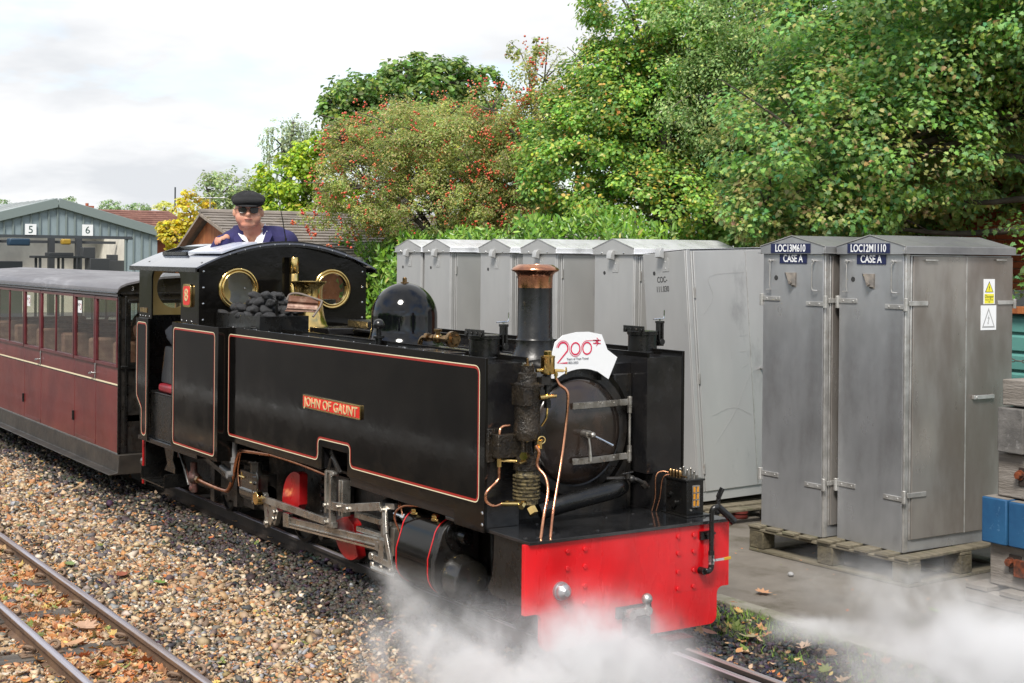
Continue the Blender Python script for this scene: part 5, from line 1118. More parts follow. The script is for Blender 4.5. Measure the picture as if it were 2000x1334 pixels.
# stone-like red supports below the COC pallet
for i,(x,y,lb) in enumerate(((-2.28,2.60,'red brown ribbed insulator lying below the COC cabinet, nearer the LOC pallet'),(-2.36,2.40,'red brown ribbed insulator below the front corner of the COC cabinet'))):
    g = G(); g.lathe((x,y,0),[(.045,0),(.05,.006),(.05,.02),(.043,.024),(.043,.03),(.052,.034),(.052,.05),(.04,.056),(.0001,.057)],n=20); o = g.build('insulator', mat('red_glaze', rgb('7c3a34'), .35, col2=rgb('5a2824'), scale=12), None); recenter(o,(x,y,0)); tag(o, lb, 'insulator', 'red insulators')

# ---- timber stack
T1 = mat('weathered_grey_timber', (.24,.215,.19), .85, col2=(.15,.13,.11), scale=3, stretch=(1,1,7), bump=.006, bscale=22, dirt=(.09,.08,.07), dscale=5, dlo=.58, dhi=.8)
T2 = mat('grey_timber_end', (.16,.15,.14), .9, col2=(.09,.085,.08), scale=8, bump=.006, bscale=30, dirt=(.33,.32,.31), dscale=9, dlo=.62, dhi=.78)
TB = mat('blue_painted_timber_end', rgb('17456b'), .6, col2=rgb('1f5278'), scale=5, bump=.0015, bscale=30, dirt=rgb('7fa3bf'), dscale=12, dlo=.60, dhi=.78)
RUST = mat('rust', rgb('7a3c1e'), .8, .2, col2=rgb('3d241a'), scale=25, bump=.003, bscale=60)
def timber(x0,x1,y0,y1,z0,z1,m,label, bolts=()):
    t = thing('timber_beam', label, 'timber', ((x0+x1)/2,(y0+y1)/2,z0), 'stack of old timber beams')
    n = 5; g = G(); g.box(x0,x1,y0,y1,z0,z1); b = g.build('beam', m, t, bevel=.006)
    if m is TB:
        g = G(); g.box(x0+.004,x1-.004,y0+.012,y1-.02,z0+.001,z1+.0015); g.build('bare_wood', T1, t)
    for (bx,bz) in bolts:
        g = G(); g.box(bx-.012,bx+.055,y0-.008,y0,bz-.05,bz+.035); g.build('washer_plate', mat('dark_rust',(.035,.025,.02),.8,.3,bump=.003,bscale=40), t, bevel=.003)
        g = G(); g.cyl((bx,y0-.008,bz),(bx,y0-.014,bz),.024,16); g.hexb((bx,y0-.012,bz),(0,-1,0),.018,.022); g.build('bolt', RUST, t, bevel=.001)
        g = G(); g.box(bx+.03,bx+.12,y0-.03,y0-.008,bz-.06,bz+.02) if bz < .3 else g.box(bx+.06,bx+.065,y0-.01,y0-.008,bz,bz+.01); g.build('rail_clamp', RUST, t, bevel=.004)
timber(-.048,1.1,2.15,2.34,.092,.287,T1,'pale grey beam with rusty bolt and clamp at the foot of the timber stack',((.075,.215),))
timber(-.062,.076,2.105,2.9,.292,.503,TB,'beam with blue painted end at the left edge of the stack')
timber(.083,.225,2.11,2.9,.292,.498,TB,'beam with blue painted end further right, partly cut off by the photo edge')
timber(-.016,1.1,2.16,2.36,.508,.712,T1,'pale grey beam with rusty bolt lying above the blue ends',((.115,.62),))
timber(.010,.150,2.12,2.9,.718,.925,T2,'dark grey beam end near the top of the stack')
timber(.020,1.1,2.14,2.36,.935,1.055,T1,'topmost pale grey beam of the stack')
timber(.10,.9,2.5,2.7,.092,.287,T1,'pale beam at the back of the timber stack foot')
t = thing('pallet','weathered grey pallet under the timber stack','pallet',(0,2.2,0))
for i in range(5):
    g = G(); x = -.125+i*.19; g.box(x,x+.12,2.075,2.9,.068,.090); g.build('deck_board', T1, t, bevel=.003)
g = G(); g.box(-.135,1.0,2.08,2.15,.004,.066); g.build('stringer_board', T1, t, bevel=.004); g = G(); g.box(-.12,1.0,2.6,2.68,.004,.066); g.build('stringer_board', T1, t, bevel=.004)
# ================================================================== SETTING
def grid_mesh(name, x0,x1,y0,y1,z,m,n=1,fn=None):
    g = G(); nx = ny = n
    xs = np.linspace(x0,x1,nx+1); ys_ = np.linspace(y0,y1,ny+1)
    g.v = [(x,y,z+(fn(x,y) if fn else 0)) for y in ys_ for x in xs]
    g.f = [(j*(nx+1)+i,j*(nx+1)+i+1,(j+1)*(nx+1)+i+1,(j+1)*(nx+1)+i) for j in range(ny) for i in range(nx)]
    return structure(g.build(name, m, None, smooth=False))
grid_mesh('ground',-400,300,-300,400,-.06,mat('grassy_ground',(.06,.075,.03),.95,col2=(.09,.08,.045),scale=.6,bump=.01,bscale=5))
grid_mesh('ballast_bed',-16,6,-4.5,1.06,-.022,mat('fine_ballast_grit',(.20,.165,.125),.9,col2=(.09,.075,.06),scale=45,bump=.006,bscale=140,detail=8,dirt=(.42,.36,.28),dscale=70,dlo=.55,dhi=.65))
ASP = mat('worn_asphalt',(.135,.118,.098),.88,col2=(.18,.16,.135),scale=3.4,detail=12,bump=.0045,bscale=190,dirt=(.065,.055,.033),dscale=3.0,dlo=.50,dhi=.72)
grid_mesh('asphalt_yard',-16,8,1.14,30,.0,ASP)
g = G()
for i in range(8):
    x = -9.2+i*1.4
    g.box(x,x+1.392,1.055+.004*(i%2),1.15,-.05,.012)
structure(g.build('kerb_edging', mat('mossy_concrete',(.25,.235,.20),.9,col2=(.16,.15,.11),scale=6,bump=.003,bscale=60,dirt=(.08,.09,.03),dscale=7,dlo=.52,dhi=.7), None, bevel=.006))

PLT = grid_mesh('platform',-30,20,-12,-2.68,.20,mat('worn_platform_tarmac',(.06,.055,.05),.9,col2=(.095,.085,.075),scale=2,bump=.002,bscale=120))
g = G(); g.box(-30,20,-2.70,-2.62,-.05,.205); structure(g.build('platform_edge_coping',mat('concrete_coping',(.35,.33,.3),.9),None))
g = G(); g.box(-30,20,-2.94,-2.86,.203,.206); structure(g.build('platform_edge_line',mat('white_line_paint',(.75,.75,.72),.6),None))
# ---- rails
RTOP = mat('polished_rail_head', (.42,.41,.47), .30, .45, col2=(.30,.25,.24), scale=5, stretch=(.3,8,1), rvar=.08)
RSIDE = mat('rusty_rail_side', (.16,.095,.055), .75, .0, col2=(.10,.06,.04), scale=9, bump=.0015, bscale=60)
RSIDE2 = mat('sooty_rail_side', (.045,.032,.024), .75, .0, col2=(.028,.022,.018), scale=9, bump=.0015, bscale=60)
SLP = mat('dark_wet_sleeper', (.055,.048,.042), .7, col2=(.10,.085,.07), scale=5, stretch=(8,1,1), bump=.004, bscale=18)
def rail(par, y, x0, x1, ztop, hw=.0165, h=.075):
    zf = ztop-h; pr = [(-.032,zf),(.032,zf),(.032,zf+.006),(.006,zf+.014),(.005,ztop-.022),(hw,ztop-.017),(hw,ztop-.0035),(hw-.004,ztop-.0008),(-hw+.004,ztop-.0008),(-hw,ztop-.0035),(-hw,ztop-.017),(-.005,ztop-.022),(-.006,zf+.014),(-.032,zf+.006)]
    g = G(); g.plate([(y+a,b_) for a,b_ in pr], [], lambda u,v,w: (x0+w,u,v), x1-x0); r = g.build('rail', RSIDE if ztop<.08 else RSIDE2, par, ang=50)
    g = G(); g.plate([(y-hw+.001,ztop-.006),(y+hw-.001,ztop-.006),(y+hw-.002,ztop-.001),(y+hw-.006,ztop+.0008),(y-hw+.006,ztop+.0008),(y-hw+.002,ztop-.001)],[],lambda u,v,w:(x0+w,u,v),x1-x0); g.build('running_surface', RTOP, r, ang=60); return r
TN = thing('railway_track','empty narrow gauge track with leaf litter and spring clips, nearest the camera','track',(-3,-1.66,0))
TM = thing('railway_track','narrow gauge track carrying the black engine and the maroon carriage','track',(-3,0,0))
rail(TN,-1.480,-14,4,.062); rail(TN,-1.846,-14,4,.062); rail(TM,.200,-16,6,.10); rail(TM,-.200,-16,6,.10)
rail(TM,.135,-.4,6,.095)
# spring clips: master plate + clip, then copies
def clip_mesh():
    g = G(); g.box(-.05,.012,-.032,.032,.0,.005); o = g.build('base_plate', mat('rusty_iron_plate',(.20,.13,.085),.8,.0,col2=(.12,.08,.055),scale=20,bump=.001,bscale=50), TN, bevel=.001)
    g = G(); g.tube(smooth_path([(-.002,-.006,.012),(.004,-.020,.020),(-.012,-.026,.036),(-.030,-.012,.040),(-.034,.006,.030),(-.022,.012,.020),(-.008,.004,.022),(-.002,.018,.018)],4),.0062,8); c = g.build('spring_clip', MATS['rusty_iron_plate'], o)
    g = G(); g.lathe((-.036,-.006,.005),[(.015,0),(.015,.003),(.009,.005),(.009,.014),(.004,.017),(.0001,.017)],n=12); b = g.build('screw_spike', MATS['rusty_iron_plate'], o); return o
M0 = clip_mesh(); first = True
SX = [-3.32+.635*k for k in range(-8,5)]
for k, x in enumerate(SX):
    for yy_, sgn in ((-1.480,-1),(-1.846,-1),(-1.480,1),(-1.846,1)):
        base_loc = Vector((x, yy_+sgn*.034, .012)) - Vector(TN['_o'])
        if first: o = M0; first = False
        else:
            o = M0.copy(); COL.objects.link(o)
            for ch in list(M0.children): c = ch.copy(); COL.objects.link(c); c.parent = o
        o.data = M0.data; o.location = base_loc; o.rotation_euler = (0,0,-PI/2*sgn if sgn<0 else PI/2)
        o.rotation_euler = (0,0,PI/2 if sgn<0 else -PI/2)
# the mesh was built relative to TN origin: shift it back so that location places it
for me in {M0.data, *[c.data for c in M0.children]}: me.transform(Matrix.Translation(Vector(TN['_o'])))
for x in SX:
    g = G(); j = rng.uniform(-.01,.01); g.box(x-.055+j,x+.055+j,-2.05,-1.45,-.06,.0105); g.build('sleeper', SLP, TN, bevel=.005)
for k in range(24):
    x = -12+.62*k; g = G(); g.box(x-.055,x+.055,-.42,.42,-.04,.024); g.build('sleeper', SLP, TM, bevel=.005)

# ---- scatter helpers (numpy meshes)
def near_view(P, m=.32):
    """loose bounds: keeps what the photograph could plausibly see, with a wide margin for a step to the side"""
    f = np.array([-.8392,.5438]); r = np.array([.5438,.8392]); d = P[:,:2]-CAMP; z = np.maximum(d@f,.3); a = (d@r)/z
    ok = (a > -.363-m*.5) & (a < .363+m*.5) & (d@f > 1.2)
    if P.shape[1] > 2: ok &= ((P[:,2]-1.59)/z < .186+m*.35)
    return ok

def bulk(name, V, F, colr, m, parent=None, smooth=True, nverts=None):
    me = bpy.data.meshes.new(name); V = np.asarray(V, np.float32).reshape(-1,3); F = np.asarray(F, np.int32)
    me.vertices.add(len(V)); me.vertices.foreach_set('co', V.ravel()); me.loops.add(F.size); me.loops.foreach_set('vertex_index', F.ravel())
    me.polygons.add(len(F)); me.polygons.foreach_set('loop_start', np.arange(0,F.size,F.shape[1],dtype=np.int32))
    me.polygons.foreach_set('use_smooth', np.full(len(F), smooth)); me.update(calc_edges=True)
    if colr is not None:
        a = me.color_attributes.new('Col','FLOAT_COLOR','POINT'); c4 = np.ones((len(V),4),np.float32); c4[:,:3] = colr; a.data.foreach_set('color', c4.ravel())
    me.materials.append(m); o = bpy.data.objects.new(name, me); COL.objects.link(o)
    if parent: o.parent = parent; me.transform(Matrix.Translation(-Vector(parent['_o'])))
    return o
def rotmats(n, tilt=PI, r=None):
    r = r or rng; a = r.uniform(0,2*PI,n); b = r.uniform(-tilt,tilt,n); c = r.uniform(-tilt,tilt,n)
    ca,sa,cb,sb,cc,sc_ = np.cos(a),np.sin(a),np.cos(b),np.sin(b),np.cos(c),np.sin(c)
    Z=np.zeros(n);O=np.ones(n)
    Rz=np.stack([ca,-sa,Z,sa,ca,Z,Z,Z,O],-1).reshape(n,3,3); Ry=np.stack([cb,Z,sb,Z,O,Z,-sb,Z,cb],-1).reshape(n,3,3); Rx=np.stack([O,Z,Z,Z,cc,-sc_,Z,sc_,cc],-1).reshape(n,3,3)
    return Rz@Ry@Rx
def scatter(T, F, P, Rm, S_):                        # template verts T, faces F placed at P with rotation Rm and scale S_
    V = np.einsum('nij,kj->nki', Rm, T)*S_[:,None,None] + P[:,None,:] if S_.ndim==1 else np.einsum('nij,nkj->nki', Rm, T[None]*S_[:,None,:]) + P[:,None,:]
    k = len(T); FF = (np.asarray(F)[None]+ (np.arange(len(P))*k)[:,None,None]).reshape(-1, len(F[0])); return V.reshape(-1,3), FF
bm = bmesh.new(); bmesh.ops.create_icosphere(bm, subdivisions=1, radius=1); IV = np.array([v.co[:] for v in bm.verts]); IF = np.array([[v.index for v in f.verts] for f in bm.faces]); bm.free()
CAMP = np.array([4.286,-3.314])
def palette(cols, wts, n, jit=.12):
    c = np.array(cols)[rng.choice(len(cols), n, p=np.array(wts)/sum(wts))]; return np.clip(c*(1+rng.normal(0,jit,(n,1)))+rng.normal(0,.008,(n,3)),.005,.9)
PV = np.array([(0,0,1),(0,0,-1)]+[(math.cos(a),math.sin(a),.28*(-1)**k) for k,a in enumerate(np.linspace(0,2*PI,7)[:-1])]); PF = np.array([(0,2+k,2+(k+1)%6) for k in range(6)]+[(1,2+(k+1)%6,2+k) for k in range(6)])
def pebbles(n, x0,x1,y0,y1, hfun, smin, smax, cols, wts, dark=None, keep=None):
    P = np.stack([rng.uniform(x0,x1,n), rng.uniform(y0,y1,n)],-1); d = np.linalg.norm(P-CAMP,axis=1)
    ok = (rng.uniform(0,1,n) < np.clip((5.2/d)**1.6, .12, 1)) & near_view(P)
    if keep is not None: ok &= keep(P)
    P = P[ok]; d = d[ok]; n = len(P); s = rng.uniform(smin,smax,n)*np.clip((d/5.2)**.55,1,2.2)
    S3 = np.stack([s*rng.uniform(.9,1.5,n), s*rng.uniform(.75,1.1,n), s*rng.uniform(.45,.8,n)],-1)
    z = hfun(P[:,0],P[:,1]) + rng.uniform(-.006,.010,n)
    V,F = scatter(PV, PF, np.column_stack([P,z]), rotmats(n,.8), S3)
    V = V + (rng.normal(0,1,V.shape)*np.repeat(s,8)[:,None]*.15)
    c = palette(cols,wts,n,.16)
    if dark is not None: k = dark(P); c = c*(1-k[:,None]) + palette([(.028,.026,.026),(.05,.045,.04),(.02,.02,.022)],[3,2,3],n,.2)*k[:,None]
    return V,F,np.repeat(c,8,axis=0)
PEB = mat('pebble', (.3,.3,.3), .62, attr='Col', bump=.0008, bscale=300, spec=.35)
cols = [(.50,.385,.25),(.41,.295,.18),(.32,.21,.12),(.42,.205,.09),(.24,.20,.165),(.12,.108,.10),(.55,.47,.37),(.16,.105,.065),(.25,.25,.265),(.07,.062,.058)]
wts = [14,16,15,9,10,8,8,9,6,6]
nz = lambda x,y,f=1.0,o=0: np.sin(x*3.1*f+o)*np.cos(y*4.3*f+o*2)*.5+np.sin(x*7.3*f-y*5.1*f+o)*.3
hf = lambda x,y: -.010 + .006*nz(x,y) + np.clip(1-(np.abs(y)-.25)/.40,0,1)*.062
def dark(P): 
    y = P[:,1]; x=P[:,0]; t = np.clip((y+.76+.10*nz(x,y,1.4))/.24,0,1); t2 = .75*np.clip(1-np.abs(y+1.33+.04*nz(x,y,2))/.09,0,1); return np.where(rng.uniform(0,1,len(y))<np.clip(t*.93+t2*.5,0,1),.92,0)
def offrail(P): y = P[:,1]; return (np.abs(y+1.48)>.030)&(np.abs(y+1.846)>.030)&(np.abs(y-.2)>.03)&(np.abs(y+.2)>.03)
def offsl(P):
    x = P[:,0]; k = np.abs(((x+3.32+.3175) % .635)-.3175)<.05; y = P[:,1]
    return offrail(P) & ~(k & (y<-1.45)&(y>-2.0)&(rng.uniform(0,1,len(x))<.72))
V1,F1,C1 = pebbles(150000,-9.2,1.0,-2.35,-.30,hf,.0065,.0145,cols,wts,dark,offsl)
o = bulk('ballast_stones',V1,F1,C1,PEB); stuff(o,'mixed brown and cream pebble ballast beside and between the tracks','ballast')
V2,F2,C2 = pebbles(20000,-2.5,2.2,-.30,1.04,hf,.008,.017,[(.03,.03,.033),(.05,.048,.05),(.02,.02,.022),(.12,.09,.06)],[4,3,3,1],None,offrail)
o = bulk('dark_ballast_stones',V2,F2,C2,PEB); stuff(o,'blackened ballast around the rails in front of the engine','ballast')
# larger odd stones
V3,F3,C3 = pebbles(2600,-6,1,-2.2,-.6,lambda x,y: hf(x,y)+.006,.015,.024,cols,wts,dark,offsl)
o = bulk('large_stones',V3,F3,C3,PEB); stuff(o,'larger flints lying among the ballast','stones')

# ---- leaf litter
def leafshape(kind):
    if kind == 'lobed':
        out = [(0,0),(.12,.16),(.05,.34),(.28,.28),(.34,.50),(.50,.26),(.70,.42),(.72,.16),(1.0,0)]
        out = out + [(a,-b_) for a,b_ in out[1:-1][::-1]]
    elif kind == 'oval': out = [(0,0),(.25,.20),(.55,.25),(.82,.14),(1,0),(.82,-.14),(.55,-.25),(.25,-.20)]
    elif kind == 'maple':
        out = [(0,0),(.05,.22),(-.05,.42),(.28,.30),(.36,.58),(.52,.24),(1,0),(.52,-.24),(.36,-.58),(.28,-.30),(-.05,-.42),(.05,-.22)]
    if kind == 'field': out = [(0,0),(.12,.46),(.42,.26),(.50,.50),(.62,.20),(1,0),(.62,-.20),(.50,-.50),(.42,-.26),(.12,-.46)]
    T = [(.42,0,0)]+[(a,b_,0) for a,b_ in out]; n = len(out); F = [(0,i+1,(i+1)%n+1) for i in range(n)]; T = np.array(T,float); T[:,0] -= .4
    return T, np.array(F)
LEAFM = mat('dry_leaf', (.3,.2,.1), .6, attr='Col', trans=.18, bump=.0006, bscale=150, spec=.35)
lc = [(.54,.28,.12),(.47,.19,.07),(.55,.36,.19),(.27,.13,.07),(.50,.37,.12),(.18,.22,.06),(.42,.30,.20),(.50,.16,.05)]; lw = [5,4,5,4,2,1.2,4,2]
def litter(n, area, kind, s0, s1, z0, tilt, cols_=lc, w_=lw, keep=None):
    T,F = leafshape(kind); x0,x1,y0,y1 = area; P = np.stack([rng.uniform(x0,x1,n),rng.uniform(y0,y1,n)],-1)
    if keep is not None: P = P[keep(P)]
    P = P[near_view(P)]
    n = len(P); s = rng.uniform(s0,s1,n); z = (hf(P[:,0],P[:,1]) if z0 is None else z0) + rng.uniform(.007,.020,n)
    Tn = np.repeat(T[None],n,0); cu = rng.uniform(-.2,1.0,n); cv = rng.uniform(-.3,1.2,n)
    Tn[:,:,2] += cu[:,None]*Tn[:,:,0]**2*.9 + cv[:,None]*Tn[:,:,1]**2 + rng.normal(0,.03,Tn.shape[:2])
    Rm = rotmats(n,tilt); V = np.einsum('nij,nkj->nki',Rm,Tn)*s[:,None,None]+np.column_stack([P,z])[:,None,:]
    k = len(T); FF = (F[None]+(np.arange(n)*k)[:,None,None]).reshape(-1,3); return V.reshape(-1,3),FF,np.repeat(palette(cols_,w_,n,.15),k,axis=0)
def offclip(P):
    k = np.abs(((P[:,0]+3.32+.3175) % .635)-.3175); a = np.abs(P[:,1]+1.535)<.055; b_ = np.abs(P[:,1]+1.905)<.055
    return ~((k<.06)&(a|b_)) & ~((k<.05)&(rng.uniform(0,1,len(P))<.6))
def joinb(lst):
    V=[];F=[];C=[];k=0
    for v,f,c in lst: V.append(v);F.append(f+k);C.append(c);k+=len(v)
    return np.concatenate(V),np.concatenate(F),np.concatenate(C)
dens = lambda P: rng.uniform(0,1,len(P)) < np.clip(.45+.9*nz(P[:,0],P[:,1],.8,1.0),.12,1)
mid_tr = (-6,.6,-1.82,-1.50)
L = [litter(17000,(-8,.8,-2.2,-.75),'oval',.010,.028,None,.6,keep=lambda P: dens(P)&(rng.uniform(0,1,len(P))<np.clip(1.25+(P[:,1]+1.0)*-.2,.3,1))), litter(420,(-6,.6,-2.2,-.7),'lobed',.028,.055,None,.5),
     litter(4600,mid_tr,'oval',.018,.05,None,.7,keep=offclip), litter(1500,mid_tr,'lobed',.03,.07,None,.6,keep=offclip), litter(1500,(-6,.5,-2.4,-1.88),'oval',.018,.045,None,.6,keep=offclip), litter(160,(-6,.5,-2.4,-1.88),'lobed',.04,.08,None,.5),
     litter(260,(-7,-.5,-.8,-.25),'oval',.018,.04,None,.6), litter(160,(-1.2,1.2,.3,1.1),'oval',.02,.05,None,.6), litter(30,(-.8,.6,.5,1.1),'lobed',.04,.08,None,.5),
     litter(120,(-5,1.8,1.2,2.0),'oval',.008,.022,.004,.25), litter(60,(-2.6,1.2,1.5,3.6),'oval',.012,.025,.004,.3)]
o = bulk('leaf_litter',*joinb(L),LEAFM,smooth=False); stuff(o,'fallen brown, orange and yellow autumn leaves scattered over the ballast','leaves')
# single leaves one can point at
def one_leaf(x,y,z,s,rot,kind,col,label,tilt=(0,.15)):
    T,F = leafshape(kind); T = T.copy(); T[:,2] += .35*T[:,0]**2+.5*T[:,1]**2
    Rm = np.array((Matrix.Rotation(rot,3,'Z')@Matrix.Rotation(tilt[0],3,'X')@Matrix.Rotation(tilt[1],3,'Y')))
    V = (T@Rm.T)*s; o = bulk('fallen_leaf',V,F,np.tile(col,(len(T),1)),LEAFM,smooth=False); o.location=(x,y,z); tag(o,label,'leaf','fallen leaves lying singly'); return o
TAN=(.50,.27,.15); GRN=(.16,.26,.06); ORA=(.52,.22,.07); PAL=(.55,.42,.28)
one_leaf(-.72,1.34,.012,.085,.6,'lobed',TAN,'tan curled leaf on the asphalt just right of the red beam')
one_leaf(-1.676,-1.60,.030,.12,.3,'lobed',(.52,.33,.22),'large pale brown oak leaf between the near rails')
one_leaf(-1.45,-1.70,.028,.10,-1.2,'oval',(.52,.30,.17),'long pale orange leaf between the near rails beside a spring clip')
one_leaf(-1.52,-2.0,.022,.12,1.5,'maple',(.42,.27,.14),'big spiky brown leaf outside the nearest rail at the bottom left corner')
one_leaf(-2.36,-1.05,.014,.07,.9,'lobed',GRN,'green lobed leaf on the ballast near the dark stones')
one_leaf(-2.62,-1.15,.014,.08,-.4,'lobed',(.28,.09,.05),'dark red leaf on the ballast left of the green lobed one')
one_leaf(-3.0,-1.30,.012,.07,.2,'lobed',(.20,.26,.10),'pale green leaf on the ballast near the rusty rail')
one_leaf(-2.78,-1.24,.014,.08,1.3,'maple',ORA,'orange maple leaf on the ballast right of the near track')
one_leaf(-.25,.60,.03,.09,.1,'oval',(.40,.17,.12),'reddish brown leaf in the grass below the right end of the red beam')
one_leaf(-.12,.72,.02,.10,2.2,'maple',(.32,.27,.16),'dull grey brown lobed leaf beside the rail in front of the beam')
one_leaf(.33,1.62,.012,.085,.4,'oval',PAL,'pale oval leaf on the asphalt in the thin steam, middle of the yard')
one_leaf(.30,1.75,.012,.08,1.5,'lobed',(.50,.33,.2),'pale lobed leaf on the asphalt just behind the oval one')
one_leaf(-.06,1.78,.010,.07,.2,'oval',GRN,'green leaf on the asphalt below the LOC cabinets pallet')
one_leaf(.62,1.72,.010,.09,.0,'lobed',GRN,'pale green leaf on the asphalt in front of the timber stack')
one_leaf(1.00,.98,.03,.16,1.2,'maple',(.25,.10,.07),'dark curled red brown leaf in the steam at the lower right')
G3 = G(); G3.sphere((0,0,.0),.018,8,6,(1,.8,.7)); o = G3.build('loose_stone', PEB); o.data.color_attributes.new('Col','FLOAT_COLOR','POINT'); o.data.color_attributes['Col'].data.foreach_set('color',[.3]*4*len(o.data.vertices)); o.location=(-.93,1.73,.012); tag(o,'small grey stone on the asphalt below the LOC pallet','stone')
# ---- grass by the kerb
def blades(n, area, h0, h1, wdt, cols_, w_, keep=None, lean=.5):
    x0,x1,y0,y1 = area; P = np.stack([rng.uniform(x0,x1,n),rng.uniform(y0,y1,n)],-1)
    if keep is not None: P = P[keep(P)]
    n = len(P); h = rng.uniform(h0,h1,n); a = rng.uniform(0,2*PI,n); l = rng.uniform(0,lean,n)*h; d = np.stack([np.cos(a),np.sin(a)],-1); q = np.stack([-np.sin(a),np.cos(a)],-1)*wdt
    z = hf(P[:,0],P[:,1]); V = np.empty((n,5,3)); 
    V[:,0,:2]=P-q; V[:,1,:2]=P+q; V[:,2,:2]=P+d*l[:,None]*.4-q*.8; V[:,3,:2]=P+d*l[:,None]*.4+q*.8; V[:,4,:2]=P+d*l[:,None]
    V[:,0,2]=V[:,1,2]=z; V[:,2,2]=V[:,3,2]=z+h*.6; V[:,4,2]=z+h
    F = np.array([(0,1,3),(0,3,2),(2,3,4)]); FF=(F[None]+(np.arange(n)*5)[:,None,None]).reshape(-1,3); return V.reshape(-1,3),FF,np.repeat(palette(cols_,w_,n,.15),5,axis=0)
GRASSM = mat('grass_blade',(.1,.2,.03),.6,attr='Col',trans=.3)
gk = lambda P: (nz(P[:,0],P[:,1],2.2,.7)+rng.uniform(-.35,.35,len(P)) > .02)
Bl = joinb([blades(5200,(-1.6,1.0,.66,1.06),.012,.045,.0022,[(.14,.26,.03),(.20,.30,.05),(.09,.17,.02),(.30,.28,.10)],[4,3,3,1],gk,1.6), blades(600,(-.5,.9,1.0,1.07),.01,.03,.002,[(.14,.24,.03)],[1],None,1.4)])
o = bulk('grass_tufts',*Bl,GRASSM,smooth=False); stuff(o,'small green weeds and grass along the kerb right of the engine','grass')

# ================================================================== TREES
LEAF2 = (np.array([(0,0,0),(.5,.27,.06),(1,0,-.05),(.5,-.27,.06)],float)-np.array([.5,0,0]), np.array([(0,1,2),(0,2,3)]))
LEAFR = (np.array([(0,0,0),(.35,.36,.05),(.8,.3,.0),(1,0,-.08),(.8,-.3,.0),(.35,-.36,.05)],float)-np.array([.5,0,0]), np.array([(0,1,2),(0,2,3),(0,3,4),(0,4,5)]))
mT,mF = leafshape('field'); mT = mT.copy(); mT[:,2] = -.25*mT[:,0]**2-.2*mT[:,1]**2; LEAFMP = (mT, mF)
SPR = (np.array([(0,0,0),(.5,.13,.02),(1,0,-.02),(.5,-.13,.02)],float), np.array([(0,1,2),(0,2,3)]))
def oriented(nrm, n, droop=.0):
    """rotation matrices whose local z follows nrm"""
    z = nrm/np.linalg.norm(nrm,axis=1,keepdims=True); t = rng.normal(0,1,(n,3)); t[:,2] -= droop; x = t - z*np.sum(t*z,axis=1,keepdims=True); x /= np.linalg.norm(x,axis=1,keepdims=True)
    y = np.cross(z,x); return np.stack([x,y,z],-1)
def crown_leaves(masses, leaf, size, cols_, w_, dens_=1.0, clump=.26, depth=None, jit=.25, flat=.7, droop=.5, shell=.55, out=.7, cull=True):
    V=[];F=[];C=[];k=0; T,FT = leaf
    for mss in masses:
        cx_,cy_,cz_,ra,rz_ = mss[:5]; dm = mss[5] if len(mss)>5 else 1; rd = depth*ra if depth else ra
        R3 = np.array([ra,rd,rz_]); rm = (ra*rd*rz_)**(1/3)
        rc = clump*rm; nc = max(6,int(5.5/(clump**2)*dm)); dirs = rng.normal(0,1,(nc,3)); dirs /= np.linalg.norm(dirs,axis=1,keepdims=True); rad = shell+(1.05-shell)*rng.uniform(0,1,nc)**.6
        CC = np.array([cx_,cy_,cz_])+dirs*R3*rad[:,None]; tint = rng.normal(0,jit,nc); warm = rng.uniform(0,1,nc)
        per = max(6,int(dens_*9*rc*rc/(size*size)))
        idx = np.repeat(np.arange(nc),per); n = len(idx)
        d2 = rng.normal(0,1,(n,3)); d2 /= np.linalg.norm(d2,axis=1,keepdims=True); r2 = rc*rng.uniform(.25,1.15,n)**.7*np.repeat(rng.uniform(.7,1.3,nc),per)
        P = CC[idx]+d2*r2[:,None]*np.array([1,1,flat])
        if cull: q_ = near_view(P); P = P[q_]; idx = idx[q_]; d2 = d2[q_]; n = len(idx)
        if n == 0: continue
        nrm = d2*out + dirs[idx]*.5 + np.array([0,0,.9]) + rng.normal(0,.45,(n,3))
        Rm = oriented(nrm,n,droop); s = size*rng.uniform(.6,1.3,n)
        v,f = scatter(T,FT,P,Rm,s); V.append(v);F.append(f+k);k+=len(v)
        w2 = np.array(w_,float); c = palette(cols_,w_,n,.12)
        c2 = palette(cols_[:max(1,len(cols_)//2)],w_[:max(1,len(cols_)//2)],n,.1); sel = rng.uniform(0,1,n) < (.25+.6*warm[idx]); c = np.where(sel[:,None],c2,c)
        c = c*3.3*(1+np.clip(tint[idx],-.4,.45))[:,None]; C.append(np.repeat(np.clip(c,.004,.8),len(T),axis=0))
    return np.concatenate(V),np.concatenate(F),np.concatenate(C)
LEAFG = mat('tree_leaf',(.06,.12,.03),.5,attr='Col',trans=.5,spec=.45)
BARK = mat('grey_bark',(.12,.105,.09),.9,col2=(.065,.055,.045),scale=12,stretch=(1,1,.3),bump=.006,bscale=40)
BARKD = mat('dark_bark',(.05,.04,.03),.9,col2=(.08,.07,.055),scale=12,bump=.006,bscale=40)
def tree(name,label,cat,base,trunks,limbs,crown,group='trees behind the cabinets',bark=None,extra=()):
    t = thing(name,label,cat,base,group)
    for pts,r0,r1 in trunks:
        P = smooth_path(pts,5); n = len(P); g = G(); g.tube(P,[r0+(r1-r0)*i/(n-1) for i in range(n)],10); g.build('trunk',bark or BARK,t,ang=60)
    if limbs:
        g = G()
        for pts,r0,r1 in limbs: P = smooth_path(pts,4); n = len(P); g.tube(P,[r0+(r1-r0)*i/(n-1) for i in range(n)],7)
        g.build('limbs',bark or BARK,t,ang=60)
    bulk('crown',*crown,LEAFG,parent=t,smooth=False)
    for nm,data,m in extra: stuff(bulk(nm,*data,m,parent=t))
    return t
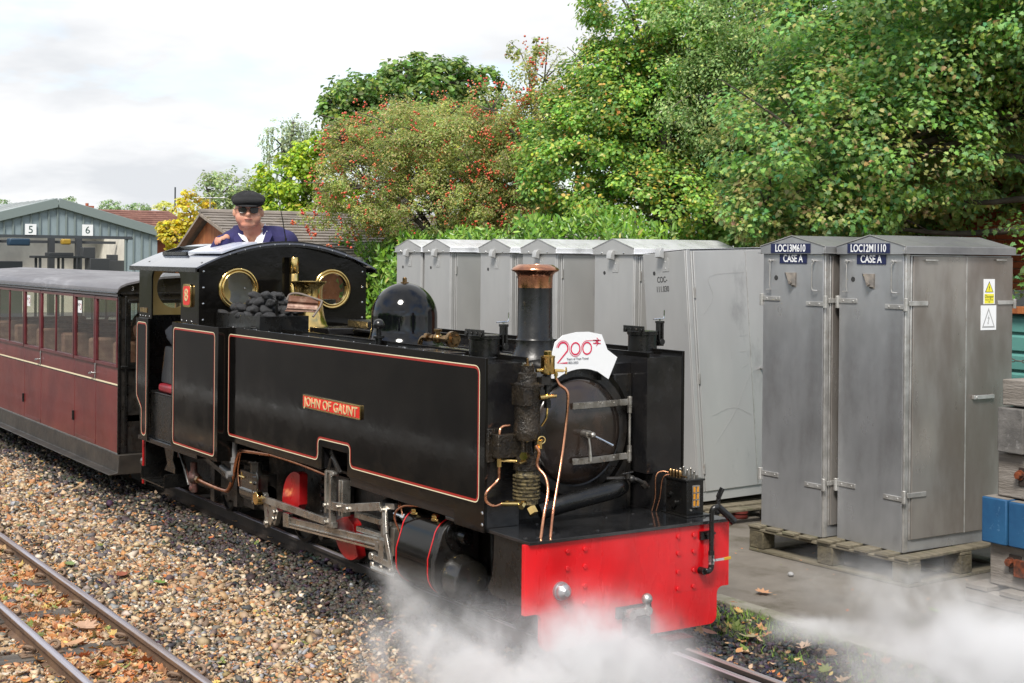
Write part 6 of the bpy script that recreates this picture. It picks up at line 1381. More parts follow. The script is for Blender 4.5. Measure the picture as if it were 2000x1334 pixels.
def autolimbs(origin, masses, r0=.035, k=3, seed=1):
    r_ = random.Random(seed); L = []; o = Vector(origin)
    for ms in masses:
        c = Vector(ms[:3]); m_ = o.lerp(c,.5)+Vector((r_.uniform(-.1,.1),r_.uniform(-.1,.1),.12)); L.append(([o,m_,c],r0,r0*.45))
        for i in range(k):
            e = c+Vector((r_.uniform(-1,1)*ms[3],r_.uniform(-1,1)*ms[3],r_.uniform(-.7,1)*ms[4])); L.append(([c,c.lerp(e,.5)+Vector((0,0,r_.uniform(-.03,.06))),e],r0*.45,r0*.10))
    return L
def berries(masses, n, s, cols_, per=7, spread=.05):
    P=[]
    for ms in masses:
        k = int(n*ms[3]*ms[4]/sum(m[3]*m[4] for m in masses)); d = rng.normal(0,1,(k,3)); d/=np.linalg.norm(d,axis=1,keepdims=True); c = np.array(ms[:3])+d*np.array([ms[3],ms[3],ms[4]])*rng.uniform(.92,1.22,(k,1))
        P.append(np.repeat(c,per,axis=0)+rng.normal(0,spread,(k*per,3))*np.array([.7,.7,1]))
    P = np.concatenate(P); n_=len(P); bm = bmesh.new(); bmesh.ops.create_icosphere(bm,subdivisions=1,radius=1); bm.free()
    V,F = scatter(IV,IF,P,rotmats(n_,1),rng.uniform(.7,1.2,n_)*s); return V,F,np.repeat(palette(cols_,[1]*len(cols_),n_,.12),12,axis=0)
BERRY = mat('berry',(.5,.05,.03),.3,attr='Col')
# field maple at the right
mp_m = [(-2.70,4.85,3.35,1.30,.75),(-2.95,3.85,2.42,.66,.56),(-2.67,4.34,2.40,.70,.52),(-2.15,4.95,2.95,.62,.50),(-3.12,3.60,1.98,.36,.26),(-2.90,3.98,1.90,.46,.20),(-3.3,4.6,2.9,.6,.7),(-1.6,5.0,3.3,.8,.6),(-2.1,4.5,3.6,.7,.5),(-3.6,4.9,3.6,.6,.6)]
mc_ = [(.066,.122,.032),(.054,.106,.040),(.092,.150,.036),(.12,.145,.04),(.16,.14,.05),(.17,.11,.055)]
cr = joinb([crown_leaves(mp_m,LEAFMP,.038,mc_,[6,6,6,3.0,1.0,.8],.66,clump=.25,jit=.26,shell=.72), crown_leaves([m_[:5] for m_ in mp_m[:6]],LEAFMP,.034,[(.125,.125,.045),(.105,.135,.04),(.14,.10,.05)],[3,4,2],.08,clump=.15,shell=.9), crown_leaves([(-2.35,5.0,2.15,.46,.38,.25),(-1.95,4.9,1.60,.16,.36,.4),(-2.0,5.1,2.45,.4,.2,.4)],LEAFMP,.044,mc_,[6,6,4,1,.5,.3],.5,clump=.25),
    crown_leaves([(-3.05,4.75,2.75,.55,.45,.9),(-2.6,5.3,3.0,.7,.6)],LEAFMP,.055,mc_[:3],[6,6,3],1.0,clump=.35)])
tree('maple_tree','large field maple with dense green leaves overhanging the two LOC cabinets','tree',(-1.75,5.3,0),[([(-1.75,5.3,-.05),(-1.72,5.28,1.2),(-1.85,5.25,2.2),(-2.1,5.1,3.2)],.11,.05)],
     [([(-1.80,5.26,1.95),(-1.95,5.1,2.05),(-2.35,4.9,2.02),(-2.6,4.8,2.10)],.035,.010),([(-1.82,5.25,2.1),(-2.0,5.0,2.30),(-2.3,4.8,2.36),(-2.7,4.5,2.45)],.04,.012),([(-1.75,5.2,1.75),(-2.0,5.0,1.82),(-2.5,4.8,1.80),(-2.9,4.5,1.85)],.035,.012),([(-1.9,5.2,2.4),(-1.95,5.0,2.6),(-2.1,4.8,2.9)],.04,.01),([(-1.6,5.1,2.2),(-1.7,5.0,2.6),(-1.75,4.9,2.95)],.03,.01)]+autolimbs((-2.0,5.15,2.6),mp_m[:7],.035,4,3),cr,bark=BARKD)
# lime / cotoneaster mass in the middle
mid_m = [(-6.20,4.75,3.85,.50,.58),(-6.20,4.78,2.92,.80,.70),(-6.37,4.25,2.50,.55,.58),(-5.75,4.74,2.09,.79,.36),(-5.96,5.52,2.46,.44,.50),(-5.6,5.2,3.9,.6,.6),(-6.35,4.7,3.25,.42,.45)]
md_c = [(.072,.130,.026),(.054,.106,.026),(.105,.160,.032),(.17,.185,.035),(.30,.21,.04),(.32,.15,.05)]
tree('lime_tree','tall broad tree with green and golden leaves behind the chimney','tree',(-5.95,5.15,0),[([(-5.95,5.15,-.05),(-5.95,5.15,1.5),(-6.05,5.1,2.4),(-6.2,4.9,3.8)],.085,.035),([(-5.85,5.35,-.05),(-5.80,5.32,1.6),(-5.78,5.3,2.5),(-5.8,5.3,3.9)],.06,.03)],
     [([(-6.0,5.1,1.9),(-6.15,4.8,2.0),(-6.5,4.4,1.95)],.025,.010),([(-5.95,5.1,2.3),(-6.2,4.9,2.5),(-6.4,4.7,2.6)],.03,.01)]+autolimbs((-6.0,5.1,2.4),mid_m,.03,4,5),
     joinb([crown_leaves(mid_m,LEAFR,.035,md_c,[5,5,5,3,1.2,1.4],.95,shell=.65,clump=.24,jit=.28),crown_leaves(mid_m[:4],LEAF2,.045,[(.50,.25,.09),(.42,.30,.08)],[1,1],.06,clump=.3)]))
# weeping birch
bi_m = [(-5.31,5.06,3.75,.62,.58),(-5.22,4.82,3.03,.42,.45),(-5.10,5.33,3.19,.40,.5),(-4.85,5.0,3.9,.5,.5)]
def strands(masses,n,ln,leaf,size,cols_,w_):
    P=[];N=[]
    for ms in masses:
        k=int(n*ms[3]); d=rng.normal(0,1,(k,3)); d/=np.linalg.norm(d,axis=1,keepdims=True); c=np.array(ms[:3])+d*np.array([ms[3],ms[3],ms[4]])*rng.uniform(.5,1.05,(k,1))
        for j in range(14): P.append(c+np.array([0,0,-ln*j/14])+rng.normal(0,.014,(k,3)))
    P=np.concatenate(P); n_=len(P); Rm=oriented(rng.normal(0,1,(n_,3))+np.array([.3,-.6,.5]),n_,2.5); v,f=scatter(*leaf,P,Rm,size*rng.uniform(.6,1.2,n_)); return v,f,np.repeat(palette(cols_,w_,n_,.2)*2.4,len(leaf[0]),axis=0)
bc = [(.13,.19,.07),(.10,.15,.06),(.19,.24,.10),(.28,.28,.10)]
tree('birch_tree','weeping birch with pale grey green hanging foliage between lime and maple','tree',(-5.05,5.6,0),[([(-5.05,5.6,-.05),(-5.05,5.55,1.8),(-5.1,5.4,3.0),(-5.2,5.2,4.2)],.07,.03),([(-4.7,5.8,-.05),(-4.72,5.7,2.0),(-4.8,5.5,3.9)],.05,.03)],autolimbs((-5.1,5.4,3.0),bi_m,.03,4,8),
     joinb([strands(bi_m,330,.42,LEAF2,.034,bc,[4,4,3,1]),crown_leaves(bi_m,LEAF2,.036,bc,[4,4,3,1],.5,clump=.3)]))
# dark understorey filling behind
us_m = [(-5.2,6.2,2.5,1.2,1.0),(-4.2,6.3,2.9,1.1,1.2),(-6.6,5.9,2.9,.9,.9),(-3.9,5.2,2.2,.6,.55),(-4.6,5.3,1.9,.7,.4),(-3.6,6.4,3.6,1.0,.9)]
tree('sycamore_tree','darker green tree filling the gap behind the birch and the maple','tree',(-4.4,6.4,0),[([(-4.4,6.4,-.05),(-4.4,6.4,1.5),(-4.5,6.3,3.2)],.09,.04)],autolimbs((-4.4,6.3,2.2),us_m,.04,3,11),crown_leaves(us_m,LEAFR,.070,[(.055,.095,.028),(.07,.11,.035),(.11,.14,.04),(.22,.19,.06)],[5,5,2,.6],.9,clump=.3))
# hawthorn with berries
hw_m = [(-9.1,4.16,2.80,1.0,.50),(-9.16,3.51,2.35,.54,.46),(-8.72,4.58,2.56,.77,.60),(-8.78,4.11,2.10,.82,.36),(-8.11,4.77,2.50,.46,.64),(-9.56,3.46,2.83,.30,.26),(-8.3,4.6,2.05,.6,.3)]
hc = [(.105,.125,.035),(.085,.115,.030),(.14,.145,.055),(.20,.155,.08),(.24,.18,.05),(.15,.09,.05)]
red = [(.48,.055,.03),(.60,.10,.05),(.50,.16,.06)]
tw = []
r_ = random.Random(5)
for i in range(60):
    ms = hw_m[r_.randrange(len(hw_m))]; c = Vector(ms[:3]); d = Vector((r_.uniform(-1,1),r_.uniform(-1,.3),r_.uniform(-.5,1))).normalized(); e = c+Vector((d.x*ms[3],d.y*ms[3],d.z*ms[4]))*1.12; tw.append(([c,c.lerp(e,.6)+Vector((0,0,.05)),e],.012,.002))
tree('hawthorn_tree','rounded hawthorn thick with red berries above the hedge','tree',(-8.8,4.3,0),[([(-8.8,4.3,-.05),(-8.82,4.3,1.2),(-8.9,4.2,2.3)],.07,.04)],autolimbs((-8.85,4.25,1.7),hw_m,.035,4,2)+tw,
     joinb([crown_leaves(hw_m,LEAF2,.029,hc,[5,5,4,3,1.6,2.2],1.0,clump=.21,jit=.22,out=1),crown_leaves([(-9.62,3.1,2.02,.22,.10,.5),(-9.35,3.3,1.9,.3,.14,.7)],LEAF2,.035,hc,[5,5,3,1,1,1],.5)]),
     extra=[('berries',joinb([berries(hw_m,560,.0115,red,5,.026),berries([(-9.60,3.05,1.98,.22,.08),(-9.3,3.2,1.85,.25,.12)],14,.014,red,7,.03)]),BERRY)])
ht_m = [(-7.82,4.67,3.25,.22,.50,.6),(-8.29,4.5,3.15,.30,.30,.6),(-7.45,4.6,3.4,.3,.4,.8),(-7.6,4.6,2.8,.45,.45),(-7.3,4.7,3.0,.4,.4)]
tree('hawthorn_tree','thin tall hawthorn with bare twig tips and red berry bunches left of the lime tree','tree',(-7.7,4.8,0),[([(-7.7,4.8,-.05),(-7.72,4.78,2.0),(-7.8,4.7,3.3)],.045,.012)],autolimbs((-7.75,4.75,2.4),ht_m,.02,7,6)+[([(-7.8,4.7,3.3),(-7.95,4.65,3.7),(-8.12,4.6,3.86)],.010,.002),([(-7.8,4.7,3.3),(-7.72,4.68,3.7),(-7.70,4.66,3.84)],.010,.002)],
     joinb([crown_leaves(ht_m,LEAF2,.036,hc+[(.35,.3,.06)],[5,5,4,2,2,1,2],.50,clump=.26),crown_leaves([(-8.05,4.62,3.75,.08,.12,.5),(-7.70,4.67,3.75,.05,.12,.5)],LEAF2,.036,hc,[5,5,4,2,2,1],.5)]),
     extra=[('berries',berries(ht_m,80,.0125,red,7,.035),BERRY)])
# oak and limes in the distance
ok_m = [(-20.45,10.02,4.85,1.15,.62),(-21.0,9.17,4.62,.65,.60),(-19.95,10.78,5.05,.70,.50),(-21.22,8.82,4.55,.34,.28),(-19.62,11.3,4.9,.50,.50),(-20.72,9.6,4.1,1.1,.5),(-20.2,10.2,5.25,.7,.35),(-20.0,10.8,4.0,1.5,.7)]
tree('oak_tree','rounded dark green oak rising behind the hawthorn','tree',(-20.4,10,0),[([(-20.4,10,-.1),(-20.4,10,2.5),(-20.4,10,4.6)],.22,.1)],autolimbs((-20.4,10,3.4),ok_m,.1,3,4),crown_leaves(ok_m,LEAFR,.095,[(.050,.085,.022),(.065,.105,.028),(.085,.12,.03),(.12,.14,.035)],[4,5,4,1.5],.85,clump=.26,jit=.25),group='trees in the distance')
li_m = [(-17.97,6.48,2.85,.54,.50),(-17.81,6.73,3.25,.34,.38),(-18.06,6.34,2.40,.44,.26),(-17.62,7.02,3.05,.44,.64),(-17.4,7.3,2.3,.6,.5),(-17.9,6.6,2.1,.5,.4)]
tree('young_lime_tree','bright yellow green tree above the tiled cabin roof, right of the driver','tree',(-17.8,6.7,0),[([(-17.8,6.7,-.1),(-17.8,6.7,1.5),(-17.8,6.7,3)],.08,.04)],autolimbs((-17.8,6.7,2),li_m,.04,2,9),crown_leaves(li_m,LEAFR,.070,[(.09,.14,.015),(.14,.18,.018),(.06,.11,.015),(.25,.21,.03)],[5,5,3,1.5],.9,clump=.27,jit=.28),group='trees in the distance')
fb_m = [(-34.8,13.62,4.9,.69,.84,.7),(-34.51,14.07,5.3,.46,.58,.7)]
gc = [(.14,.17,.10),(.11,.14,.08),(.20,.22,.13)]
tree('distant_birch_tree','airy grey green birch standing tallest on the left of the oak','tree',(-34.7,13.8,0),[([(-34.7,13.8,-.1),(-34.7,13.8,3),(-34.6,13.9,5.6)],.14,.04)],autolimbs((-34.7,13.8,3.6),fb_m,.06,6,9),joinb([crown_leaves(fb_m,LEAF2,.11,gc,[4,4,2],.40,clump=.25),strands(fb_m,90,.7,LEAF2,.10,gc,[4,4,2])]),group='trees in the distance')
gr_m = [(-39.42,13.84,3.85,.83,.62),(-39.82,13.21,3.75,.45,.55),(-39.14,14.27,3.4,.83,.58),(-39.59,13.57,3.1,.83,.42),(-38.9,14.9,3.6,.7,.6)]
tree('willow_tree','soft grey green tree mass behind the yellow tree and the driver','tree',(-39.4,13.8,0),[([(-39.4,13.8,-.1),(-39.4,13.8,3)],.2,.1)],autolimbs((-39.4,13.8,2.4),gr_m,.08,3,12),crown_leaves(gr_m,LEAF2,.13,[(.12,.15,.07),(.16,.19,.09),(.08,.11,.05)],[4,4,3],.75,clump=.26,jit=.2),group='trees in the distance')
ye_m = [(-24.67,7.17,2.50,.36,.48),(-24.83,6.92,2.02,.33,.33),(-24.59,7.29,2.02,.27,.33),(-24.95,6.75,2.15,.2,.2),(-24.5,7.5,2.55,.15,.25)]
tree('yellow_tree','small golden yellow autumn tree between the workshop and the tiled cabin','tree',(-24.7,7.1,0),[([(-24.7,7.1,-.1),(-24.7,7.1,2)],.06,.03)],autolimbs((-24.7,7.1,1.5),ye_m,.03,3,13),crown_leaves(ye_m,LEAFR,.075,[(.25,.19,.02),(.20,.17,.02),(.12,.14,.02),(.27,.15,.03)],[5,4,3,2],.85,clump=.28,jit=.2),group='trees in the distance')
for i,((x,y,z,a,b_),lb) in enumerate(zip([(-86.8,21.63,4.9,.42,.40),(-95.34,26.84,4.95,.80,.50),(-94.3,28.46,4.85,.95,.42),(-89.11,18.07,4.7,.50,.38),(-73.73,23.42,4.3,.62,.36)],
      ['tiny tree on the skyline above the workshop ridge','far rounded tree on the skyline right of the ridge','far tree on the skyline above the red roof','tiny tree at the left edge of the skyline','far yellow green tree beside the red roof chimney'])):
    tree('distant_tree',lb,'tree',(x,y,0),[([(x,y,-.1),(x,y,z)],.12,.08)],[],crown_leaves([(x,y,z,a,b_),(x+.3,y+.3,z-.5,a*1.1,b_)],LEAF2,.16,[(.09,.13,.06),(.13,.17,.07)] if i<4 else [(.28,.28,.07),(.2,.22,.06)],[1,1],.9,clump=.3),group='trees in the distance')
# ---- hedge of upright glossy leaves
def hedge(x0,x1,y0,y1,zf,size,n):
    P = np.stack([rng.uniform(x0,x1,n),y0+(y1-y0)*rng.uniform(0,1,n)**1.6,rng.uniform(0,1,n)**.5],-1); top = zf(P[:,0]); P[:,2] = P[:,2]*top
    P[:,1] += -.10*np.sin(P[:,0]*5)+.06*np.sin(P[:,0]*13)
    e = (P[:,0]-x0)<.35; nrm = rng.normal(0,.6,(n,3))+np.array([.5,-.9,.4]); t = rng.normal(0,.75,(n,3))+np.array([.1,-.3,1.0])
    z = nrm/np.linalg.norm(nrm,axis=1,keepdims=True); x = t-z*np.sum(t*z,axis=1,keepdims=True); x/=np.linalg.norm(x,axis=1,keepdims=True); y=np.cross(z,x); Rm=np.stack([x,y,z],-1)
    T = np.array([(0,0,0),(.35,.17,.03),(.75,.12,.0),(1,0,-.06),(.75,-.12,.0),(.35,-.17,.03)],float); F=np.array([(0,1,2),(0,2,3),(0,3,4),(0,4,5)])
    s = size*rng.uniform(.6,1.2,n); v,f=scatter(T,F,P,Rm,s); c=palette([(.12,.26,.025),(.18,.34,.035),(.08,.19,.025),(.26,.40,.07),(.36,.34,.10)],[5,5,4,2,.3],n,.15); return v,f,np.repeat(c,6,axis=0)
HD = thing('laurel_hedge','bright green laurel hedge behind the back row of cabinets','hedge',(-7,3.9,0))
zf = lambda x: 1.80+.05*np.sin(x*2.1)+.05*np.sin(x*5.7+1)+.16*np.exp(-((x+6.3)/.9)**2)+.05*(x+8)/3
bulk('foliage',*joinb([hedge(-10.0,-4.6,3.62,4.15,zf,.072,22000),hedge(-10.0,-8.3,3.50,4.1,lambda x:1.62+.1*np.sin(x*4),.085,6000)]),mat('laurel_leaf',(.1,.2,.03),.32,attr='Col',trans=.2,spec=.5),parent=HD,smooth=False)
g = G()
for i in range(26): x=-9.9+i*.21; g.tube([(x,3.95,0),(x+.05,3.9,1.5)],[.02,.008],6)
g.build('stems',BARKD,HD)

# ================================================================== BUILDINGS
# workshop (gable end faces the camera side, long axis parallel to the track)
WS = thing('workshop_shed','grey blue clad workshop with open doorway numbered 5 and 6','shed',(-33,5.8,0))
CLAD = mat('blue_grey_cladding', rgb('89979b'), .5, col2=rgb('7f8d92'), scale=2, rvar=.05); TRIM = mat('grey_trim', rgb('76817f'), .5); DKT = mat('dark_trim', rgb('3c4145'), .6)
gx = -30.; yc = 5.80; hw_ = 2.46; pk = 2.82; ev = 2.15; op0, op1 = yc-1.72-.4, 7.50; hz_ = 2.03
topz = lambda y: pk-(pk-ev)*abs(y-yc)/hw_
n_ = 24; wpan = 2*hw_/n_
for i in range(n_):
    a = yc-hw_+i*wpan; b_ = a+wpan-.012; lo = hz_ if (a < op1-.02 and b_ > op0) else 0
    if a < op1 < b_: lo = 0
    g = G(); g.plate([(a,lo),(b_,lo),(b_,topz(b_))]+([(yc,pk)] if a<yc<b_ else [])+[(a,topz(a))],[],lambda u,v,w:(gx-w,u,v),.03); p = g.build('cladding_panel',CLAD,WS)
    g = G(); g.box(gx,gx+.035,a-.018,a+.018,lo,topz(a)); g.build('standing_rib',TRIM,p)
g = G()
for s in (-1,1): g.bar((gx+.06,yc,pk+.01),(gx+.06,yc+s*(hw_+.03),ev+.01),.12,.22,up=(0,0,1))
g.build('barge_board',TRIM,WS,bevel=.01)
g = G(); g.box(gx-.02,gx+.05,op0-.05,op1+.1,hz_-.05,hz_+.02); g.build('door_header',DKT,WS); g = G(); g.box(gx-.05,gx+.04,op1,op1+.12,0,hz_-.05); g.build('door_jamb',CLAD,WS)
g = G()
for s in (-1,1): [g.bar((xm,yc,pk+.05),(xm,yc+s*(hw_+.06),ev+.04),.06,ln,up=(1,0,0)) for xm,ln in ((gx-.15,.3),(gx-8.0,8.0))]  # two lengths, with an open gap added between them to let daylight inside
WR = g.build('shed_roof',mat('pale_ribbed_roof',rgb('b8bdbd'),.5,col2=rgb('9fa6a6'),scale=1),WS)
for i in range(20):
    x = gx-.3-i*.6; G().bar((x,yc,pk+.10),(x,yc-hw_-.05,ev+.09),.06,.04,up=(1,0,0)).build('roof_rib',WR.data.materials[0],WR)
g = G(); g.box(gx-12,gx-.03,yc+hw_-.04,yc+hw_,0,ev); g.box(gx-12,gx-.03,yc-hw_,yc-hw_+.04,0,ev); g.box(gx-12.05,gx-12,yc-hw_,yc+hw_,0,pk); g.build('side_wall',CLAD,WS)
INT = mat('pale_workshop_wall',(.72,.69,.60),.8,col2=(.58,.55,.48),scale=2)
g = G(); g.box(gx-5.0,gx-4.9,yc-hw_+.05,yc+hw_-.05,0,2.2); g.box(gx-4.9,gx-.1,yc+hw_-.1,yc+hw_-.05,0,2.1); g.build('inner_wall',INT,WS)
g = G(); g.box(gx-5,gx-.1,yc-hw_+.05,yc+hw_-.05,.0,.02); g.build('shed_floor',mat('concrete',(.25,.24,.22),.9),WS)
for a,b_,tx in ((5.172,2.167,'5'),(6.51,2.18,'6')):
    g = G(); g.box(gx+.036,gx+.05,a-.13,a+.13,b_-.14,b_+.14); p = g.build('number_sign',WHITE,WS); text_mesh('numeral',tx,.25,mat('dark_green_print',(.01,.05,.04),.5),p,frame((gx+.052,a,b_),(0,1,0),(0,0,1)),extrude=.001)
SH = mat('workshop_dark_steel',(.06,.065,.07),.5,.3)
def prop(name,label,cat,build,loc):
    g = G(); build(g); o = g.build(name,SH if cat!='bucket' else SH,None,bevel=.01); recenter(o,loc); return tag(o,label,cat)
prop('workbench','dark steel work table with curved top inside the workshop doorway','table',lambda g:(g.box(-31.6,-31.0,5.55,6.75,1.50,1.56),g.box(-31.5,-31.1,5.9,6.5,1.56,1.64),[g.box(x,x+.05,y,y+.06,0,1.5) for x in (-31.5,-31.1) for y in (5.65,6.2,6.6)]),(-31.3,6.1,0))
prop('tool_trolley','dark tool cabinet trolley in the workshop right of the table','trolley',lambda g:(g.box(-31.9,-31.4,7.0,7.5,0,1.5),g.box(-31.8,-31.5,6.85,7.15,1.5,1.78)),(-31.6,7.2,0))
prop('machine_bench','grey machine bench at the right side of the workshop','bench',lambda g:(g.box(-32.6,-32.0,7.6,8.1,0,1.45),g.box(-32.4,-32.2,7.7,7.95,1.45,1.6)),(-32.3,7.8,0))
prop('parts_rack','low black rack at the left of the workshop doorway','rack',lambda g:(g.box(-31.4,-30.8,4.4,5.2,0,1.42),),(-31,4.8,0))
g = G(); 
for y in (4.95,6.35,7.05): g.box(-33.0,-32.8,y,y+.14,0,2.1)
g.box(-33.0,-32.9,3.6,8.1,1.88,1.95); o = g.build('steel_column',SH,WS)
G().box(-31.8,-31.5,5.05,5.55,1.80,1.98).build('blue_hoist',mat('hoist_blue',(.02,.05,.09),.5),WS,bevel=.03); G().box(-31.6,-31.4,6.30,6.52,1.84,1.98).build('yellow_hoist',mat('hoist_yellow',(.40,.25,.03),.5),WS,bevel=.03)
# barrier board beside the carriage roof
g = G(); g.box(-24.0,-23.98,7.0,7.3,1.30,1.42); g.box(-24,-23.98,7.05,7.08,0,1.3); o=g.build('barrier_board',WHITE,None); recenter(o,(-24,7.1,0)); tag(o,'red and white barrier board at the workshop corner','barrier'); 
BR_=o; g = G(); g.box(-23.979,-23.975,7.14,7.24,1.31,1.41); BR_['_o']=(-24,7.1,0); g.build('red_panel',mat('barrier_red',rgb('e0492a'),.5),BR_)
# red tiled house
HS_ = thing('red_roofed_house','distant house with brown red tiled roof behind the yellow tree','house',(-47,13,0))
RT = mat('brown_red_tiles',rgb('7d5a50'),.8,col2=rgb('6c4a42'),scale=3,detail=6,dirt=rgb('a77a6a'),dscale=4,dlo=.55,dhi=.75); BRK = mat('red_brick_far',rgb('a05b40'),.85,col2=rgb('8a4b36'),scale=6)
g = G(); g.box(-49,-45,10.3,15.2,0,2.2); g.build('wall',BRK,HS_)
g = G(); g.v=[(-44.6,10.0,2.15),(-44.6,15.3,2.15),(-49.4,15.3,2.15),(-49.4,10.0,2.15),(-47,11.2,3.25),(-47,14.4,3.25)]; g.f=[(0,1,5,4),(2,3,4,5),(3,0,4),(1,2,5),(0,3,2,1)]; HR=g.build('roof',RT,HS_,smooth=False)
n_=14
for i in range(n_):
    t0=i/n_; z=2.16+1.08*t0; x=-44.58-2.4*t0; G().bar((x,10.0+1.2*t0,z),(x,15.3-.9*t0,z),.06,.03,up=(1,0,0)).build('tile_course',RT,HR)
g = G(); g.box(-47.3,-46.9,11.2,11.6,2.9,3.36); g.cyl((-47.1,11.4,3.36),(-47.1,11.4,3.46),.06,8); g.build('chimney',BRK,HS_); g = G(); g.tube([(-46,14.3,3.2),(-46,14.3,4.1)],.03,6); g.build('aerial_pole',DKT,HS_)
# timber cabin with grey tiled roof and brick base
CB = thing('tiled_cabin','timber gabled cabin with mossy grey tiled roof behind the driver','cabin',(-11,4.5,0))
TILE = mat('mossy_grey_tile',(.235,.205,.18),.85,col2=(.17,.15,.13),scale=7,detail=6,bump=.003,bscale=40,dirt=(.33,.27,.16),dscale=4,dlo=.58,dhi=.75)
CED = mat('orange_cedar',rgb('a9693c'),.65,col2=rgb('8a4f2c'),scale=3,stretch=(6,1,.4),bump=.001,bscale=20); OLDW = mat('weathered_barge_board',(.27,.23,.19),.85,col2=(.2,.17,.14),scale=10)
ax,ay,az = -11.06,2.41,2.075; ex,ez = -9.35,1.585; rx_,rz2 = -11.76,1.69
g = G()
rows = 15; L0 = Vector((ax,0,az)); L1 = Vector((ex,0,ez)); nrm_ = Vector((az-ez,0,ex-ax)).normalized()
for i in range(rows):
    a = L0.lerp(L1,i/rows); b_ = L0.lerp(L1,(i+1)/rows); g = G(); nt_ = 30; off = (i%2)*.09
    for j in range(nt_):
        y0 = ay-.05+j*.19-off; y1 = y0+.184; 
        if y0 < ay-.06: y0 = ay-.06
        dz = rng.uniform(-.002,.003); hi = .006; lo = .020+dz
        v = [Vector((a.x,y0,a.z))+nrm_*hi,Vector((a.x,y1,a.z))+nrm_*hi,Vector((b_.x,y1,b_.z))+nrm_*lo,Vector((b_.x,y0,b_.z))+nrm_*lo]; v2=[p-nrm_*.018 for p in v]
        k=len(g.v); g.v += [tuple(p) for p in v+v2]; g.f += [(k,k+1,k+2,k+3),(k+7,k+6,k+5,k+4),(k+3,k+2,k+6,k+7),(k,k+3,k+7,k+4),(k+1,k+5,k+6,k+2)]
    g.build('tile_course',TILE,CB,smooth=False)
g = G(); g.bar((ax,ay-.05,az),(ax,ay+5.6,az),.01,.01); g.tube([(ax,ay-.06,az+.015),(ax,ay+5.7,az+.015)],.035,8); g.build('ridge_tiles',TILE,CB)
g = G(); g.v=[(ax,ay-.05,az-.01),(ax,ay+5.6,az-.01),(-12.8,ay+5.6,1.2),(-12.8,ay-.05,1.2)]; g.f=[(0,1,2,3)]; g.build('rear_roof_slope',TILE,CB)
xx = np.linspace(-12.2,-9.7,20)
for a,b_ in zip(xx[:-1],xx[1:]):
    z1 = min(az-.06-(a-ax)*.287 if a>ax else az-.06+(a-ax)*.50, 3); z2 = az-.06-(b_-ax)*.287 if b_>ax else az-.06+(b_-ax)*.50
    if z1 < .1: continue
    G().plate([(a,0),(b_-.004,0),(b_-.004,max(z2,.02)),(a,max(z1,.02))],[],lambda u,v,w:(u,ay+.06+w,v),.02).build('wall_board',CED,CB)
g = G(); g.bar((ax,ay-.03,az-.015),(ex,ay-.03,ez-.015),.03,.07,up=(0,1,0)); g.bar((ax,ay-.03,az-.015),(-12.3,ay-.03,az-.66),.03,.07,up=(0,1,0)); g.build('barge_board',OLDW,CB)
g = G(); g.box(-9.75,-9.65,ay+.1,ay+5.4,0,1.52); g.build('brick_side_wall',mat('orange_brick_wall',rgb('b5683f'),.85,col2=rgb('96502f'),scale=9,dirt=rgb('c9a58a'),dscale=24,dlo=.6,dhi=.7),CB)
g = G(); g.cyl((ex+.03,ay-.05,ez-.02),(ex+.03,ay+5.6,ez-.02),.03,8); g.build('gutter',mat('grey_gutter',(.3,.3,.3),.5),CB)
g = G(); g.tube([(-12.2,2.9,1.9),(-12.2,2.9,2.33)],.008,6); g.tube([(-12.35,2.75,2.30),(-12.05,3.05,2.30)],.006,6)
for t_ in np.linspace(0,1,6): g.tube([(-12.35+.3*t_-.03,2.75+.3*t_+.03,2.30),(-12.35+.3*t_+.03,2.75+.3*t_-.03,2.30)],.004,4)
g.build('television_aerial',mat('aerial_alloy',(.5,.5,.5),.4,.8),CB)
# brick house and green ribbed shed at the right
BH = thing('brick_house','orange brick house wall seen through the maple branches','house',(-3.6,7,0))
MORT = mat('pale_mortar',rgb('b8a48e'),.9,col2=rgb('a8927c'),scale=20); BRKS = [mat('orange_brick_%d' % i,rgb(h),.85,col2=rgb(h2),scale=14,bump=.001,bscale=60) for i,(h,h2) in enumerate((('b9623c','a45434'),('c57048','b0603e'),('a8563a','944a32')))]
g = G(); g.box(-6.5,1.5,7.02,7.2,0,1.9); g.box(-6.5,1.5,7.02,7.2,1.9,2.75); BW = g.build('wall',MORT,BH)
bl_,bh_,jt = .178,.054,.009; bmx = []
g = G(); g.box(0,bl_,-.018,0,0,bh_); mB = g.build('brick',BRKS[0],BW,bevel=.002); me0 = mB.data; mes = [me0]+[me0.copy() for _ in (1,2)]
for q in (1,2): mes[q].materials[0] = BRKS[q]
mB['_o']=(0,0,0); me0.transform(Matrix.Translation(Vector(BH['_o']))); mes[1].transform(Matrix.Translation(Vector(BH['_o']))); mes[2].transform(Matrix.Translation(Vector(BH['_o'])))
cnt = 0
for r in range(22):
    for c_ in range(13):
        x = -4.9+c_*(bl_+jt)+(r%2)*(bl_/2); z = 1.36+r*(bh_+jt)
        o = mB if cnt==0 else bpy.data.objects.new('brick',mes[rng.integers(3)]) 
        if cnt: COL.objects.link(o); o.parent = BW; md=o.modifiers.new('bevel','BEVEL'); md.width=.002; md.segments=1
        o.location = Vector((x,7.022,z))-Vector(BH['_o']); cnt += 1
g = G()
for r in range(42):
    for c_ in range(42):
        x = -6.5+c_*(bl_+jt)+(r%2)*(bl_/2); z = .04+r*(bh_+jt)
        if -4.91 <= x <= -2.3 and 1.35<z<1.36+22*(bh_+jt)-.01: continue
        g.box(x,x+bl_,7.004,7.02,z,z+bh_)
stuff(g.build('brick_courses',BRKS[0],BW,smooth=False))
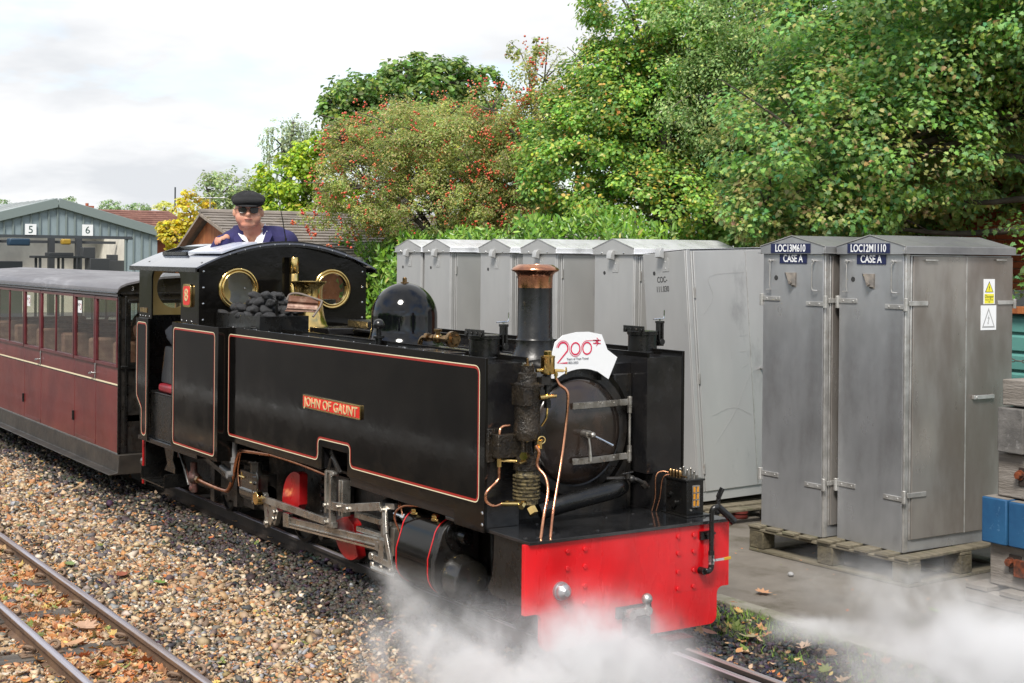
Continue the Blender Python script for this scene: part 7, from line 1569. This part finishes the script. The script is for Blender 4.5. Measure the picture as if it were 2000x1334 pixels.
g = G(); g.box(-3.80,-3.1,6.98,7.01,1.20,1.36); g.build('window',mat('white_upvc',(.6,.6,.66),.4),BH,bevel=.01)
g = G(); g.bar((-6.8,6.9,2.72),(1.7,6.9,2.72),.25,.06,up=(0,1,0)); g.v += [(-6.8,6.75,2.75),(1.7,6.75,2.75),(1.7,9.3,4.0),(-6.8,9.3,4.0)]; k=len(g.v)-4; g.f.append((k,k+1,k+2,k+3)); g.build('roof',TILE,BH)
GSd = thing('green_ribbed_shed','blue green ribbed metal shed right of the LOC12 cabinet','shed',(-1,4.6,0))
GM = mat('blue_green_sheet',rgb('5a8f88'),.5,col2=rgb('4d807a'),scale=3)
for i in range(10):
    z = i*.125; g = G(); g.plate([(4.62,z+.004),(4.60,z+.012),(4.60,z+.098),(4.625,z+.121)],[],lambda u,v,w:(-1.86+w,u,v),3.0); g.build('ribbed_panel',GM,GSd,smooth=False)
g = G(); g.box(-1.87,1.2,4.625,6.2,0,1.25); g.build('shed_body',GM,GSd); g = G(); g.box(-1.90,1.2,4.55,6.2,1.26,1.30); g.build('timber_capping',CED,GSd)
g = G()
for i in range(16): g.tube([(-1.95+.05*i+.024*math.cos(a)*(1),4.50+(.010*math.sin(a) if i%2 else 0),.955+(0 if i%2 else .010*math.sin(a))-.001*i) for a in np.linspace(0,2*PI,9)],.004,5,cap=False)
o=g.build('chain',mat('rusty_chain',(.12,.10,.09),.6,.5),None); recenter(o,(-1.6,4.5,.95)); tag(o,'short rusty chain hanging across the green ribbed shed','chain')
g = G(); 
for x in (-2.0,-1.1): g.cyl((x,4.5,0),(x,4.5,.98),.02,8)
o=g.build('chain_post',OLDW,None); recenter(o,(-1.55,4.5,0)); tag(o,'pair of thin posts holding the chain in front of the green shed','post')
# trees on the far side of the line, behind the camera (mirrored in the dome and paintwork)
rt = [(0,0,3.0,1.5,1.2),(.9,.5,2.2,1.2,1.0),(-1.0,-.4,2.3,1.2,1.0),(.3,0,1.1,1.7,1.1),(-1.2,.2,1.0,1.3,.9)]
cb = crown_leaves(rt,LEAFR,.16,[(.06,.11,.025),(.09,.14,.03),(.2,.2,.04)],[4,4,1],.7,clump=.32,cull=False)
for i,(x,y,s,lb) in enumerate(((-4.0,-9.5,1.2,'leafy tree across the line opposite the dome'),(-9.5,-8.5,1.0,'leafy tree across the line opposite the carriage'),(1.5,-10.5,1.1,'leafy tree across the line behind the camera'),(8.5,-6.5,1.0,'leafy tree across the line behind the camera to the right'),(-1.2,-10.2,1.3,'taller leafy tree across the line opposite the chimney'),(-6.8,-9.6,1.1,'leafy tree across the line opposite the cab'),(5.2,-9.0,1.2,'leafy tree across the line far behind the camera'),(12.5,.5,1.1,'leafy tree far along the line behind the camera'))):
    t = thing('lineside_tree',lb,'tree',(0,0,0),'trees on the camera side of the line'); G().tube([(0,0,-.1),(0,0,1.5),(0,0,3)],[.16,.12,.06],10).build('trunk',BARK,t)
    if i == 0: cw = bulk('crown',*cb,LEAFG,parent=t,smooth=False); cw0 = cw
    else: c_ = cw0.copy(); COL.objects.link(c_); c_.parent = t
    t.location=(x,y-3.5 if y<-4 else y,0); t.scale=(s*1.3,s*1.3,s*.75); t.rotation_euler=(0,0,i*1.3)
# ================================================================== STEAM
def steam(name,label,c,r,dens,rot=0,scale=3.0,seed=0,thr=.46,tilt=0,edge=.9,zs=1.0):
    m = bpy.data.materials.new('steam_%d' % seed); m.use_nodes = True; t = m.node_tree; n = t.nodes; l = t.links; n.clear()
    o = n.new('ShaderNodeOutputMaterial'); v = n.new('ShaderNodeVolumePrincipled'); v.inputs['Color'].default_value = (.985,.985,.99,1); v.inputs['Anisotropy'].default_value = .15
    tcn = n.new('ShaderNodeTexCoord'); ln = n.new('ShaderNodeVectorMath'); ln.operation = 'LENGTH'; l.new(tcn.outputs['Object'], ln.inputs[0])
    fall = n.new('ShaderNodeMapRange'); fall.interpolation_type = 'SMOOTHSTEP'; l.new(ln.outputs['Value'], fall.inputs[0]); fall.inputs[1].default_value = 1.0; fall.inputs[2].default_value = 1-edge; fall.inputs[3].default_value = 0; fall.inputs[4].default_value = 1
    geo = n.new('ShaderNodeNewGeometry'); mp = n.new('ShaderNodeMapping'); mp.inputs['Location'].default_value = (seed*3.7,seed*1.3,seed*.7); mp.inputs['Scale'].default_value = (1,1,zs); l.new(geo.outputs['Position'], mp.inputs['Vector'])
    nz_ = n.new('ShaderNodeTexNoise'); nz_.inputs['Scale'].default_value = scale; nz_.inputs['Detail'].default_value = 6; nz_.inputs['Roughness'].default_value = .62; nz_.inputs['Distortion'].default_value = .45; l.new(mp.outputs[0], nz_.inputs['Vector'])
    rm = n.new('ShaderNodeMapRange'); l.new(nz_.outputs[0], rm.inputs[0]); rm.inputs[1].default_value = thr-.08; rm.inputs[2].default_value = thr+.15; rm.inputs[3].default_value = 0; rm.inputs[4].default_value = 1
    nb = n.new('ShaderNodeTexNoise'); nb.inputs['Scale'].default_value = scale*.42; nb.inputs['Detail'].default_value = 2; nb.inputs['Distortion'].default_value = .8; l.new(mp.outputs[0], nb.inputs['Vector'])
    rb = n.new('ShaderNodeMapRange'); rb.interpolation_type = 'SMOOTHSTEP'; l.new(nb.outputs[0], rb.inputs[0]); rb.inputs[1].default_value = .38; rb.inputs[2].default_value = .62; rb.inputs[3].default_value = .04; rb.inputs[4].default_value = 1
    d = math_n('MULTIPLY', math_n('MULTIPLY', math_n('MULTIPLY', fall.outputs[0], fall.outputs[0], tree=t), rm.outputs[0], tree=t), math_n('MULTIPLY', rb.outputs[0], dens, tree=t), tree=t); l.new(d, v.inputs['Density']); l.new(v.outputs[0], o.inputs['Volume'])
    bm = bmesh.new(); bmesh.ops.create_icosphere(bm, subdivisions=3, radius=1.0); me = bpy.data.meshes.new(name); bm.to_mesh(me); bm.free(); me.materials.append(m)
    ob = bpy.data.objects.new(name, me); COL.objects.link(ob); ob.location = c; ob.scale = r; ob.rotation_euler = (0,tilt,rot); stuff(ob,label,'steam'); return ob
steam('steam_cloud','thick white steam rolling along the ground in front of the red beam',(.46,-.56,.07),(.62,.46,.54),52,rot=.85,scale=6,seed=1,thr=.45)
steam('steam_cloud','steam drifting low from under the cylinder beside the engine',(-.08,-.76,.10),(.82,.32,.44),30,rot=.10,scale=7,seed=2,thr=.46)
steam('steam_wisp','thin steam curling out under the cylinder and piston rod',(-.82,-.56,.20),(.42,.12,.17),17,rot=-.12,scale=10,seed=7,thr=.46,tilt=.25)
steam('steam_cloud','big white steam bank spreading over the yard at the lower right',(.96,.95,.05),(.90,.72,.44),34,rot=.8,scale=4.2,seed=3,thr=.44)
steam('steam_jet','narrow jet of steam leaving the right end of the beam towards the kerb',(.22,.78,.12),(.50,.11,.10),26,rot=1.02,scale=9,seed=4,thr=.40,tilt=.04)
steam('steam_wisp','thin steam wisps hanging over the asphalt before the LOC pallet',(.10,1.50,.14),(.95,.50,.26),6,rot=.3,scale=5,seed=5,thr=.48)
steam('steam_wisp','faint steam between the wheels and motion rods',(-1.75,-.36,.32),(.30,.10,.16),10,scale=10,seed=6,thr=.48)
# ---- tidy helper properties
for o in bpy.data.objects:
    if '_o' in o: del o['_o']
